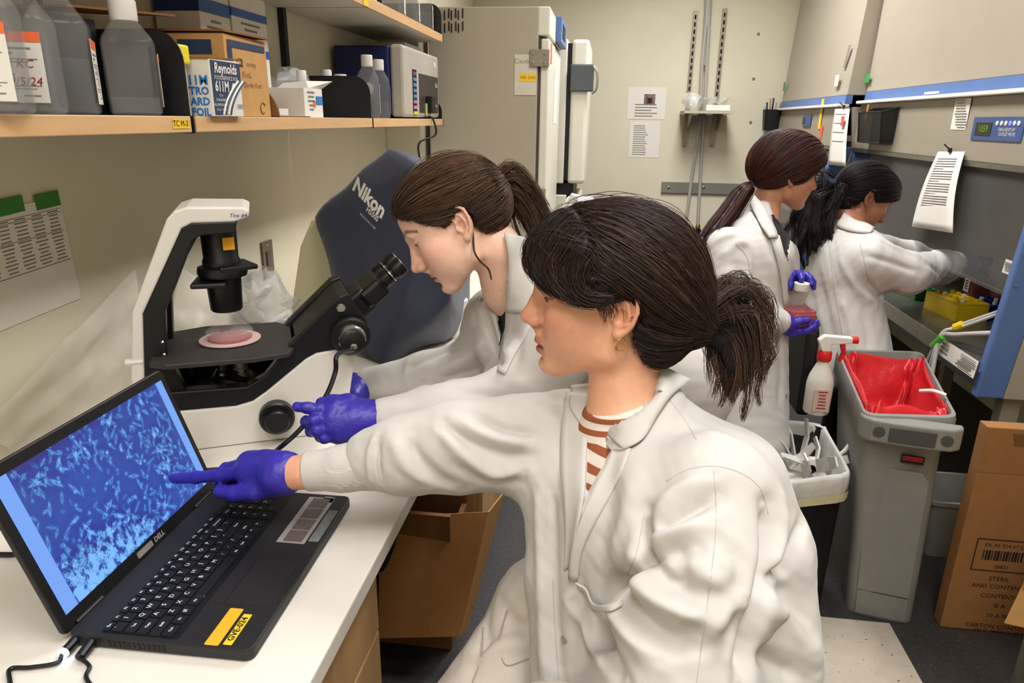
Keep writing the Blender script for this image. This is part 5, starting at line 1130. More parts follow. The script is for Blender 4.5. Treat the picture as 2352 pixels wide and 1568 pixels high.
def meshify(f, lo, hi, h, relax=1):
    """sparse surface nets: returns verts, quads"""
    lo = np.array(lo, float); hi = np.array(hi, float); L = max(0, int(math.floor(math.log2(.05/h)))); s = h*2**L
    n = np.ceil((hi-lo)/s).astype(int)+1; g = np.stack(np.meshgrid(*[np.arange(k) for k in n], indexing='ij'), -1).reshape(-1, 3)
    off = np.array([[i, j, k] for i in (0, 1) for j in (0, 1) for k in (0, 1)])
    while True:
        d = f(lo+(g+.5)*s); g = g[np.abs(d) < s*1.25]
        if s <= h*1.001: break
        g = (g[:, None, :]*2+off[None]).reshape(-1, 3); s *= .5
    D = (np.ceil((hi-lo)/h)+8).astype(np.int64)*2
    key = lambda c: (c[..., 0]*D[1]+c[..., 1])*D[2]+c[..., 2]
    cor = g[:, None, :]+off[None]; ck = key(cor.astype(np.int64)); uk, inv = np.unique(ck, return_inverse=True); inv = inv.reshape(ck.shape)
    up = np.stack([uk//(D[1]*D[2]), (uk//D[2]) % D[1], uk % D[2]], -1)
    uv = f(lo+up*h); v = uv[inv]; ins = v < 0; act = ins.any(1) & ~ins.all(1)
    g = g[act]; v = v[act]; ins = ins[act]; N = len(g); acc = np.zeros((N, 3)); cnt = np.zeros(N)
    for a, b in _E:
        m = ins[:, a] != ins[:, b]; t = np.where(m, v[:, a]/(v[:, a]-v[:, b]+1e-30), 0)
        acc += m[:, None]*(off[a]+(off[b]-off[a])*t[:, None]); cnt += m
    V = lo+(g+acc/cnt[:, None])*h
    gk = key(g.astype(np.int64)); o = np.argsort(gk); sk = gk[o]; F = []
    def find(c):
        k = key(c.astype(np.int64)); i = np.clip(np.searchsorted(sk, k), 0, N-1); return o[i], sk[i] == k
    for ax, (b, c), cor_i in ((0, (1, 2), 4), (1, (2, 0), 2), (2, (0, 1), 1)):
        m = np.where(ins[:, 0] != ins[:, cor_i])[0]; eb = np.zeros(3, int); eb[b] = 1; ec = np.zeros(3, int); ec[c] = 1
        i1, o1 = find(g[m]-eb); i2, o2 = find(g[m]-eb-ec); i3, o3 = find(g[m]-ec); ok = o1 & o2 & o3
        q = np.stack([m, i1, i2, i3], -1)[ok]; fl = ~ins[m, 0][ok]; q[fl] = q[fl][:, ::-1]; F.append(q)
    F = np.concatenate(F)
    for _ in range(relax):           # pull vertices onto the surface, then relax a touch
        e = h*.5; G = np.stack([f(V+np.eye(3)[i]*e)-f(V-np.eye(3)[i]*e) for i in range(3)], -1)/(2*e)
        V = V-np.clip(f(V), -h, h)[:, None]*G/((G*G).sum(1)[:, None]+1e-9)
    return V, F
def normals(V, F):
    n = np.cross(V[F[:, 2]]-V[F[:, 0]], V[F[:, 3 % F.shape[1]]]-V[F[:, 1]]); N = np.zeros_like(V)
    for i in range(F.shape[1]): np.add.at(N, F[:, i], n)
    return N/(np.linalg.norm(N, axis=1)[:, None]+1e-12)
def laplace(V, F, it=1, w=.5):
    n = len(V)
    for _ in range(it):
        S = np.zeros_like(V); C_ = np.zeros(n)
        for i in range(4):
            for j in (1, 3): np.add.at(S, F[:, i], V[F[:, (i+j) % 4]]); np.add.at(C_, F[:, i], 1)
        V = V*(1-w)+w*S/np.maximum(C_, 1)[:, None]
    return V
def fast_mesh(name, V, F, m, parent=None, col=None, attr='col', smooth=True):
    me = bpy.data.meshes.new(name); F = np.array(F); k = F.shape[1]
    me.vertices.add(len(V)); me.vertices.foreach_set('co', np.array(V, np.float32).ravel()); me.loops.add(F.size); me.loops.foreach_set('vertex_index', F.ravel().astype(np.int32))
    me.polygons.add(len(F)); me.polygons.foreach_set('loop_start', np.arange(0, F.size, k, dtype=np.int32)); me.polygons.foreach_set('loop_total', np.full(len(F), k, np.int32))
    me.update(); me.validate()
    if smooth: me.polygons.foreach_set('use_smooth', np.ones(len(me.polygons), bool))
    if col is not None:
        c4 = np.ones((len(V), 4), np.float32); c4[:, :3] = col; a = me.color_attributes.new(attr, 'FLOAT_COLOR', 'POINT'); a.data.foreach_set('color', c4.ravel())
    me.materials.append(m); o = bpy.data.objects.new(name, me); COL.objects.link(o); setparent(o, parent); return o
def bvh_of(V, F): return BVHTree.FromPolygons([Vector(v) for v in V.tolist()], F.tolist())
def cast(bvh, px, py, lift=0.0):
    v = unit(ray(px, py)); h = bvh.ray_cast(Vector(CAM), Vector(v))
    return (np.array(h[0])-v*lift, np.array(h[1])) if h[0] else (None, None)
def trace(bvh, pts, n, lift=0.0):
    """photo polyline dropped onto a surface"""
    P = catmull([(a, b, 0) for a, b in pts], n); out = []
    for q in P:
        c, _n = cast(bvh, q[0], q[1], lift)
        if c is not None: out.append(c)
    return np.array(out)
def seg_dist(V, line):
    d = np.full(len(V), 9.0)
    for i in range(len(line)-1):
        a, b = line[i], line[i+1]; e = b-a; q = V-a; h = np.clip(q @ e/(e @ e+1e-12), 0, 1); d = np.minimum(d, ((q-h[:, None]*e)**2).sum(1))
    return np.sqrt(d)
def folds(V, F, lines):
    """push cloth out (+) or in (-) along polylines: (points, amplitude, width)"""
    N = normals(V, F); D = np.zeros(len(V))
    for line, amp, wd in lines:
        if len(line) < 2: continue
        lo, hi = line.min(0)-wd*3, line.max(0)+wd*3; m = np.where(((V > lo) & (V < hi)).all(1))[0]
        if not len(m): continue
        d = seg_dist(V[m], line); tlen = np.linalg.norm(V[m]-line[0], axis=1); tl2 = np.linalg.norm(V[m]-line[-1], axis=1)
        fade = np.clip(np.minimum(tlen, tl2)/(wd*2.0), 0, 1); D[m] += amp*np.exp(-(d/wd)**2)*(.25+.75*fade)
    return V+N*D[:, None]
def vnoise(P, sc, seed):
    """cheap smooth noise from a few random sines"""
    r = np.random.RandomState(seed); o = np.zeros(len(P))
    for _ in range(7):
        k = r.randn(3)*sc; o += np.sin(P @ k+r.uniform(0, 6.28))
    return o/7

# ---------------------------------------------------------------- heads
class Head:
    """x forward, y left, z up; origin midway between the ear canals"""
    def __init__(s, c, fwd, up=(0, 0, 1), k=1.0, nose=0.0, lip=0.0, eye=0.0035, chin=0.0, jaw=0.0, mouth_open=0.0, nz=0.0):
        s.nz = nz
        s.c = np.array(c, float); s.R = frame(fwd, up); s.k = k; s.nose = nose; s.lip = lip; s.eye = eye; s.chin = chin; s.jaw = jaw; s.mo = mouth_open
    def w(s, p): return s.c+s.R @ (np.array(p, float)*s.k)
    def loc(s, P): return (P-s.c) @ s.R/s.k
    def sdf(s, P):
        q = s.loc(P); out = np.sqrt((q*q).sum(1))-.10; m = out < .10
        if m.any(): out[m] = s._sdf(q[m])
        return out*s.k
    def _sdf(s, q):
        q = q.copy(); sy = q[:, 1]; qa = q.copy(); qa[:, 1] = np.abs(sy)     # mirrored half
        d = s_ell(q, (-.010, 0, .045), (.096, .073, .080))
        d = smin(d, s_ell(q, (.034, 0, .054), (.055, .061, .052)), .03)
        d = smin(d, s_ell(q, (.034, 0, -.012), (.051, .056, .064)), .03)
        d = smin(d, s_chain(qa, [(-.006, .050, -.026), (.004, .047+s.jaw, -.056), (.066, .012, -.083+s.chin)], [.018, .017, .0165], .01), .025)
        d = smin(d, s_ell(q, (.060, 0, -.054), (.031, .033, .034)), .02)
        d = smin(d, s_ell(q, (.077, 0, -.084+s.chin), (.0165, .018, .0155)), .016)
        d = smin(d, s_ell(qa, (.056, .040, -.010), (.026, .021, .020)), .022)
        d = smin(d, s_ell(qa, (.046, .034, -.036), (.030, .023, .028)), .03)
        d = smin(d, s_cap(qa, (.080, .036, .034), (.089, .006, .032), .0072, .0072), .014)
        d = smax(d, -s_ell(qa, (.097, .033, .0175), (.0135, .0175, .0115)), .014)
        n = s.nose; z = s.nz
        d = smin(d, s_chain(q, [(.0895, 0, .028), (.0985, 0, .004), (.1085+n, 0, -.0195+z)], [.0068, .0075, .0088], .004), .010)
        d = smin(d, s_ell(q, (.1085+n, 0, -.0215+z), (.0098, .0105, .0092)), .005)
        d = smin(d, s_ell(qa, (.0985+n*.6, .0122, -.0250+z), (.0105, .0066, .0078)), .006)
        d = smin(d, s_ell(q, (.0955+n*.6, 0, -.0185+z*.8), (.0130, .0120, .0125)), .008)
        d = smin(d, s_cap(q, (.1000+n*.7, 0, -.0305+z), (.0905, 0, -.0445), .0052, .0055), .008)
        d = smax(d, -s_ell(qa, (.1025+n, .0058, -.0325+z), (.0056, .0030, .0042)), .003)
        l = s.lip; mo = s.mo
        d = smin(d, s_ell(q, (.0875+l, 0, -.0505), (.0105, .0205, .0058)), .006)
        d = smin(d, s_ell(q, (.0855+l, 0, -.0620-mo), (.0108, .0180, .0068)), .006)
        d = smax(d, -s_ell(q, (.0990+l, 0, -.0560-mo*.5), (.0140, .0250, .0013+mo*.6)), .003)
        d = smax(d, -s_ell(q, (.0965, 0, -.0735-mo*.5), (.0095, .020, .0048)), .009)
        d = smin(d, np.sqrt(((qa-np.array([.0722, .0318, .0160]))**2).sum(1))-.0136, .004)
        if s.eye > 0: d = smax(d, -s_ell(qa, (.0870, .0328, .0128), (.0085, .0128, s.eye)), .0012)
        # ear in its own frame
        a = math.radians(15); e1 = np.array([math.cos(a), -math.sin(a), .12]); e1 /= np.linalg.norm(e1); e3 = np.array([math.sin(a), math.cos(a), 0.05]); e3 /= np.linalg.norm(e3); e2 = np.cross(e3, e1)
        e2 = e2 if e2[2] > 0 else -e2
        m = np.linalg.norm(qa-np.array([-.014, .074, .002]), axis=1) < .055
        if m.any():
            r = (qa[m]-np.array([-.012, .0685, .0])) @ np.array([e1, e2, e3]).T
            rim = s_chain(r, [(.005, .000, .003), (.0120, .010, .004), (.0125, .024, .007), (.005, .0335, .0095), (-.007, .0338, .011), (-.0165, .024, .0115), (-.0185, .008, .0105), (-.0148, -.008, .009), (-.0080, -.019, .007), (.000, -.025, .0055)], [.0024, .0027, .0029, .0030, .0030, .0030, .0029, .0029, .0032, .0046], .001)
            anti = s_chain(r, [(.002, .022, .0062), (-.006, .0145, .0082), (-.0092, .002, .0085), (-.005, -.0105, .0070), (.001, -.0145, .006)], [.0023, .0028, .0028, .0027, .0025])
            plate = s_ell(r, (-.003, .004, .0028), (.0168, .0290, .0048)); e = smin(plate, rim, .0022); e = smin(e, anti, .0022)
            e = smin(e, s_ell(r, (.002, -.0245, .0045), (.0072, .0080, .0040)), .003); e = smin(e, s_ell(r, (.0120, -.004, .0045), (.0032, .0058, .0042)), .0025)
            e = smax(e, -s_ell(r, (.0020, -.0015, .0090), (.0082, .0108, .0080)), .002); d[m] = smin(d[m], e, .003)
        return d
    def colour(s, P, skin, lipc, blush, brow=None):
        q = s.loc(P); ay = np.abs(q[:, 1]); C_ = np.tile(np.array(lin(skin)[:3]), (len(P), 1))
        def mixin(c, wgt): C_[:] = C_*(1-wgt[:, None])+np.array(lin(c)[:3])*wgt[:, None]
        face = q[:, 0] > .02
        mixin(blush, .55*np.exp(-(((q[:, 0]-.066)/.028)**2+((ay-.042)/.024)**2+((q[:, 2]+.016)/.022)**2)))
        mixin(blush, .45*np.exp(-(((q[:, 0]-.110)/.016)**2+((q[:, 2]+.022-s.nz)/.014)**2+(ay/.016)**2)))
        mixin(blush, .35*np.exp(-(((q[:, 0]+.012)/.022)**2+((ay-.078)/.016)**2+((q[:, 2]-.004)/.03)**2)))
        lz = np.abs(q[:, 2]+.0562+s.mo*.5)/(.0098+s.mo*.8); lips = (1/(1+np.exp((lz-1)*9)))*(1/(1+np.exp((ay-.0215)*500)))*(q[:, 0] > .074)
        mixin(lipc, .85*lips)
        mixin((70, 20, 18), .85*np.exp(-((q[:, 2]+.0560+s.mo*.5)/(.0013+s.mo*.5))**2)*(ay < .022)*(q[:, 0] > .075))
        mixin((86, 38, 30), .8*np.exp(-(((q[:, 0]-.1025-s.nose)/.006)**2+((ay-.0058)/.0034)**2+((q[:, 2]+.0335-s.nz)/.0042)**2)))
        if brow is not None:
            bz = .0395+.006*np.clip((ay-.012)/.025, 0, 1)-.010*np.clip((ay-.037)/.016, 0, 1)**2
            mixin(brow, .85*np.exp(-((q[:, 2]-bz)/.0034)**4)*(ay > .010)*(ay < .056)*(q[:, 0] > .04))
            mixin(brow, .75*np.exp(-((q[:, 2]-.0165)/.0016)**2)*(ay > .019)*(ay < .047)*(q[:, 0] > .074))
        return C_
    def eyeballs(s, parent, iris=(60, 38, 24), look=(1, 0, -.35)):
        out = []
        for sy in (1, -1):
            c = s.w((.0718, .0318*sy, .0158)); m = MB().sphere(c, .0124*s.k, 20, 0); v = s.R @ unit(look)
            m.sphere(c+v*.0062*s.k, .0068*s.k, 14, 1); m.sphere(c+v*.0105*s.k, .0030*s.k, 10, 2)
            for k in (0, 1):
                pts = []
                for a in np.linspace(-.80, .85, 14):
                    e = math.asin((.0128+(1 if k == 0 else -1)*max(s.eye, .001)*math.cos(a*1.5)-.0160)/.0138); pts.append(s.w((.0722+.0138*math.cos(a)*math.cos(e), (.0318+.0138*math.sin(a)*math.cos(e))*sy, .0160+.0138*math.sin(e))))
                MB().tube(pts, np.interp(np.linspace(0, 1, 14), [0, .5, 1], [.0002, .0009 if k == 0 else .0003, .0003])*s.k, 6).make('eyelash', mat('lash', (18, 12, 10), .6), parent, smooth=True)
            out.append(m.make('eye', [mat('eye_white', (168, 152, 142), .5), mat('iris_%d' % iris[0], iris, .2), mat('pupil', (8, 6, 6), .15)], parent, smooth=True, angle=180))
        return out

def strands(paths, radii, cols, sides=3):
    """paths: (S,K,3), radii: (K,) or (S,K); returns verts, quads, colours for thin hair tubes"""
    P = np.array(paths, float); S, K, _ = P.shape; T = np.gradient(P, axis=1); T /= np.linalg.norm(T, axis=2)[..., None]+1e-9
    ref = np.array([.31, .87, .38]); N = np.cross(T, ref); N /= np.linalg.norm(N, axis=2)[..., None]+1e-9; B_ = np.cross(T, N)
    r = np.broadcast_to(np.array(radii, float), (S, K)); V = np.zeros((S, K, sides, 3))
    for j in range(sides):
        a = 2*PI*j/sides; V[:, :, j] = P+(N*math.cos(a)+B_*math.sin(a))*r[..., None]
    i = np.arange(S*K*sides).reshape(S, K, sides); F = []
    for j in range(sides):
        k = (j+1) % sides; F.append(np.stack([i[:, :-1, j], i[:, :-1, k], i[:, 1:, k], i[:, 1:, j]], -1).reshape(-1, 4))
    C_ = np.repeat(np.repeat(np.array(cols)[:, None, None, :], K, 1), sides, 2).reshape(-1, 3)
    return V.reshape(-1, 3), np.concatenate(F), C_
def flow_strands(f, V, F, sel, tie, n, K, step, lift, rng, wob=.0, grad_h=.003, bend=None):
    """hair lines running over a cap surface toward the tie point"""
    idx = rng.choice(np.where(sel)[0], n); p = V[idx].copy(); lifts = rng.uniform(0, lift, n)[:, None]; out = []
    ph = rng.uniform(0, 6.28, n)
    for k in range(K):
        G = np.stack([f(p+np.eye(3)[i]*grad_h)-f(p-np.eye(3)[i]*grad_h) for i in range(3)], -1); G /= np.linalg.norm(G, axis=1)[:, None]+1e-9
        p = p-G*f(p)[:, None]; out.append(p+G*(lifts+.0003))
        d = tie-p if bend is None else bend(p, k); d = d-G*(d*G).sum(1)[:, None]; L = np.linalg.norm(d, axis=1)[:, None]+1e-9
        sd = np.cross(G, d/L); p = p+d/L*np.minimum(step, L*.6)+sd*(wob*np.sin(ph+k*.9))[:, None]
    return np.stack(out, 1)
def hair_cols(n, rng, base, lite, p=.25):
    b = np.array(lin(base)[:3]); l = np.array(lin(lite)[:3]); t = np.clip(rng.beta(1.2, 1/p, n), 0, 1)[:, None]; return (b*(1-t)+l*t)*rng.uniform(.75, 1.2, n)[:, None]
M_hair = mat('hair', (40, 28, 22), .5, .1, 60, attr='col', spec=.3)
def skin_mat(name, c): return mat(name, c, .46, .05, 90, attr='col', bump=.05, bs=700)
# ================================================================ people
M_coat = mat('white_coat_cotton', (198, 194, 186), .8, .03, 5, bump=.04, bs=1200, sheen=.15)
M_snap = mat('coat_snap', (176, 172, 162), .4, metal=.4)
M_glove = mat('nitrile_blue', (54, 44, 158), .42, .10, 40, bump=.22, bs=140)
M_seam = mat('coat_seam', (184, 179, 170), .85)
def pts3(L): return [U(a, b, t=c) for a, b, c in L]
def seam(parent, bvh, px, r=.0005, name='seam', n=30, lift=.0002, m=None):
    q = trace(bvh, px, n, lift)
    if len(q) > 2: return MB().tube(q, r, 5).make(name, m or M_seam, parent, smooth=True)
def snap(parent, bvh, px, py, r=.0055):
    c, n = cast(bvh, px, py)
    if c is None: return
    if np.dot(n, c-CAM) > 0: n = -n
    MB().lathe([(r, 0), (r, .0012), (r*.62, .0016), (r*.6, .0008), (0, .0008)], c, n, 16).make('snap_button', M_snap, parent, smooth=True)
def cloth_sheet(name, parent, bvh, inner, outer, lift=(.003, .007), nu=26, nv=8, th=.0022, m=None, curl=.0):
    """a collar or lapel: grid between two photo polylines laid on the coat, lifted off it"""
    A = catmull([(a, b, 0) for a, b in inner], nu); B_ = catmull([(a, b, 0) for a, b in outer], nu); G = np.zeros((nu, nv, 3)); ok = np.zeros((nu, nv), bool); T = np.zeros((nu, nv))
    for i in range(nu):
        for j in range(nv):
            s = j/(nv-1); q = A[i]*(1-s)+B_[i]*s; c, n = cast(bvh, q[0], q[1]); 
            if c is not None: T[i, j] = np.dot(c-CAM, CM[2]); ok[i, j] = True
    if not ok.all():
        med = np.median(T[ok])
        for _ in range(60):
            for i in range(nu):
                for j in range(nv):
                    if not ok[i, j]:
                        nb_ = [T[a, b] for a, b in ((i-1, j), (i+1, j), (i, j-1), (i, j+1)) if 0 <= a < nu and 0 <= b < nv and T[a, b] > 0]; T[i, j] = np.mean(nb_) if nb_ else med
    for _ in range(6):
        Tp = np.pad(T, 1, mode='edge'); T = np.minimum(T, (Tp[:-2, 1:-1]+Tp[2:, 1:-1]+Tp[1:-1, :-2]+Tp[1:-1, 2:])/4*.5+T*.5)
    for i in range(nu):
        for j in range(nv):
            s = j/(nv-1); q = A[i]*(1-s)+B_[i]*s; G[i, j] = U(q[0], q[1], t=T[i, j]-(lift[0]*(1-s)+lift[1]*s)-curl*math.sin(PI*s))
    return MB().grid(G).make(name, m or M_coat, parent, smooth=True, solid=th, angle=180)
def inpoly(X, Y, poly):
    c = np.zeros(len(X), bool); n = len(poly)
    for i in range(n):
        x1, y1 = poly[i]; x2, y2 = poly[(i+1) % n]; k = ((y1 > Y) != (y2 > Y)) & (X < (x2-x1)*(Y-y1)/(y2-y1+1e-12)+x1); c ^= k
    return c
def project(V):
    d = (V-CAM) @ CM.T; return 1176+FPX*d[:, 0]/d[:, 2], 784-FPX*d[:, 1]/d[:, 2], d[:, 2]
def recess(V, F, poly, depth, feather, tmax):
    """sink the cloth inside a region seen from the front of the wearer (neck opening)"""
    X, Y, T = project(V); N = normals(V, F); view = (V-CAM)/np.linalg.norm(V-CAM, axis=1)[:, None]
    m = inpoly(X, Y, poly) & ((N*view).sum(1) < .15) & (T < tmax)
    d = np.full(len(V), 1e9)
    for i in range(len(poly)):
        a, b = np.array(poly[i], float), np.array(poly[(i+1) % len(poly)], float); e = b-a; qx, qy = X-a[0], Y-a[1]; h = np.clip((qx*e[0]+qy*e[1])/(e @ e), 0, 1); d = np.minimum(d, np.hypot(qx-h*e[0], qy-h*e[1]))
    w_ = np.where(m, np.clip(d/feather, 0, 1), 0); return V+view*(depth*w_)[:, None], m
def patch_from(V, F, m, lift):
    """closed-edge copy of part of a surface, moved outward"""
    keep = m[F].all(1); Fk = F[keep]
    if len(Fk):                       # keep the largest connected piece
        lab = np.arange(len(V)); 
        for _ in range(400):
            mn = lab[Fk].min(1); old = lab.copy(); np.minimum.at(lab, Fk.ravel(), np.repeat(mn, 4))
            if (lab == old).all(): break
        ids, cn = np.unique(lab[Fk[:, 0]], return_counts=True); Fk = Fk[lab[Fk[:, 0]] == ids[cn.argmax()]]
    u, inv = np.unique(Fk, return_inverse=True); N = normals(V, F); return V[u]+N[u]*lift, inv.reshape(Fk.shape)
def glove(name, parent, wrist, mcps, fingers, thumb, rw=.030, rm=.0125, rf=.0085, label=None, h=.0022, m=None, cuff=None):
    """five separate fingers rooted in one palm; fingers: list of joint lists starting after the knuckle"""
    allp = [wrist]+[j for f_ in fingers for j in f_]+list(mcps)+list(thumb); A = np.array(allp); lo, hi = A.min(0)-.05, A.max(0)+.05
    k0 = .85
    def f(P):
        d = None
        for i, mc in enumerate(mcps):
            e = s_cap(P, wrist, mc, rw*.72, rm*1.15); d = e if d is None else smin(d, e, .018)
        for i in range(len(mcps)-1): d = smin(d, s_cap(P, mcps[i], mcps[i+1], rm*1.05, rm*1.05), .012)
        pc = wrist*.45+np.mean(mcps, 0)*.55; d = smin(d, s_cap(P, wrist, pc, rw*.8, rw*.78), .02)
        for i, fg in enumerate(fingers):
            r_ = rf*(1.04, 1.08, 1.0, .88)[i]; ch = [mcps[i]]+list(fg); n = len(ch); e = s_chain(P, ch, [r_*(1.18-.30*q/(n-1)) for q in range(n)], .004)
            for q in range(1, n-1): e = smin(e, np.linalg.norm(P-ch[q], axis=1)-r_*(1.08-.16*q/(n-1)), .003)
            d = smin(d, e, .005)
        ch = list(thumb); n = len(ch); e = s_chain(P, ch, [rf*(1.7-.62*q/(n-1)) for q in range(n)], .006); d = smin(d, e, .010)
        if cuff is not None: d = smin(d, s_cap(P, wrist, cuff, rw*.86, rw*.92), .01)
        return d
    V, F = meshify(f, lo, hi, h); V = V+normals(V, F)*(.0006*vnoise(V, 260, 3)+.0005*np.abs(vnoise(V, 420, 5)))[:, None]
    o = fast_mesh(name, V, F, m or M_glove, parent); 
    return o, V, F

# ---------------------------------------------------------------- seated person in front
head = Head((0, 0, 0), (-.99, -.11, -.025), (-.02, .03, 1), k=1.0, lip=.0015, eye=.0020, chin=.001, mouth_open=.0022, nz=.004)
head.c = U(1196, 726, t=.957)-head.R @ np.array([.1183, 0, -.0175]); H1d = head
neckb = U(1435, 960, t=.97)
Ls, Rs = U(1632, 1150, t=.84), U(1285, 1000, t=1.06)
tright = unit((Rs-Ls)*(1, 1, 0)); tf = np.cross((0, 0, 1), tright); shm = (Ls+Rs)/2
hipc = U(1590, 1640, t=.98)
tup = unit(shm-hipc); TR = np.array([unit(np.cross(-tright, tup)*1.0), -tright, tup]).T
TR = frame(np.cross(-tright, tup), tup)
arm = pts3([(1285, 1000, 1.06), (1150, 1015, 1.05), (1000, 1035, 1.045), (850, 1060, 1.045), (700, 1083, 1.05), (650, 1088, 1.06)])
def body_f(P):
    d = head.sdf(P)
    d = smin(d, s_chain(P, [head.w((-.022, 0, -.02)), head.w((-.026, 0, -.07)), neckb, neckb-np.array([-.01, 0, .04])], [.050, .049, .052, .062], .01), .022)
    d = smin(d, s_ell(P, shm-tup*.10, (.075, .15, .14), TR), .05)
    d = smin(d, s_chain(P, arm, [.045, .040, .036, .030, .0265, .025]), .02)
    return d
lo = np.minimum(arm.min(0) if hasattr(arm, 'min') else np.min(arm, 0), np.min([hipc-.25, head.c-.15], 0))-.05; hi = np.max([head.c+.2, Ls+.2, hipc+.2], 0)
V, F = meshify(body_f, lo, hi, .0024)
SK1 = (226, 168, 134)
person = fast_mesh('person', V, F, skin_mat('skin_warm', SK1), None, head.colour(V, SK1, (176, 92, 82), (210, 116, 88), (38, 24, 18)))
tag(person, 'seated person in white coat and striped top pointing at the laptop screen', 'person'); P1 = person
head.eyeballs(P1, (46, 30, 20), (1, 0, -.25))
# trousers and stool
def legs_f(P):
    d = s_chain(P, [hipc+TR @ np.array([0, -.09, -.02]), U(1262, 1395, t=1.08), U(1105, 1690, t=1.02), U(1090, 2200, t=1.03)], [.08, .078, .088, .06], .03)
    return smin(d, s_chain(P, [hipc+TR @ np.array([0, .09, -.02]), U(1260, 1760, t=.80), U(1220, 2300, t=.80)], [.095, .08, .055], .03), .02)
V, F = meshify(legs_f, (-.5, .3, .0), (.6, 1.5, .95), .008)
V = V+normals(V, F)*(.004*vnoise(V, 40, 7)+.003*np.abs(vnoise(V, 70, 8)))[:, None]
bvt = bvh_of(V, F); V = folds(V, F, [(trace(bvt, a_, 14), b_, c_) for a_, b_, c_ in (([(1080, 1500), (1150, 1450), (1230, 1420)], -.007, .009), ([(1070, 1540), (1140, 1490), (1230, 1470)], .006, .010), ([(1120, 1420), (1110, 1480), (1080, 1560)], -.005, .008), ([(1150, 1380), (1190, 1440), (1235, 1460)], -.006, .009))])
fast_mesh('trousers', V, F, mat('khaki_trousers', (196, 186, 172), .8, .05, 10, bump=.15, bs=500), P1)
for L_ in ([(1145, 1475), (1160, 1525), (1195, 1520), (1235, 1502)], [(1165, 1400), (1150, 1450), (1143, 1480)], [(1110, 1440), (1105, 1510), (1085, 1568)]): seam(P1, bvt, L_, .0011, 'trouser_seam', 20, .0004, mat('khaki_seam', (160, 150, 138), .8))
st = thing('lab_stool', 'black lab stool under the seated person, mostly below the frame', 'stool', (hipc[0], hipc[1], 0))
MB().lathe([(.0, -.05), (.17, -.05), (.185, -.03), (.18, -.005), (0, 0)], (hipc[0], hipc[1], hipc[2]-.09), n=28).make('seat', M_black, st, smooth=True)
MB().lathe([(.025, .06), (.025, max(.1, hipc[2]-.14))], (hipc[0], hipc[1], 0), n=14).make('column', M_chrome, st, smooth=True)
for k in range(5):
    a = k*2*PI/5; MB().tube([(hipc[0], hipc[1], .08), (hipc[0]+.26*math.cos(a), hipc[1]+.26*math.sin(a), .035)], .018, 8).make('foot', M_black, st)
# coat
armc = pts3([(1290, 1000, 1.055), (1180, 1018, 1.045), (1050, 1025, 1.04), (930, 1045, 1.04), (860, 1052, 1.045)])
cuffp = pts3([(868, 1062, 1.045), (790, 1075, 1.045), (702, 1082, 1.05)])
armL = pts3([(1640, 1150, .845), (1600, 1330, .80), (1560, 1580, .775)]); foreL = pts3([(1560, 1580, .775), (1400, 1660, .86)])
def coat_f(P):
    d = s_ell(P, shm-tup*.055, (.105, .185, .105), TR)
    d = smin(d, s_ell(P, shm-tup*.20+TR @ np.array([.015, 0, 0]), (.125, .168, .19), TR), .06)
    d = smin(d, s_ell(P, shm-tup*.42+TR @ np.array([.01, 0, 0]), (.135, .175, .24), TR), .06)
    d = smin(d, s_cap(P, neckb+np.array([.02, .0, .005]), neckb+np.array([.05, 0, -.06]), .068, .105), .04)
    d = smin(d, s_chain(P, pts3([(1305, 1010, 1.05), (1300, 1130, 1.0), (1285, 1330, .97), (1295, 1700, .94)]), [.05, .052, .042, .045], .02), .05)
    d = smin(d, s_chain(P, pts3([(1700, 1100, .93), (1765, 1260, .93), (1790, 1620, .93)]), [.06, .055, .062], .02), .06)
    d = smin(d, s_chain(P, armc, [.068, .066, .064, .054, .046], .03), .045)
    d = smin(d, s_chain(P, armL, [.082, .083, .080], .03), .022)
    d = smin(d, s_chain(P, foreL, [.076, .06], .03), .03)
    # opening for the neck
    d = smax(d, -s_cap(P, neckb+np.array([-.006, 0, .02]), neckb+np.array([-.035, -.02, .12]), .052, .075), .012)
    return d
allj = np.array(armc+armL+foreL+[shm, hipc]); 
V, F = meshify(coat_f, allj.min(0)-.28, allj.max(0)+.22, .0036); V = laplace(V, F, 1)
bvh0 = bvh_of(V, F)
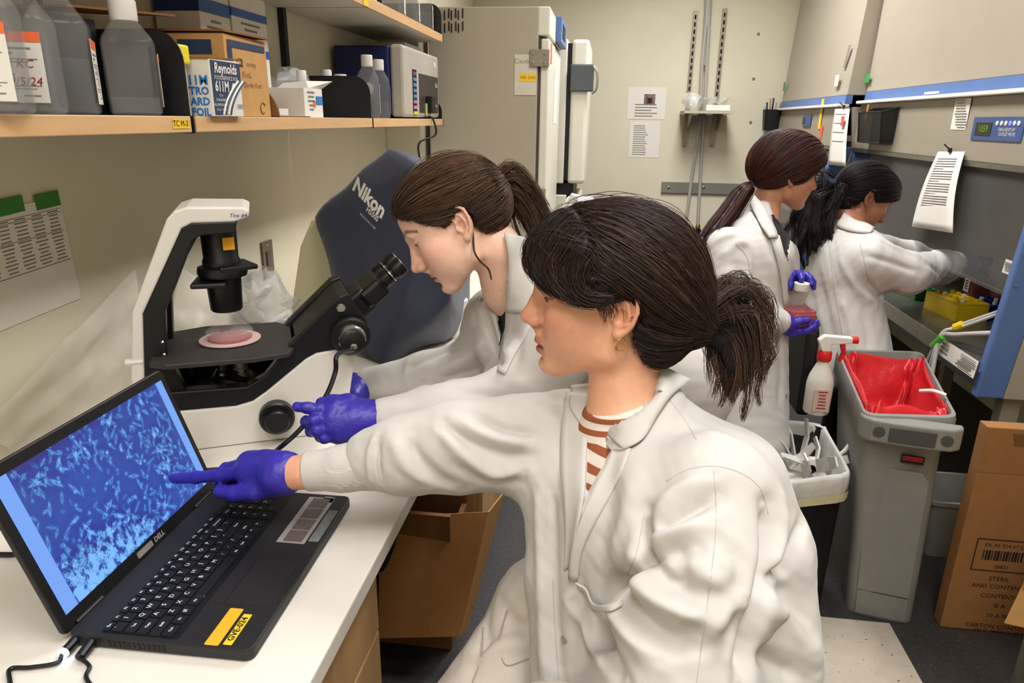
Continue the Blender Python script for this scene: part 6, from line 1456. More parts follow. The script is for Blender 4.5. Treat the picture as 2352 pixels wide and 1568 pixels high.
FO = [  # sleeve of the raised arm
 ([(1010, 985), (1060, 1040), (1130, 1085), (1210, 1080)], .010, .013), ([(1015, 975), (1075, 1010), (1160, 1045), (1222, 1045)], -.009, .010), ([(1045, 965), (1110, 1000), (1222, 1020)], .009, .012),
 ([(1090, 950), (1150, 985), (1225, 1000)], -.008, .009), ([(940, 1000), (960, 1050), (1010, 1100), (1060, 1122)], -.007, .012), ([(900, 1000), (925, 1060), (990, 1115)], .006, .012),
 ([(1050, 1065), (1120, 1105), (1200, 1098)], -.006, .008), ([(870, 1010), (868, 1060), (875, 1105)], -.005, .006), ([(860, 1000), (845, 1050), (850, 1110)], .003, .006),
 # near sleeve
 ([(1500, 1195), (1560, 1135), (1640, 1090)], .012, .016), ([(1495, 1225), (1570, 1180), (1650, 1140)], -.012, .011), ([(1480, 1250), (1560, 1225), (1630, 1200)], .013, .013), ([(1470, 1285), (1540, 1262), (1600, 1262)], -.011, .011),
 ([(1465, 1245), (1500, 1300), (1560, 1350), (1640, 1370)], -.010, .012), ([(1440, 1310), (1500, 1365), (1580, 1405), (1650, 1400)], .013, .015), ([(1420, 1345), (1470, 1420), (1540, 1470), (1610, 1470)], -.012, .014),
 ([(1410, 1400), (1460, 1470), (1520, 1520)], .012, .015), ([(1660, 1220), (1700, 1300), (1690, 1400)], -.006, .015), ([(1560, 1290), (1570, 1330), (1540, 1345)], -.010, .010), ([(1600, 1300), (1640, 1330), (1660, 1310)], .007, .012),
 ([(1655, 1400), (1690, 1430), (1680, 1520)], -.010, .015), ([(1600, 1500), (1640, 1440), (1720, 1380)], .008, .014),
 # armhole and back
 ([(1480, 1180), (1460, 1290), (1405, 1340), (1408, 1420)], -.020, .014), ([(1765, 1160), (1770, 1290), (1740, 1420), (1710, 1568)], -.020, .014), ([(1845, 1195), (1800, 1300), (1770, 1350)], -.010, .010), ([(1840, 1230), (1860, 1400), (1870, 1568)], .008, .02),
 ([(1800, 1150), (1790, 1240), (1775, 1320)], .008, .012), ([(1770, 1380), (1820, 1440), (1865, 1540)], .012, .02), ([(1780, 1330), (1810, 1390), (1850, 1440)], -.008, .016), ([(1740, 1500), (1790, 1530), (1840, 1568)], -.010, .016),
 # chest
 ([(1400, 1040), (1390, 1180), (1370, 1300)], -.006, .02), ([(1460, 1050), (1440, 1180), (1400, 1300)], .007, .022), ([(1330, 1150), (1310, 1250), (1300, 1330)], -.006, .008), ([(1345, 1150), (1325, 1260), (1312, 1330)], .007, .009),
 ([(1235, 1120), (1240, 1300), (1248, 1568)], .005, .012), ([(1270, 1130), (1275, 1330), (1285, 1560)], -.005, .010), ([(1330, 1340), (1330, 1430), (1350, 1520)], -.008, .014), ([(1310, 1380), (1345, 1450), (1400, 1530)], .010, .014), ([(1380, 1420), (1400, 1500), (1430, 1568)], -.012, .014),
 ([(1560, 960), (1640, 1000), (1700, 1060)], .003, .02), ([(1250, 930), (1290, 970), (1300, 1060)], -.006, .012)]
V = folds(V, F, [(trace(bvh0, a, 18), b*1.15, c*.82) for a, b, c in FO])
V = V+normals(V, F)*(.0016*vnoise(V, 55, 4)+.0012*vnoise(V, 120, 6))[:, None]
OPEN = [(1352, 870), (1480, 850), (1440, 930), (1418, 1000), (1400, 1040), (1347, 1150), (1340, 1120), (1348, 1000)]
V, opm = recess(V, F, OPEN, .022, 16, 1.1); V = laplace(V, F, 1, .35)
coat = fast_mesh('lab_coat', V, F, M_coat, P1); bv1 = bvh_of(V, F)
# striped top
def shirt_f(P):
    d = s_chain(P, [neckb+np.array([-.002, -.002, .012]), neckb-np.array([.0, .0, .03])], [.0555, .075], .01)
    return smax(d, (P[:, 2]-(neckb[2]+.03+.35*(P[:, 0]-neckb[0]))), .004)
Vs_, Fs_ = meshify(shirt_f, neckb-.14, neckb+.14, .0032)
ms = mat('striped_jersey', (226, 214, 200), .8, .04, 60, bump=.2, bs=700)
nt = ms.node_tree; tcn = nt.nodes.new('ShaderNodeTexCoord'); sp = nt.nodes.new('ShaderNodeSeparateXYZ'); nt.links.new(tcn.outputs['Object'], sp.inputs[0])
ma = nt.nodes.new('ShaderNodeMath'); ma.operation = 'MULTIPLY_ADD'; ma.inputs[1].default_value = -.22; nt.links.new(sp.outputs[0], ma.inputs[0]); nt.links.new(sp.outputs[2], ma.inputs[2])
mu = nt.nodes.new('ShaderNodeMath'); mu.operation = 'MULTIPLY'; mu.inputs[1].default_value = 1/.0158; nt.links.new(ma.outputs[0], mu.inputs[0]); fr = nt.nodes.new('ShaderNodeMath'); fr.operation = 'FRACT'; nt.links.new(mu.outputs[0], fr.inputs[0])
gt = nt.nodes.new('ShaderNodeMath'); gt.operation = 'LESS_THAN'; gt.inputs[1].default_value = .46; nt.links.new(fr.outputs[0], gt.inputs[0]); mxs = nt.nodes.new('ShaderNodeMix'); mxs.data_type = 'RGBA'; nt.links.new(gt.outputs[0], mxs.inputs[0])
mxs.inputs[6].default_value = lin((226, 214, 200)); mxs.inputs[7].default_value = lin((152, 84, 50)); nt.links.new(mxs.outputs[2], nt.nodes['Principled BSDF'].inputs['Base Color'])
fast_mesh('striped_top', Vs_, Fs_, ms, P1)
cloth_sheet('top_front', P1, bvh0, [(1338, 885), (1336, 960), (1334, 1040), (1333, 1110), (1336, 1170)], [(1470, 885), (1452, 950), (1432, 1020), (1392, 1110), (1352, 1175)], (-.009, -.009), 26, 12, .002, ms)
# cuffs, collar, placket, pocket, snaps, seams
def cuff_f(P):
    ax_ = unit(cuffp[2]-cuffp[0]); s_ = (P-cuffp[0]) @ ax_; d = s_chain(P, cuffp, [.0415, .0335, .0300], .01)
    d = smax(d, (P-cuffp[2]) @ ax_+.002, .002); return smax(d, -s_chain(P, [cuffp[1], cuffp[2]+ax_*.05], [.0250, .0235]), .002)
Vc, Fc = meshify(cuff_f, np.min(cuffp, 0)-.07, np.max(cuffp, 0)+.07, .0024); axc = unit(cuffp[2]-cuffp[0]); ang = np.arctan2((Vc-cuffp[0]) @ np.cross(axc, (0, 0, 1)), (Vc-cuffp[0])[:, 2]); sc_ = (Vc-cuffp[0]) @ axc
Vc = Vc+normals(Vc, Fc)*(.0007*np.sin(ang*56)*np.clip((.085-sc_)/.02, 0, 1))[:, None]
fast_mesh('knit_cuff', Vc, Fc, mat('cuff_knit', (198, 194, 186), .85, .03, 40), P1)
cloth_sheet('collar', P1, bv1, [(1505, 832), (1470, 868), (1440, 905), (1415, 955), (1395, 1000)], [(1590, 872), (1545, 905), (1512, 950), (1478, 1005), (1432, 1032)], (.009, .010), 30, 9, .0026, curl=.003)
cloth_sheet('collar_fold', P1, bv1, [(1395, 1000), (1390, 1020)], [(1432, 1032), (1405, 1035)], (.010, .010), 6, 6, .0026)
cloth_sheet('lapel', P1, bv1, [(1412, 1010), (1395, 1060), (1365, 1120), (1335, 1190), (1312, 1260), (1306, 1330)], [(1450, 1030), (1425, 1090), (1395, 1150), (1362, 1210), (1336, 1270), (1326, 1335)], (.007, .002), 26, 6, .002)
cloth_sheet('far_lapel', P1, bv1, [(1352, 905), (1349, 980), (1346, 1060), (1342, 1130), (1322, 1230), (1308, 1300)], [(1300, 900), (1290, 980), (1288, 1060), (1292, 1130), (1298, 1230), (1296, 1310)], (.006, .003), 26, 6, .002)
cloth_sheet('far_collar', P1, bv1, [(1352, 880), (1350, 930), (1347, 965)], [(1312, 885), (1308, 930), (1330, 968)], (.009, .008), 12, 6, .0022)
cloth_sheet('chest_pocket', P1, bv1, [(1322, 1338), (1345, 1352), (1362, 1385), (1400, 1388), (1428, 1372)], [(1330, 1352), (1348, 1368), (1362, 1400), (1400, 1404), (1430, 1390)], (.012, .004), 20, 4, .002)
for (px, py) in ((1294, 1012), (1296, 1468)): snap(P1, bv1, px, py)
for L_ in ([(1640, 1082), (1645, 1200), (1630, 1350), (1600, 1568)], [(1530, 1105), (1580, 1078), (1640, 1070), (1700, 1085), (1745, 1120), (1765, 1180)], [(1480, 1180), (1462, 1270), (1440, 1320)], [(1530, 908), (1570, 960), (1600, 1010)], [(1280, 1075), (1290, 1150), (1303, 1230)], [(875, 1020), (866, 1060), (872, 1100)], [(1270, 1330), (1275, 1450), (1285, 1568)]):
    seam(P1, bv1, L_)
# pointing glove
w0 = U(652, 1086, t=1.062)
mc = pts3([(566, 1082, 1.085), (572, 1064, 1.105), (582, 1062, 1.125), (596, 1068, 1.140)])
tipp = U(402, 1098, t=1.122)
fg = [[U(506, 1090, t=1.100), U(452, 1096, t=1.113), tipp], pts3([(520, 1078, 1.125), (508, 1108, 1.135), (540, 1122, 1.130)]), pts3([(530, 1078, 1.145), (516, 1108, 1.152), (548, 1124, 1.145)]), pts3([(548, 1082, 1.155), (536, 1108, 1.162), (562, 1122, 1.155)])]
th_ = pts3([(632, 1112, 1.062), (585, 1128, 1.066), (540, 1132, 1.078), (505, 1128, 1.090)])
glove('pointing_glove', P1, w0, mc, fg, th_, rw=.031, rm=.0135, rf=.0092, cuff=U(640, 1087, t=1.058))
# earring
ec = head.w((-.010, .0755, -.0375)); MB().tube([ec+head.R @ np.array([.0072*math.cos(a), .001*math.sin(2*a), .0085*math.sin(a)]) for a in np.linspace(0, 2*PI, 25)], .0011, 8).make('hoop_earring', mat('gold', (214, 160, 80), .25, metal=1), P1, smooth=True)
# hair
def hairline(q, xs, zs_): return np.interp(q[:, 0], xs, zs_)
TIE = np.array([-.118, 0, -.028])
def hair1(P):
    q = head.loc(P)
    d = s_ell(q, (-.012, 0, .048), (.110, .085, .090)); d = smin(d, s_ell(q, (-.062, 0, .012), (.066, .077, .074)), .04)
    d = smin(d, s_ell(q, (.048, 0, .066), (.056, .068, .054)), .03)
    d = smin(d, s_ell(q, (-.060, .035, -.040), (.040, .034, .038)), .03); d = smin(d, s_cap(q, (-.10, 0, -.01), TIE, .045, .030), .03)
    zl = hairline(q, [-.14, -.09, -.05, -.034, -.022, -.012, .004, .02, .045, .07, .09, .112], [-.085, -.086, -.076, -.056, -.012, .020, .022, .014, .026, .050, .062, .075])
    d = smax(d, (zl-q[:, 2])*.85, .006); d = smax(d, -s_ell(q, (-.013, .088, -.004), (.026, .026, .033)), .004); d = smax(d, -s_ell(q, (-.013, -.088, -.004), (.026, .026, .033)), .004)
    d = d+.005*np.exp(-((q[:, 0]-.050+.30*q[:, 1])/.005)**2)*(q[:, 2] > .05)
    return d
V, F = meshify(hair1, head.c-.17, head.c+.17, .003); q = head.loc(V)
V = V+normals(V, F)*(.0014*np.sin(q @ np.array([60, 260, 340])+4*vnoise(V, 30, 2)))[:, None]
rng = np.random.RandomState(12); tieW = head.w(TIE)
sel = (q[:, 1] > -.05)
Ps = flow_strands(hair1, V, F, sel & (q[:, 0] < .056-.30*q[:, 1]), tieW, 5200, 10, .0142, .0045, rng, .0008)
allP = [Ps]; allC = [hair_cols(len(Ps), rng, (20, 14, 12), (98, 70, 54), .24)]
def lw(Q): return head.c+(Q*head.k) @ head.R.T
def bundle(ctrl, n, jit, K=9, wob=.0012, lr=(.72, 1.0)):
    """hair lock: control polylines with start/end jitter, blended across the lock"""
    A = np.array(ctrl[0], float); B_ = np.array(ctrl[1], float); s = rng.uniform(0, 1, n); C_ = A[None]*(1-s)[:, None, None]+B_[None]*s[:, None, None]
    C_ = C_+rng.randn(n, 1, 3)*jit+rng.randn(*C_.shape)*jit*.35; out = np.stack([catmull(c, K) for c in C_]); k = np.linspace(0, 1, K); ln = rng.uniform(*lr, n)
    res = np.zeros_like(out)
    for i in range(n):
        t_ = k*ln[i]*(K-1); i0 = np.minimum(t_.astype(int), K-2); f_ = (t_-i0)[:, None]; res[i] = out[i][i0]*(1-f_)+out[i][i0+1]*f_
    return lw(res+wob*np.sin(rng.uniform(0, 6.28, (n, 1, 3))+k[None, :, None]*rng.uniform(4, 9, (n, 1, 1)))*k[None, :, None])
# fringe swept from the parting over forehead and temple
fr1 = bundle([[(.050, .004, .121), (.086, .010, .104), (.106, .022, .077), (.104, .036, .055), (.095, .050, .041), (.074, .064, .027)], [(.034, .052, .104), (.066, .058, .086), (.082, .068, .056), (.074, .075, .042), (.058, .079, .026), (.036, .083, .019)]], 2000, .0032)
fr2 = bundle([[(.052, -.03, .118), (.088, -.026, .100), (.107, -.014, .076), (.107, .0, .058), (.103, .012, .048)], [(.050, .008, .121), (.088, .010, .104), (.107, .018, .076), (.106, .028, .057), (.100, .038, .044)]], 800, .0030)
fr3 = bundle([[(.020, .070, .050), (.004, .078, .030), (-.006, .080, .014), (-.004, .079, -.004)], [(.046, .066, .04), (.026, .074, .020), (.015, .076, .004), (.011, .075, -.014)]], 70, .0026, wob=.003, lr=(.35, 1.0))
fr4 = bundle([[(.040, .040, .112), (.068, .052, .090), (.074, .068, .056), (.060, .078, .026), (.036, .083, .018), (.014, .085, .018)], [(.020, .066, .090), (.040, .075, .070), (.046, .081, .046), (.034, .085, .030), (.014, .087, .026), (.0, .087, .028)]], 1500, .0028)
fr5 = flow_strands(hair1, V, F, sel & (q[:, 0] > .04-.30*q[:, 1]), tieW, 800, 8, .010, .004, rng, .0008, bend=lambda p, k: np.tile(head.R @ np.array([.55, .25, -.8]), (len(p), 1)))
for b_, n_ in ((fr4, .22), (fr5, .2), (fr1, .22), (fr2, .2), (fr3, .3)): allP.append(b_); allC.append(hair_cols(len(b_), rng, (20, 14, 12), (96, 70, 56), n_))
# loose wavy tail gathered in locks
nc = 64; per = 34; K = 11
g0 = np.array([tieW, U(1642, 704, t=1.0), U(1680, 722, t=1.0), U(1697, 790, t=1.0), U(1692, 850, t=1.0), U(1684, 900, t=1.0)]); T_ = catmull(g0, K); kk = np.linspace(0, 1, K)
paths = []
for c_ in range(nc):
    lat = np.clip(rng.randn(3), -1.6, 1.6)*np.array([.018, .018, .018]); ph = rng.uniform(0, 6.28, 3); frq = rng.uniform(7, 12); amp = rng.uniform(.003, .008); ln = rng.uniform(.45, 1.05); s = np.minimum(kk*ln, 1)
    i = s*(K-1); i0 = np.minimum(i.astype(int), K-2); f_ = (i-i0)[:, None]; cen = T_[i0]*(1-f_)+T_[i0+1]*f_+lat*np.interp(s, [0, .25, .7, 1], [.5, 1.25, 1.35, 1.1])[:, None]+amp*np.sin(ph+frq*s[:, None])*np.minimum(1, s*3)[:, None]
    sub = rng.randn(per, 1, 3)*.0042*np.interp(s, [0, .3, .8, 1], [.7, 1.2, .9, .45])[None, :, None]; paths.append(cen[None]+sub+.0012*np.sin(rng.uniform(0, 6.28, (per, 1, 3))+s[None, :, None]*14))
paths = np.concatenate(paths); allP.append(paths); allC.append(hair_cols(len(paths), rng, (28, 19, 15), (124, 88, 64), .3))
Pf = flow_strands(hair1, V, F, sel & (q[:, 2] > .06), tieW, 150, 11, .0115, .004, rng, .0018); lf = np.sin(np.linspace(0, PI, 11))
Pf = Pf+np.einsum('s,k,d->skd', rng.uniform(.002, .012, len(Pf)), lf, head.R @ np.array([-.1, 0, 1.0])); allP.append(Pf); allC.append(hair_cols(len(Pf), rng, (30, 22, 18), (110, 84, 66), .3))
Vh, Fh, Ch = V, F, np.tile(np.array(lin((24, 17, 14))[:3]), (len(V), 1))
core = lambda P: smin(smin(s_ell(P, U(1662, 740, t=1.0), (.034, .030, .034)), s_ell(P, U(1695, 812, t=1.0), (.030, .026, .042)), .03), s_cap(P, tieW, U(1650, 715, t=1.0), .024, .03), .03)
Vk, Fk = meshify(core, tieW-.15, tieW+.2, .005); Vk = Vk+normals(Vk, Fk)*(.005*vnoise(Vk, 120, 9))[:, None]
def pack(base, Ps, Cs, rad):
    Vt, Ft, Ct = [b[0] for b in base], [], [b[2] for b in base]; o_ = 0
    for b in base: Ft.append(b[1]+o_); o_ += len(b[0])
    for P_, C_ in zip(Ps, Cs):
        K_ = P_.shape[1]; r_ = rad*np.sin(np.linspace(.35, PI*.93, K_))**.6; v_, f_, c_ = strands(P_, r_, C_); Vt.append(v_); Ft.append(f_+o_); Ct.append(c_); o_ += len(v_)
    return np.vstack(Vt), np.vstack(Ft), np.vstack(Ct)
Va, Fa, Ca = pack([(Vh, Fh, Ch), (Vk, Fk, np.tile(np.array(lin((24, 17, 14))[:3]), (len(Vk), 1)))], allP, allC, .00045)
fast_mesh('hair', Va, Fa, M_hair, P1, Ca)
MB().tube([tieW+head.R @ np.array([.0, .026*math.cos(a), .026*math.sin(a)]) for a in np.linspace(0, 2*PI, 20)], .005, 6).make('hair_tie', M_black, P1, smooth=True)
# ---------------------------------------------------------------- shared builders for the other people
def build_person(label, head, neck, neckr, torso, arms, skin, lipc, blush, brow, h=.0035, look=(1, 0, -.3), skname='skin_b'):
    """one continuous body: head, neck, trunk and arms"""
    def f(P):
        d = head.sdf(P); d = smin(d, s_chain(P, neck, neckr, .01), .022)
        for c, r, R in torso: d = smin(d, s_ell(P, c, r, R), .05)
        for pts, rs in arms: d = smin(d, s_chain(P, pts, rs), .02)
        return d
    A = np.array([head.c]+list(neck)+[t_[0] for t_ in torso]+[p for a, _ in arms for p in a]); V, F = meshify(f, A.min(0)-.2, A.max(0)+.2, h)
    o = fast_mesh('person', V, F, skin_mat(skname, skin), None, head.colour(V, skin, lipc, blush, brow)); tag(o, label, 'person'); head.eyeballs(o, (40, 28, 20), look); return o
def build_coat(parent, f, A, h, FO, noise=(.0016, .0012), seed=4, openp=None, tmax=9, depth=.02, amp=.9):
    A = np.array(A); V, F = meshify(f, A.min(0)-.26, A.max(0)+.26, h); V = laplace(V, F, 1); b0 = bvh_of(V, F)
    V = folds(V, F, [(trace(b0, a, 16), b*amp, c) for a, b, c in FO]); V = V+normals(V, F)*(noise[0]*vnoise(V, 50, seed)+noise[1]*vnoise(V, 110, seed+1))[:, None]
    m = None
    if openp: V, m = recess(V, F, openp, depth, 8, tmax); V = laplace(V, F, 1, .35)
    fast_mesh('lab_coat', V, F, M_coat, parent); return V, F, bvh_of(V, F), m
def build_hair(parent, head, f, tie, n, base, lite, seed, step=.011, K=12, rad=.0008, tail=None, tn=600, tlat=.012, wave=.003, h=.0035, core=None, fly=40, spread=(.3, 1.3), p=.22, lenr=(.5, 1.0)):
    V, F = meshify(f, head.c-.18, head.c+.18, h); rng = np.random.RandomState(seed); tw = head.w(tie); q = head.loc(V)
    V = V+normals(V, F)*(.0010*np.sin(q @ np.array([60, 240, 320])+4*vnoise(V, 30, 2)))[:, None]
    Ps = [flow_strands(f, V, F, np.ones(len(V), bool), tw, n, K, step, .0035, rng, .0006)]; Cs = [hair_cols(n, rng, base, lite, p)]
    if tail is not None:
        Kt = 11; T_ = catmull([tw]+tail, Kt); kk = np.linspace(0, 1, Kt); per = 28; nc = max(8, tn//per); pa = []
        for c_ in range(nc):
            lat = rng.randn(3)*tlat; ph = rng.uniform(0, 6.28, 3); frq = rng.uniform(6, 11); s = kk*rng.uniform(*lenr); i = s*(Kt-1); i0 = np.minimum(i.astype(int), Kt-2); ff = (i-i0)[:, None]
            cen = T_[i0]*(1-ff)+T_[i0+1]*ff+lat*np.interp(s, [0, .25, 1], [spread[0], (spread[0]+spread[1])*.55, spread[1]])[:, None]+wave*np.sin(ph+frq*s[:, None])*np.minimum(1, s*3)[:, None]
            pa.append(cen[None]+rng.randn(per, 1, 3)*tlat*.22*np.interp(s, [0, .3, .8, 1], [.8, 1.2, .9, .4])[None, :, None]+.0008*np.sin(rng.uniform(0, 6.28, (per, 1, 3))+s[None, :, None]*12))
        pa = np.concatenate(pa); tn = len(pa)
        Ps.append(pa); Cs.append(hair_cols(tn, rng, base, lite, p))
    if fly:
        Pf = flow_strands(f, V, F, q[:, 2] > .05, tw, fly, K, step, .003, rng, .0016); Pf = Pf+np.einsum('s,k,d->skd', rng.uniform(.002, .009, fly), np.sin(np.linspace(0, PI, K)), head.R @ np.array([-.1, 0, 1.0])); Ps.append(Pf); Cs.append(hair_cols(fly, rng, base, lite, .3))
    bases = [(V, F, np.tile(np.array(lin(base)[:3]), (len(V), 1)))]
    if tail is not None:
        T2 = catmull([tw]+tail, 8); cf = core or (lambda P: s_chain(P, T2, list(np.interp(np.linspace(0, 1, 8), [0, .2, .7, 1], [tlat*.6, tlat*.8, tlat*.8, tlat*.25])), .01)); Vk, Fk = meshify(cf, T2.min(0)-.06, T2.max(0)+.06, .005); bases.append((Vk, Fk, np.tile(np.array(lin(base)[:3]), (len(Vk), 1))))
    Va, Fa, Ca = pack(bases, Ps, Cs, rad); fast_mesh('hair', Va, Fa, M_hair, parent, Ca)
    MB().tube([tw+head.R @ np.array([.004*math.sin(a), .017*math.cos(a), .017*math.sin(a)]) for a in np.linspace(0, 2*PI, 18)], .005, 6).make('hair_tie', M_black, parent, smooth=True)
def cap_hair(head, line, extra=(), ear=True, vol=0.0, cut=()):
    xs, zz = line
    def f(P):
        q = head.loc(P); d = s_ell(q, (-.012, 0, .046), (.1035+vol, .081+vol, .0865+vol)); d = smin(d, s_ell(q, (-.055, 0, .015), (.060+vol, .073+vol, .066)), .04)
        d = smin(d, s_ell(q, (.036, 0, .060), (.0585+vol, .0675+vol, .055)), .03)
        for c, r, k in extra: d = smin(d, s_ell(q, c, r), k)
        d = smax(d, (np.interp(q[:, 0], xs, zz)-q[:, 2])*.85, .005)
        if ear:
            for sy in (1, -1): d = smax(d, -s_ell(q, (-.013, .088*sy, -.004), (.026, .027, .035)), .004)
        return d*head.k
    return f
def legs(parent, hips, feet, r, m, name='trousers'):
    f = lambda P: np.minimum(s_chain(P, [hips[0], (np.array(hips[0])+feet[0])/2, feet[0]], [r*1.2, r, r*.75]), s_chain(P, [hips[1], (np.array(hips[1])+feet[1])/2, feet[1]], [r*1.2, r, r*.75]))
    A = np.array(list(hips)+list(feet)); V, F = meshify(f, A.min(0)-.15, A.max(0)+.15, .008); V[:, 2] = np.maximum(V[:, 2], .03); fast_mesh(name, V, F, m, parent)
    for p in feet: MB().sphere((p[0], p[1], .035), (.05, .11, .045), 12).make('shoe', M_black, parent, smooth=True)
M_tr = mat('black_trousers', (24, 23, 25), .85, .1, 20)

# ---------------------------------------------------------------- person bending to the eyepieces
pa = math.radians(34)
hd2 = Head(U(1053, 521, t=1.325), (-math.cos(pa), -.22, -math.sin(pa)), (-math.sin(pa), .0, math.cos(pa)), k=.99, nose=.003, lip=.0, eye=.0028, jaw=.001)
nb2 = U(1166, 662, t=1.39)
Ls2, Rs2 = U(1300, 760, t=1.27), U(1140, 720, t=1.56); sh2 = (Ls2+Rs2)/2; hip2 = np.array([.17, 1.62, .96])
rt2 = unit((Rs2-Ls2)*(1, 1, 0)); up2 = unit(sh2-hip2); TR2 = frame(np.cross(-rt2, up2), up2)
armR2 = pts3([(1135, 735, 1.55), (1105, 830, 1.61), (980, 860, 1.63), (852, 880, 1.65)]); armL2 = pts3([(1290, 780, 1.27), (1190, 930, 1.25), (1020, 955, 1.22), (885, 965, 1.195)])
armR2b = armR2[:3]+[U(836, 882, t=1.65)]; armL2b = armL2[:3]+[U(866, 964, t=1.19)]
P2 = build_person('person in white coat bending over the microscope eyepieces', hd2, [hd2.w((-.028, 0, -.02)), hd2.w((-.04, 0, -.075)), nb2], [.045, .045, .052], [(sh2-up2*.1, (.08, .14, .14), TR2)], [(armR2b, [.045, .04, .032, .026]), (armL2b, [.045, .04, .03, .025])], (236, 190, 164), (198, 112, 102), (226, 146, 124), (74, 50, 38), h=.0027, look=(1, 0, -.1), skname='skin_fair')
legs(P2, [hip2+np.array([0, -.05, -.15]), hip2+np.array([0, .05, -.15])], [np.array([.20, 1.54, .05]), np.array([.17, 1.74, .05])], .06, M_tr)
def coat2(P):
    d = s_ell(P, sh2-up2*.05, (.10, .185, .10), TR2); d = smin(d, s_ell(P, sh2-up2*.2+TR2 @ np.array([.02, 0, 0]), (.125, .165, .2), TR2), .06); d = smin(d, s_ell(P, hip2, (.115, .15, .20), TR2), .06)
    d = smin(d, s_cap(P, nb2+np.array([.035, 0, .01]), nb2+np.array([.08, 0, -.03]), .072, .10), .04)
    d = smin(d, s_cap(P, hip2, hip2-np.array([0, 0, .38]), .125, .14), .06)
    d = smin(d, s_chain(P, armR2, [.070, .062, .050, .040], .03), .04); d = smin(d, s_chain(P, armL2, [.075, .068, .056, .040], .03), .03)
    d = smin(d, s_chain(P, pts3([(1150, 730, 1.48), (1180, 830, 1.46), (1200, 930, 1.46)]), [.06, .065, .07], .02), .05)
    return smax(d, -s_cap(P, nb2+np.array([-.02, 0, .01]), nb2+np.array([-.075, 0, .085]), .058, .07), .012)
FO2 = [([(1090, 700), (1085, 760), (1060, 800)], -.008, .012), ([(1060, 790), (1000, 815), (930, 850)], -.008, .010), ([(1120, 780), (1080, 820), (1000, 850)], .009, .013), ([(1140, 820), (1080, 855), (960, 885)], -.007, .010), ([(1105, 690), (1130, 770), (1155, 840)], -.008, .010), ([(1125, 690), (1150, 770), (1170, 830)], .007, .010),
       ([(1185, 740), (1190, 800), (1175, 860)], -.006, .012), ([(1160, 860), (1190, 880), (1230, 885)], .008, .014), ([(1050, 900), (1100, 905), (1180, 920)], -.006, .010), ([(940, 820), (930, 860), (940, 890)], .005, .010), ([(880, 855), (890, 880), (885, 900)], -.004, .008)]
V2, F2, bv2, om2 = build_coat(P2, coat2, list(armR2)+list(armL2)+[sh2, hip2-np.array([0, 0, .25]), nb2], .0048, FO2, openp=[(1128, 660), (1172, 640), (1172, 720), (1150, 800), (1140, 740)], tmax=1.75, depth=.02)
Vp, Fp = patch_from(V2, F2, om2, .003)
if len(Fp): fast_mesh('dark_top', Vp, Fp, mat('black_jersey', (22, 20, 22), .8), P2)
_vb = np.empty(len(P2.data.vertices)*3); P2.data.vertices.foreach_get('co', _vb); _vb = _vb.reshape(-1, 3); _fb = np.empty(len(P2.data.polygons)*4, int); P2.data.polygons.foreach_get('vertices', _fb) if False else P2.data.loops.foreach_get('vertex_index', _fb); _fb = _fb.reshape(-1, 4)
bv2c = bvh_of(np.vstack([V2, _vb]), np.vstack([F2, _fb+len(V2)]))
cloth_sheet('collar', P2, bv2c, [(1158, 533), (1168, 590), (1166, 650), (1160, 715)], [(1262, 560), (1262, 610), (1255, 660), (1240, 722)], (.013, .013), 22, 9, .003, curl=.006)
cloth_sheet('lapel', P2, bv2, [(1162, 700), (1160, 760), (1150, 800), (1143, 850)], [(1235, 715), (1205, 775), (1180, 820), (1160, 860)], (.010, .003), 16, 6, .0025)
for (px, py) in ((1107, 688), (1166, 757)): snap(P2, bv2, px, py, .0055)
for L_ in ([(1098, 680), (1125, 760), (1148, 830)], [(1085, 690), (1110, 780), (1130, 850)], [(850, 850), (846, 880), (852, 908)]): seam(P2, bv2, L_)
# gloves of the bending person
w2 = U(868, 964, t=1.19); mcs = pts3([(770, 938, 1.165), (764, 960, 1.160), (768, 980, 1.160), (780, 997, 1.163)])
fg2 = [pts3([(733, 940, 1.155), (705, 936, 1.150), (682, 934, 1.150)]), pts3([(722, 966, 1.145), (704, 968, 1.165), (722, 974, 1.180)]), pts3([(728, 988, 1.145), (714, 990, 1.165), (732, 994, 1.180)]), pts3([(745, 1006, 1.150), (736, 1004, 1.168), (750, 1005, 1.180)])]
glove('glove', P2, w2, mcs, fg2, pts3([(835, 935, 1.19), (800, 922, 1.185), (765, 922, 1.18), (738, 925, 1.175)]), rw=.031, rm=.0130, rf=.0088)
w3_ = U(845, 882, t=1.655); mr = pts3([(805, 885, 1.64), (806, 894, 1.62), (810, 903, 1.605), (816, 910, 1.595)])
glove('glove', P2, w3_, mr, [pts3([(775, 895, 1.64), (755, 902, 1.64), (738, 908, 1.64)]), pts3([(775, 905, 1.62), (755, 912, 1.62), (738, 918, 1.62)]), pts3([(782, 913, 1.605), (764, 920, 1.605), (750, 925, 1.605)]), pts3([(790, 918, 1.595), (775, 924, 1.595), (764, 928, 1.595)])], pts3([(835, 870, 1.665), (812, 868, 1.67), (790, 876, 1.67)]), rw=.031, rm=.0125, rf=.0085, h=.003)
f2h = cap_hair(hd2, ([-.14, -.09, -.05, -.036, -.024, -.012, .004, .02, .045, .075, .11], [-.045, -.050, -.046, -.040, -.008, .016, .014, .012, .036, .066, .090]))
tie2 = hd2.loc(U(1128, 432, t=1.335)[None])[0]
build_hair(P2, hd2, f2h, tie2, 3800, (38, 27, 20), (142, 104, 72), 31, tail=[U(1165, 415, t=1.35), U(1205, 450, t=1.36), U(1235, 510, t=1.37), U(1262, 560, t=1.38)], tn=1500, tlat=.0155, wave=.003, rad=.00048, K=10, step=.0145, spread=(.35, 1.35), p=.32, fly=60)
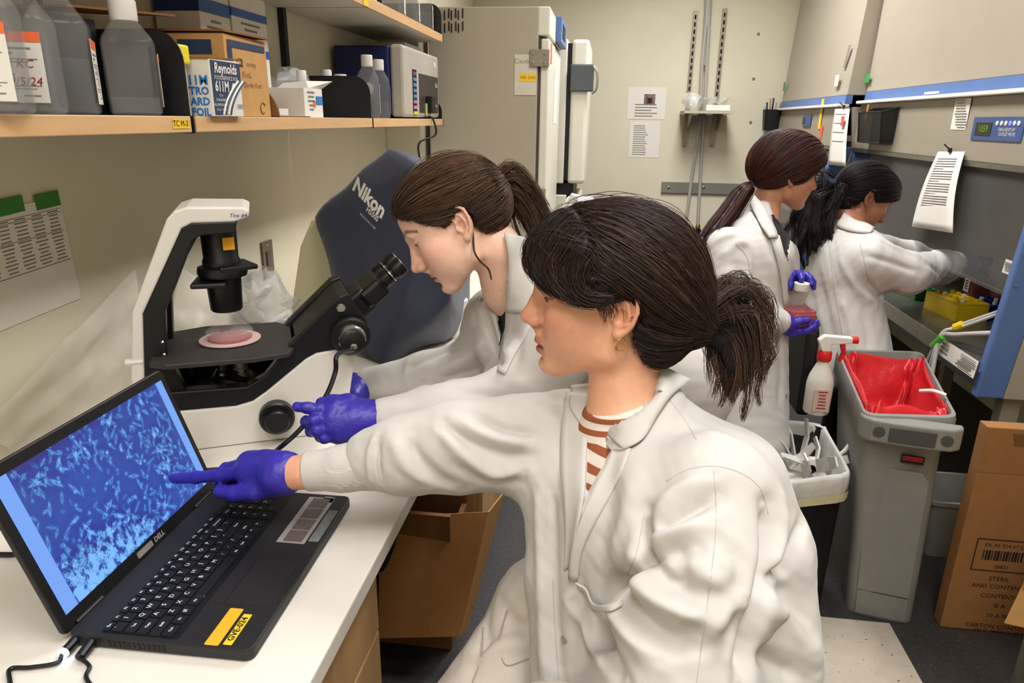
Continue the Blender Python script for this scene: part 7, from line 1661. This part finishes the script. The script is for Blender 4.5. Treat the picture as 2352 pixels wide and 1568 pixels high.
rgl = np.random.RandomState(77); lk = catmull(pts3([(1088, 535, 1.268), (1088, 556, 1.262), (1091, 580, 1.258), (1104, 600, 1.258), (1122, 617, 1.262), (1129, 642, 1.270)]), 22); nl = 14
Lp = lk[None]+rgl.randn(nl, 1, 3)*.0009*np.linspace(1.4, .7, 22)[None, :, None]+.0009*np.sin(rgl.uniform(0, 6, (nl, 1, 3))+np.linspace(0, 5, 22)[None, :, None])
v_, f_, c_ = strands(Lp, .00042*np.sin(np.linspace(.5, PI*.95, 22))**.5, hair_cols(nl, rgl, (38, 27, 20), (142, 104, 72), .3)); fast_mesh('loose_lock', v_, f_, M_hair, P2, c_)

# ---------------------------------------------------------------- standing person holding a bottle
T3 = 2.45
hd3 = Head(U(1802, 402, t=T3+.02), (.95, .22, -.16), (.12, .0, 1), k=1.09, nose=.0, eye=.003)
nb3 = U(1778, 505, t=T3); c3 = U(1718, 640, t=T3); hip3 = U(1708, 880, t=T3)
TR3 = frame((.92, .38, 0)); 
armR3 = pts3([(1672, 575, T3-.10), (1668, 690, T3-.14), (1740, 735, T3-.16), (1784, 738, T3-.14)]); armL3 = pts3([(1790, 590, T3+.16), (1800, 690, T3+.14), (1828, 665, T3+.03)])
P3 = build_person('standing person with glasses and long coat holding a pink media bottle', hd3, [hd3.w((-.026, 0, -.02)), hd3.w((-.034, 0, -.07)), nb3+np.array([-.03, 0, -.02])], [.048, .045, .046], [(c3, (.09, .14, .17), TR3), (hip3, (.1, .13, .2), TR3)], [(armR3, [.045, .04, .032, .026]), (armL3, [.045, .04, .028])], (198, 140, 108), (160, 84, 74), (186, 104, 84), (44, 28, 22), h=.005, skname='skin_tan')
fl3 = [np.array([hip3[0]+.02, hip3[1]-.06, .05]), np.array([hip3[0]+.04, hip3[1]+.12, .05])]
legs(P3, [hip3+np.array([0, -.07, -.05]), hip3+np.array([0, .09, -.05])], fl3, .075, M_tr)
def coat3(P):
    d = s_ell(P, U(1722, 575, t=T3), (.105, .175, .10), TR3); d = smin(d, s_ell(P, c3, (.130, .165, .2), TR3), .06); d = smin(d, s_cap(P, U(1712, 760, t=T3), U(1706, 1010, t=T3), .140, .155), .06)
    d = smin(d, s_cap(P, U(1752, 500, t=T3+.01), U(1722, 560, t=T3), .062, .09), .04)
    d = smin(d, s_chain(P, armR3, [.078, .072, .060, .047], .03), .03); d = smin(d, s_chain(P, armL3, [.07, .06, .045], .03), .03)
    return smax(d, -s_cap(P, nb3+np.array([.02, .0, .02]), hd3.w((.01, 0, -.05)), .056, .066), .012)
FO3 = [([(1650, 600), (1690, 560), (1720, 570), (1722, 640)], .010, .016), ([(1690, 610), (1712, 660), (1722, 720)], -.014, .014), ([(1640, 640), (1660, 690), (1700, 730)], -.008, .014), ([(1770, 560), (1790, 620), (1800, 700)], -.010, .012), ([(1745, 640), (1760, 760), (1765, 900)], .008, .02), ([(1790, 760), (1795, 850), (1790, 940)], -.008, .016), ([(1720, 760), (1725, 850), (1718, 950)], -.007, .018), ([(1640, 560), (1670, 540), (1700, 540)], .006, .014)]
V3, F3, bv3, om3 = build_coat(P3, coat3, armR3+armL3+[nb3, c3, hip3-np.array([0, 0, .12])], .0065, FO3, (.003, .002), 14, [(1766, 492), (1800, 498), (1814, 550), (1808, 605), (1788, 548)], 3.2, .02)
Vp, Fp = patch_from(V3, F3, om3, .004)
if len(Fp): fast_mesh('dark_top', Vp, Fp, mat('black_jersey', (22, 20, 22), .8), P3)
cloth_sheet('collar', P3, bv3, [(1732, 448), (1752, 470), (1768, 500), (1788, 545)], [(1722, 470), (1738, 500), (1752, 525), (1766, 546)], (.012, .014), 16, 6, .004, curl=.008)
cloth_sheet('lapel', P3, bv3, [(1790, 540), (1800, 580), (1808, 640), (1810, 700)], [(1768, 546), (1782, 590), (1793, 640), (1800, 700)], (.010, .004), 14, 5, .004)
snap(P3, bv3, 1768, 545, .008); snap(P3, bv3, 1806, 910, .008)
for L_ in ([(1772, 560), (1785, 600), (1792, 680)], [(1690, 560), (1715, 590), (1722, 640), (1705, 700)]): seam(P3, bv3, L_, .0016)
def cuffm(parent, a, b, r0, r1):
    MB().tube([a, (np.array(a)+b)/2, b], [r0, (r0+r1)/2, r1], 18).make('knit_cuff', mat('cuff_knit', (198, 194, 186), .85, .03, 40), parent, smooth=True)
cuffm(P3, U(1772, 737, t=T3-.15), U(1796, 740, t=T3-.14), .040, .034)
bb = U(1829, 742, t=T3-.10)
def qp(dx, dy, dz): return bb+np.array([dx, dy, dz])
glove('glove', P3, U(1798, 740, t=T3-.14), [qp(-.012, -.035, -.020), qp(-.008, -.012, -.024), qp(-.008, .012, -.024), qp(-.010, .034, -.020)],
      [[qp(.02, -.048, -.012), qp(.045, -.045, .004), qp(.05, -.043, .02)], [qp(.025, -.016, -.018), qp(.05, -.018, -.012), qp(.062, -.018, .004)], [qp(.025, .012, -.018), qp(.05, .012, -.012), qp(.062, .012, .004)], [qp(.02, .036, -.014), qp(.04, .038, -.006), qp(.054, .038, .006)]], [qp(-.045, -.04, -.008), qp(-.03, -.053, .012), qp(-.005, -.054, .022), qp(.018, -.052, .026)], rw=.034, rm=.014, rf=.0105, h=.004)
cp = bb+np.array([0, 0, .126])
glove('glove', P3, U(1820, 652, t=T3+.05), [cp+np.array(q) for q in ((-.02, .05, .022), (-.008, .052, .024), (.006, .052, .022), (.018, .048, .018))],
      [[cp+np.array(q) for q in ((-.030, .034, .030), (-.036, .014, .020), (-.036, .004, .002))], [cp+np.array(q) for q in ((-.006, .030, .036), (-.004, .012, .034), (-.004, -.004, .026))], [cp+np.array(q) for q in ((.018, .030, .034), (.027, .012, .026), (.031, .002, .010))], [cp+np.array(q) for q in ((.032, .032, .026), (.040, .018, .014), (.041, .008, -.004))]], [cp+np.array(q) for q in ((-.03, .05, .008), (-.042, .034, .004), (-.045, .018, -.004), (-.043, .008, -.012))], rw=.032, rm=.014, rf=.0105, h=.004)
square_bottle('held_bottle', 'square bottle of pink medium held in the standing person\'s gloves', bb-np.array([0, 0, .004]),   .094, .144, .35, .38, 0, orange=False, group='media bottle in hand', liquid=mat('pink_liquid', (196, 40, 66), .15, alpha=.85), ns=(.55,), lab=(.5, .01))
f3h = cap_hair(hd3, ([-.14, -.09, -.05, -.03, -.01, .0, .03, .05, .075, .09, .11], [-.055, -.060, -.050, -.040, -.020, -.030, -.032, .010, .040, .050, .060]), extra=[((.02, 0, .045), (.088, .085, .08), .03)], ear=False, vol=.007)
tie3 = hd3.loc(U(1722, 428, t=T3+.0)[None])[0]
build_hair(P3, hd3, f3h, tie3, 2000, (40, 22, 17), (128, 72, 52), 41, tail=[U(1700, 445, t=T3-.02), U(1670, 490, t=T3-.05), U(1635, 535, t=T3-.08), U(1612, 570, t=T3-.1)], tn=1400, tlat=.017, wave=.0015, rad=.001, h=.005, K=9, step=.016, spread=(.45, 1.0), lenr=(.7, 1.0), fly=10)
gf = lambda x, y, z: hd3.w((x, y, z))
gl = MB()
for sy in (1, -1):
    gl.tube([gf(.098, .033*sy+.020*math.cos(a), .014+.017*math.sin(a)) for a in np.linspace(0, 2*PI, 20)], .0018, 6); gl.tube([gf(.094, .053*sy, .02), gf(.05, .074*sy, .018), gf(-.01, .08*sy, .014)], .0018, 6)
gl.tube([gf(.100, .013, .018), gf(.103, 0, .021), gf(.100, -.013, .018)], .0018, 6)
gl.make('glasses', M_blackm, P3, smooth=True)

# ---------------------------------------------------------------- person working at the cabinet, her chair
T4 = 2.78
p4 = math.radians(32)
hd4 = Head(U(1982, 458, t=T4+.03), (math.cos(p4)*.98, math.cos(p4)*.05, -math.sin(p4)), (math.sin(p4)*.95, .1, math.cos(p4)), k=1.08, eye=.0015)
nb4 = U(1955, 525, t=T4); c4 = U(1935, 640, t=T4); hip4 = U(1935, 790, t=T4)
TR4 = frame((.95, .3, 0))
armR4 = pts3([(1990, 600, T4-.13), (2085, 628, T4-.12), (2165, 612, T4+.02), (2192, 602, T4+.10)]); armL4 = pts3([(2010, 575, T4+.17), (2090, 590, T4+.25), (2190, 620, T4+.32)])
P4 = build_person('person in white coat seated at the near cabinet with arms inside', hd4, [hd4.w((-.026, 0, -.02)), hd4.w((-.034, 0, -.075)), nb4], [.05, .05, .056], [(c4, (.09, .14, .16), TR4), (hip4, (.1, .13, .16), TR4)], [(armR4, [.045, .04, .03, .025]), (armL4, [.045, .04, .028])], (150, 98, 70), (120, 62, 54), (140, 80, 60), (24, 16, 14), h=.005, skname='skin_brown')
legs(P4, [hip4+np.array([.05, -.09, -.1]), hip4+np.array([.05, .1, -.1])], [np.array([hip4[0]+.16, hip4[1]-.05, .05]), np.array([hip4[0]+.18, hip4[1]+.18, .05])], .075, M_tr)
def coat4(P):
    d = s_ell(P, U(1958, 575, t=T4), (.11, .18, .10), TR4); d = smin(d, s_ell(P, c4, (.135, .17, .18), TR4), .06); d = smin(d, s_cap(P, U(1940, 740, t=T4), U(1950, 840, t=T4), .15, .165), .06)
    d = smin(d, s_cap(P, nb4+np.array([-.01, 0, -.005]), c4+np.array([0, 0, .08]), .058, .09), .04)
    d = smin(d, s_chain(P, armR4, [.084, .078, .064, .045], .03), .04); d = smin(d, s_chain(P, armL4, [.075, .065, .05], .03), .03)
    return smax(d, -s_cap(P, nb4+np.array([.03, .0, .02]), hd4.w((.01, 0, -.06)), .054, .062), .012)
FO4 = [([(2000, 540), (2060, 570), (2120, 590)], .008, .014), ([(1985, 585), (2040, 600), (2110, 625)], -.010, .012), ([(1930, 590), (1960, 650), (2010, 700)], .008, .016), ([(1990, 640), (2020, 680), (2060, 670)], -.014, .014), ([(1880, 640), (1900, 720), (1920, 800)], -.007, .018), ([(1930, 680), (1950, 740), (1960, 800)], .009, .018), ([(1980, 690), (1990, 750), (2000, 810)], -.009, .016), ([(2120, 600), (2150, 620), (2170, 650)], -.006, .012), ([(1850, 640), (1862, 720), (1880, 800)], .006, .016)]
V4, F4, bv4, _ = build_coat(P4, coat4, armR4+armL4+[nb4, c4, hip4-np.array([0, 0, .05])], .0065, FO4, (.003, .002), 24)
cloth_sheet('collar', P4, bv4, [(1938, 488), (1965, 505), (1990, 512), (2008, 522)], [(1920, 520), (1950, 530), (1978, 534), (2000, 534)], (.012, .010), 14, 5, .004, curl=.008)
for L_ in ([(1975, 560), (1985, 600), (1995, 640), (2020, 670)], [(1905, 560), (1915, 650), (1930, 740), (1940, 800)]): seam(P4, bv4, L_, .0016)
M_gd = mat('nitrile_dark', (34, 32, 60), .42, .1, 40)
w4 = U(2196, 600, t=T4+.11)
def q4_(dx, dy, dz): return w4+np.array([dx, dy, dz])
glove('glove', P4, w4, [q4_(.07, -.025, -.02), q4_(.078, -.006, -.012), q4_(.076, .014, -.012), q4_(.068, .032, -.016)], [[q4_(.105, -.022, -.035), q4_(.12, -.016, -.055), q4_(.122, -.012, -.075)], [q4_(.115, -.004, -.03), q4_(.13, .0, -.055), q4_(.128, .002, -.078)], [q4_(.11, .016, -.03), q4_(.124, .016, -.055), q4_(.122, .016, -.076)], [q4_(.098, .034, -.034), q4_(.11, .034, -.054), q4_(.108, .034, -.07)]], [q4_(.03, -.035, -.02), q4_(.06, -.045, -.045), q4_(.085, -.04, -.065)], rw=.032, rm=.014, rf=.0105, h=.004, m=M_gd)
f4h = cap_hair(hd4, ([-.14, -.09, -.05, -.036, -.024, -.012, .004, .02, .05, .08, .11], [-.085, -.090, -.080, -.060, -.010, .018, .016, .004, .024, .050, .070]), vol=.003, extra=[((-.05, 0, -.05), (.05, .058, .05), .03)])
tie4 = hd4.loc(U(1908, 440, t=T4+.02)[None])[0]
build_hair(P4, hd4, f4h, tie4, 1700, (16, 12, 12), (64, 46, 38), 51, tail=[U(1885, 455, t=T4), U(1868, 500, t=T4-.01), U(1860, 545, t=T4-.01), U(1858, 585, t=T4-.01)], tn=2000, tlat=.029, wave=.012, rad=.001, h=.005, K=9, step=.016, spread=(.5, 1.25), fly=10)
ch = thing('office_chair', 'black office chair under the person at the cabinet', 'chair', (hip4[0], hip4[1], 0))
sz = hip4[2]-.13
MB().prism(rrect(.38, .40, .06), (hip4[0]-.19, hip4[1]-.20, sz-.07), (1, 0, 0), (0, 1, 0), (0, 0, .07)).make('seat', M_black, ch, bevel=.015)
bc = U(1842, 830, t=T4-.02)
MB().prism([(-.19, -.2), (.19, -.2), (.2, .0), (.17, .14), (.1, .19), (-.1, .19), (-.17, .14), (-.2, 0)], (bc[0]-.03, hip4[1], bc[2]+.02), (0, 1, 0), (0, 0, 1), (.05, 0, 0)).make('backrest', M_black, ch, bevel=.015)
MB().tube([(bc[0], hip4[1], bc[2]-.14), (bc[0]+.02, hip4[1], sz-.06), (hip4[0]-.08, hip4[1], sz-.075)], .02, 10).make('back_bracket', M_black, ch, smooth=True)
MB().lathe([(.03, .1), (.03, sz-.07)], (hip4[0], hip4[1], 0), n=14).make('column', M_black, ch, smooth=True)
for k in range(5):
    a = k*2*PI/5+.3; e = np.array([hip4[0]+.21*math.cos(a), hip4[1]+.21*math.sin(a), .06]); fo = MB().tube([(hip4[0], hip4[1], .11), e], .022, 8).make('foot', M_black, ch); MB().sphere(e-np.array([0, 0, .03]), .03, 10).make('caster', M_black, fo, smooth=True)
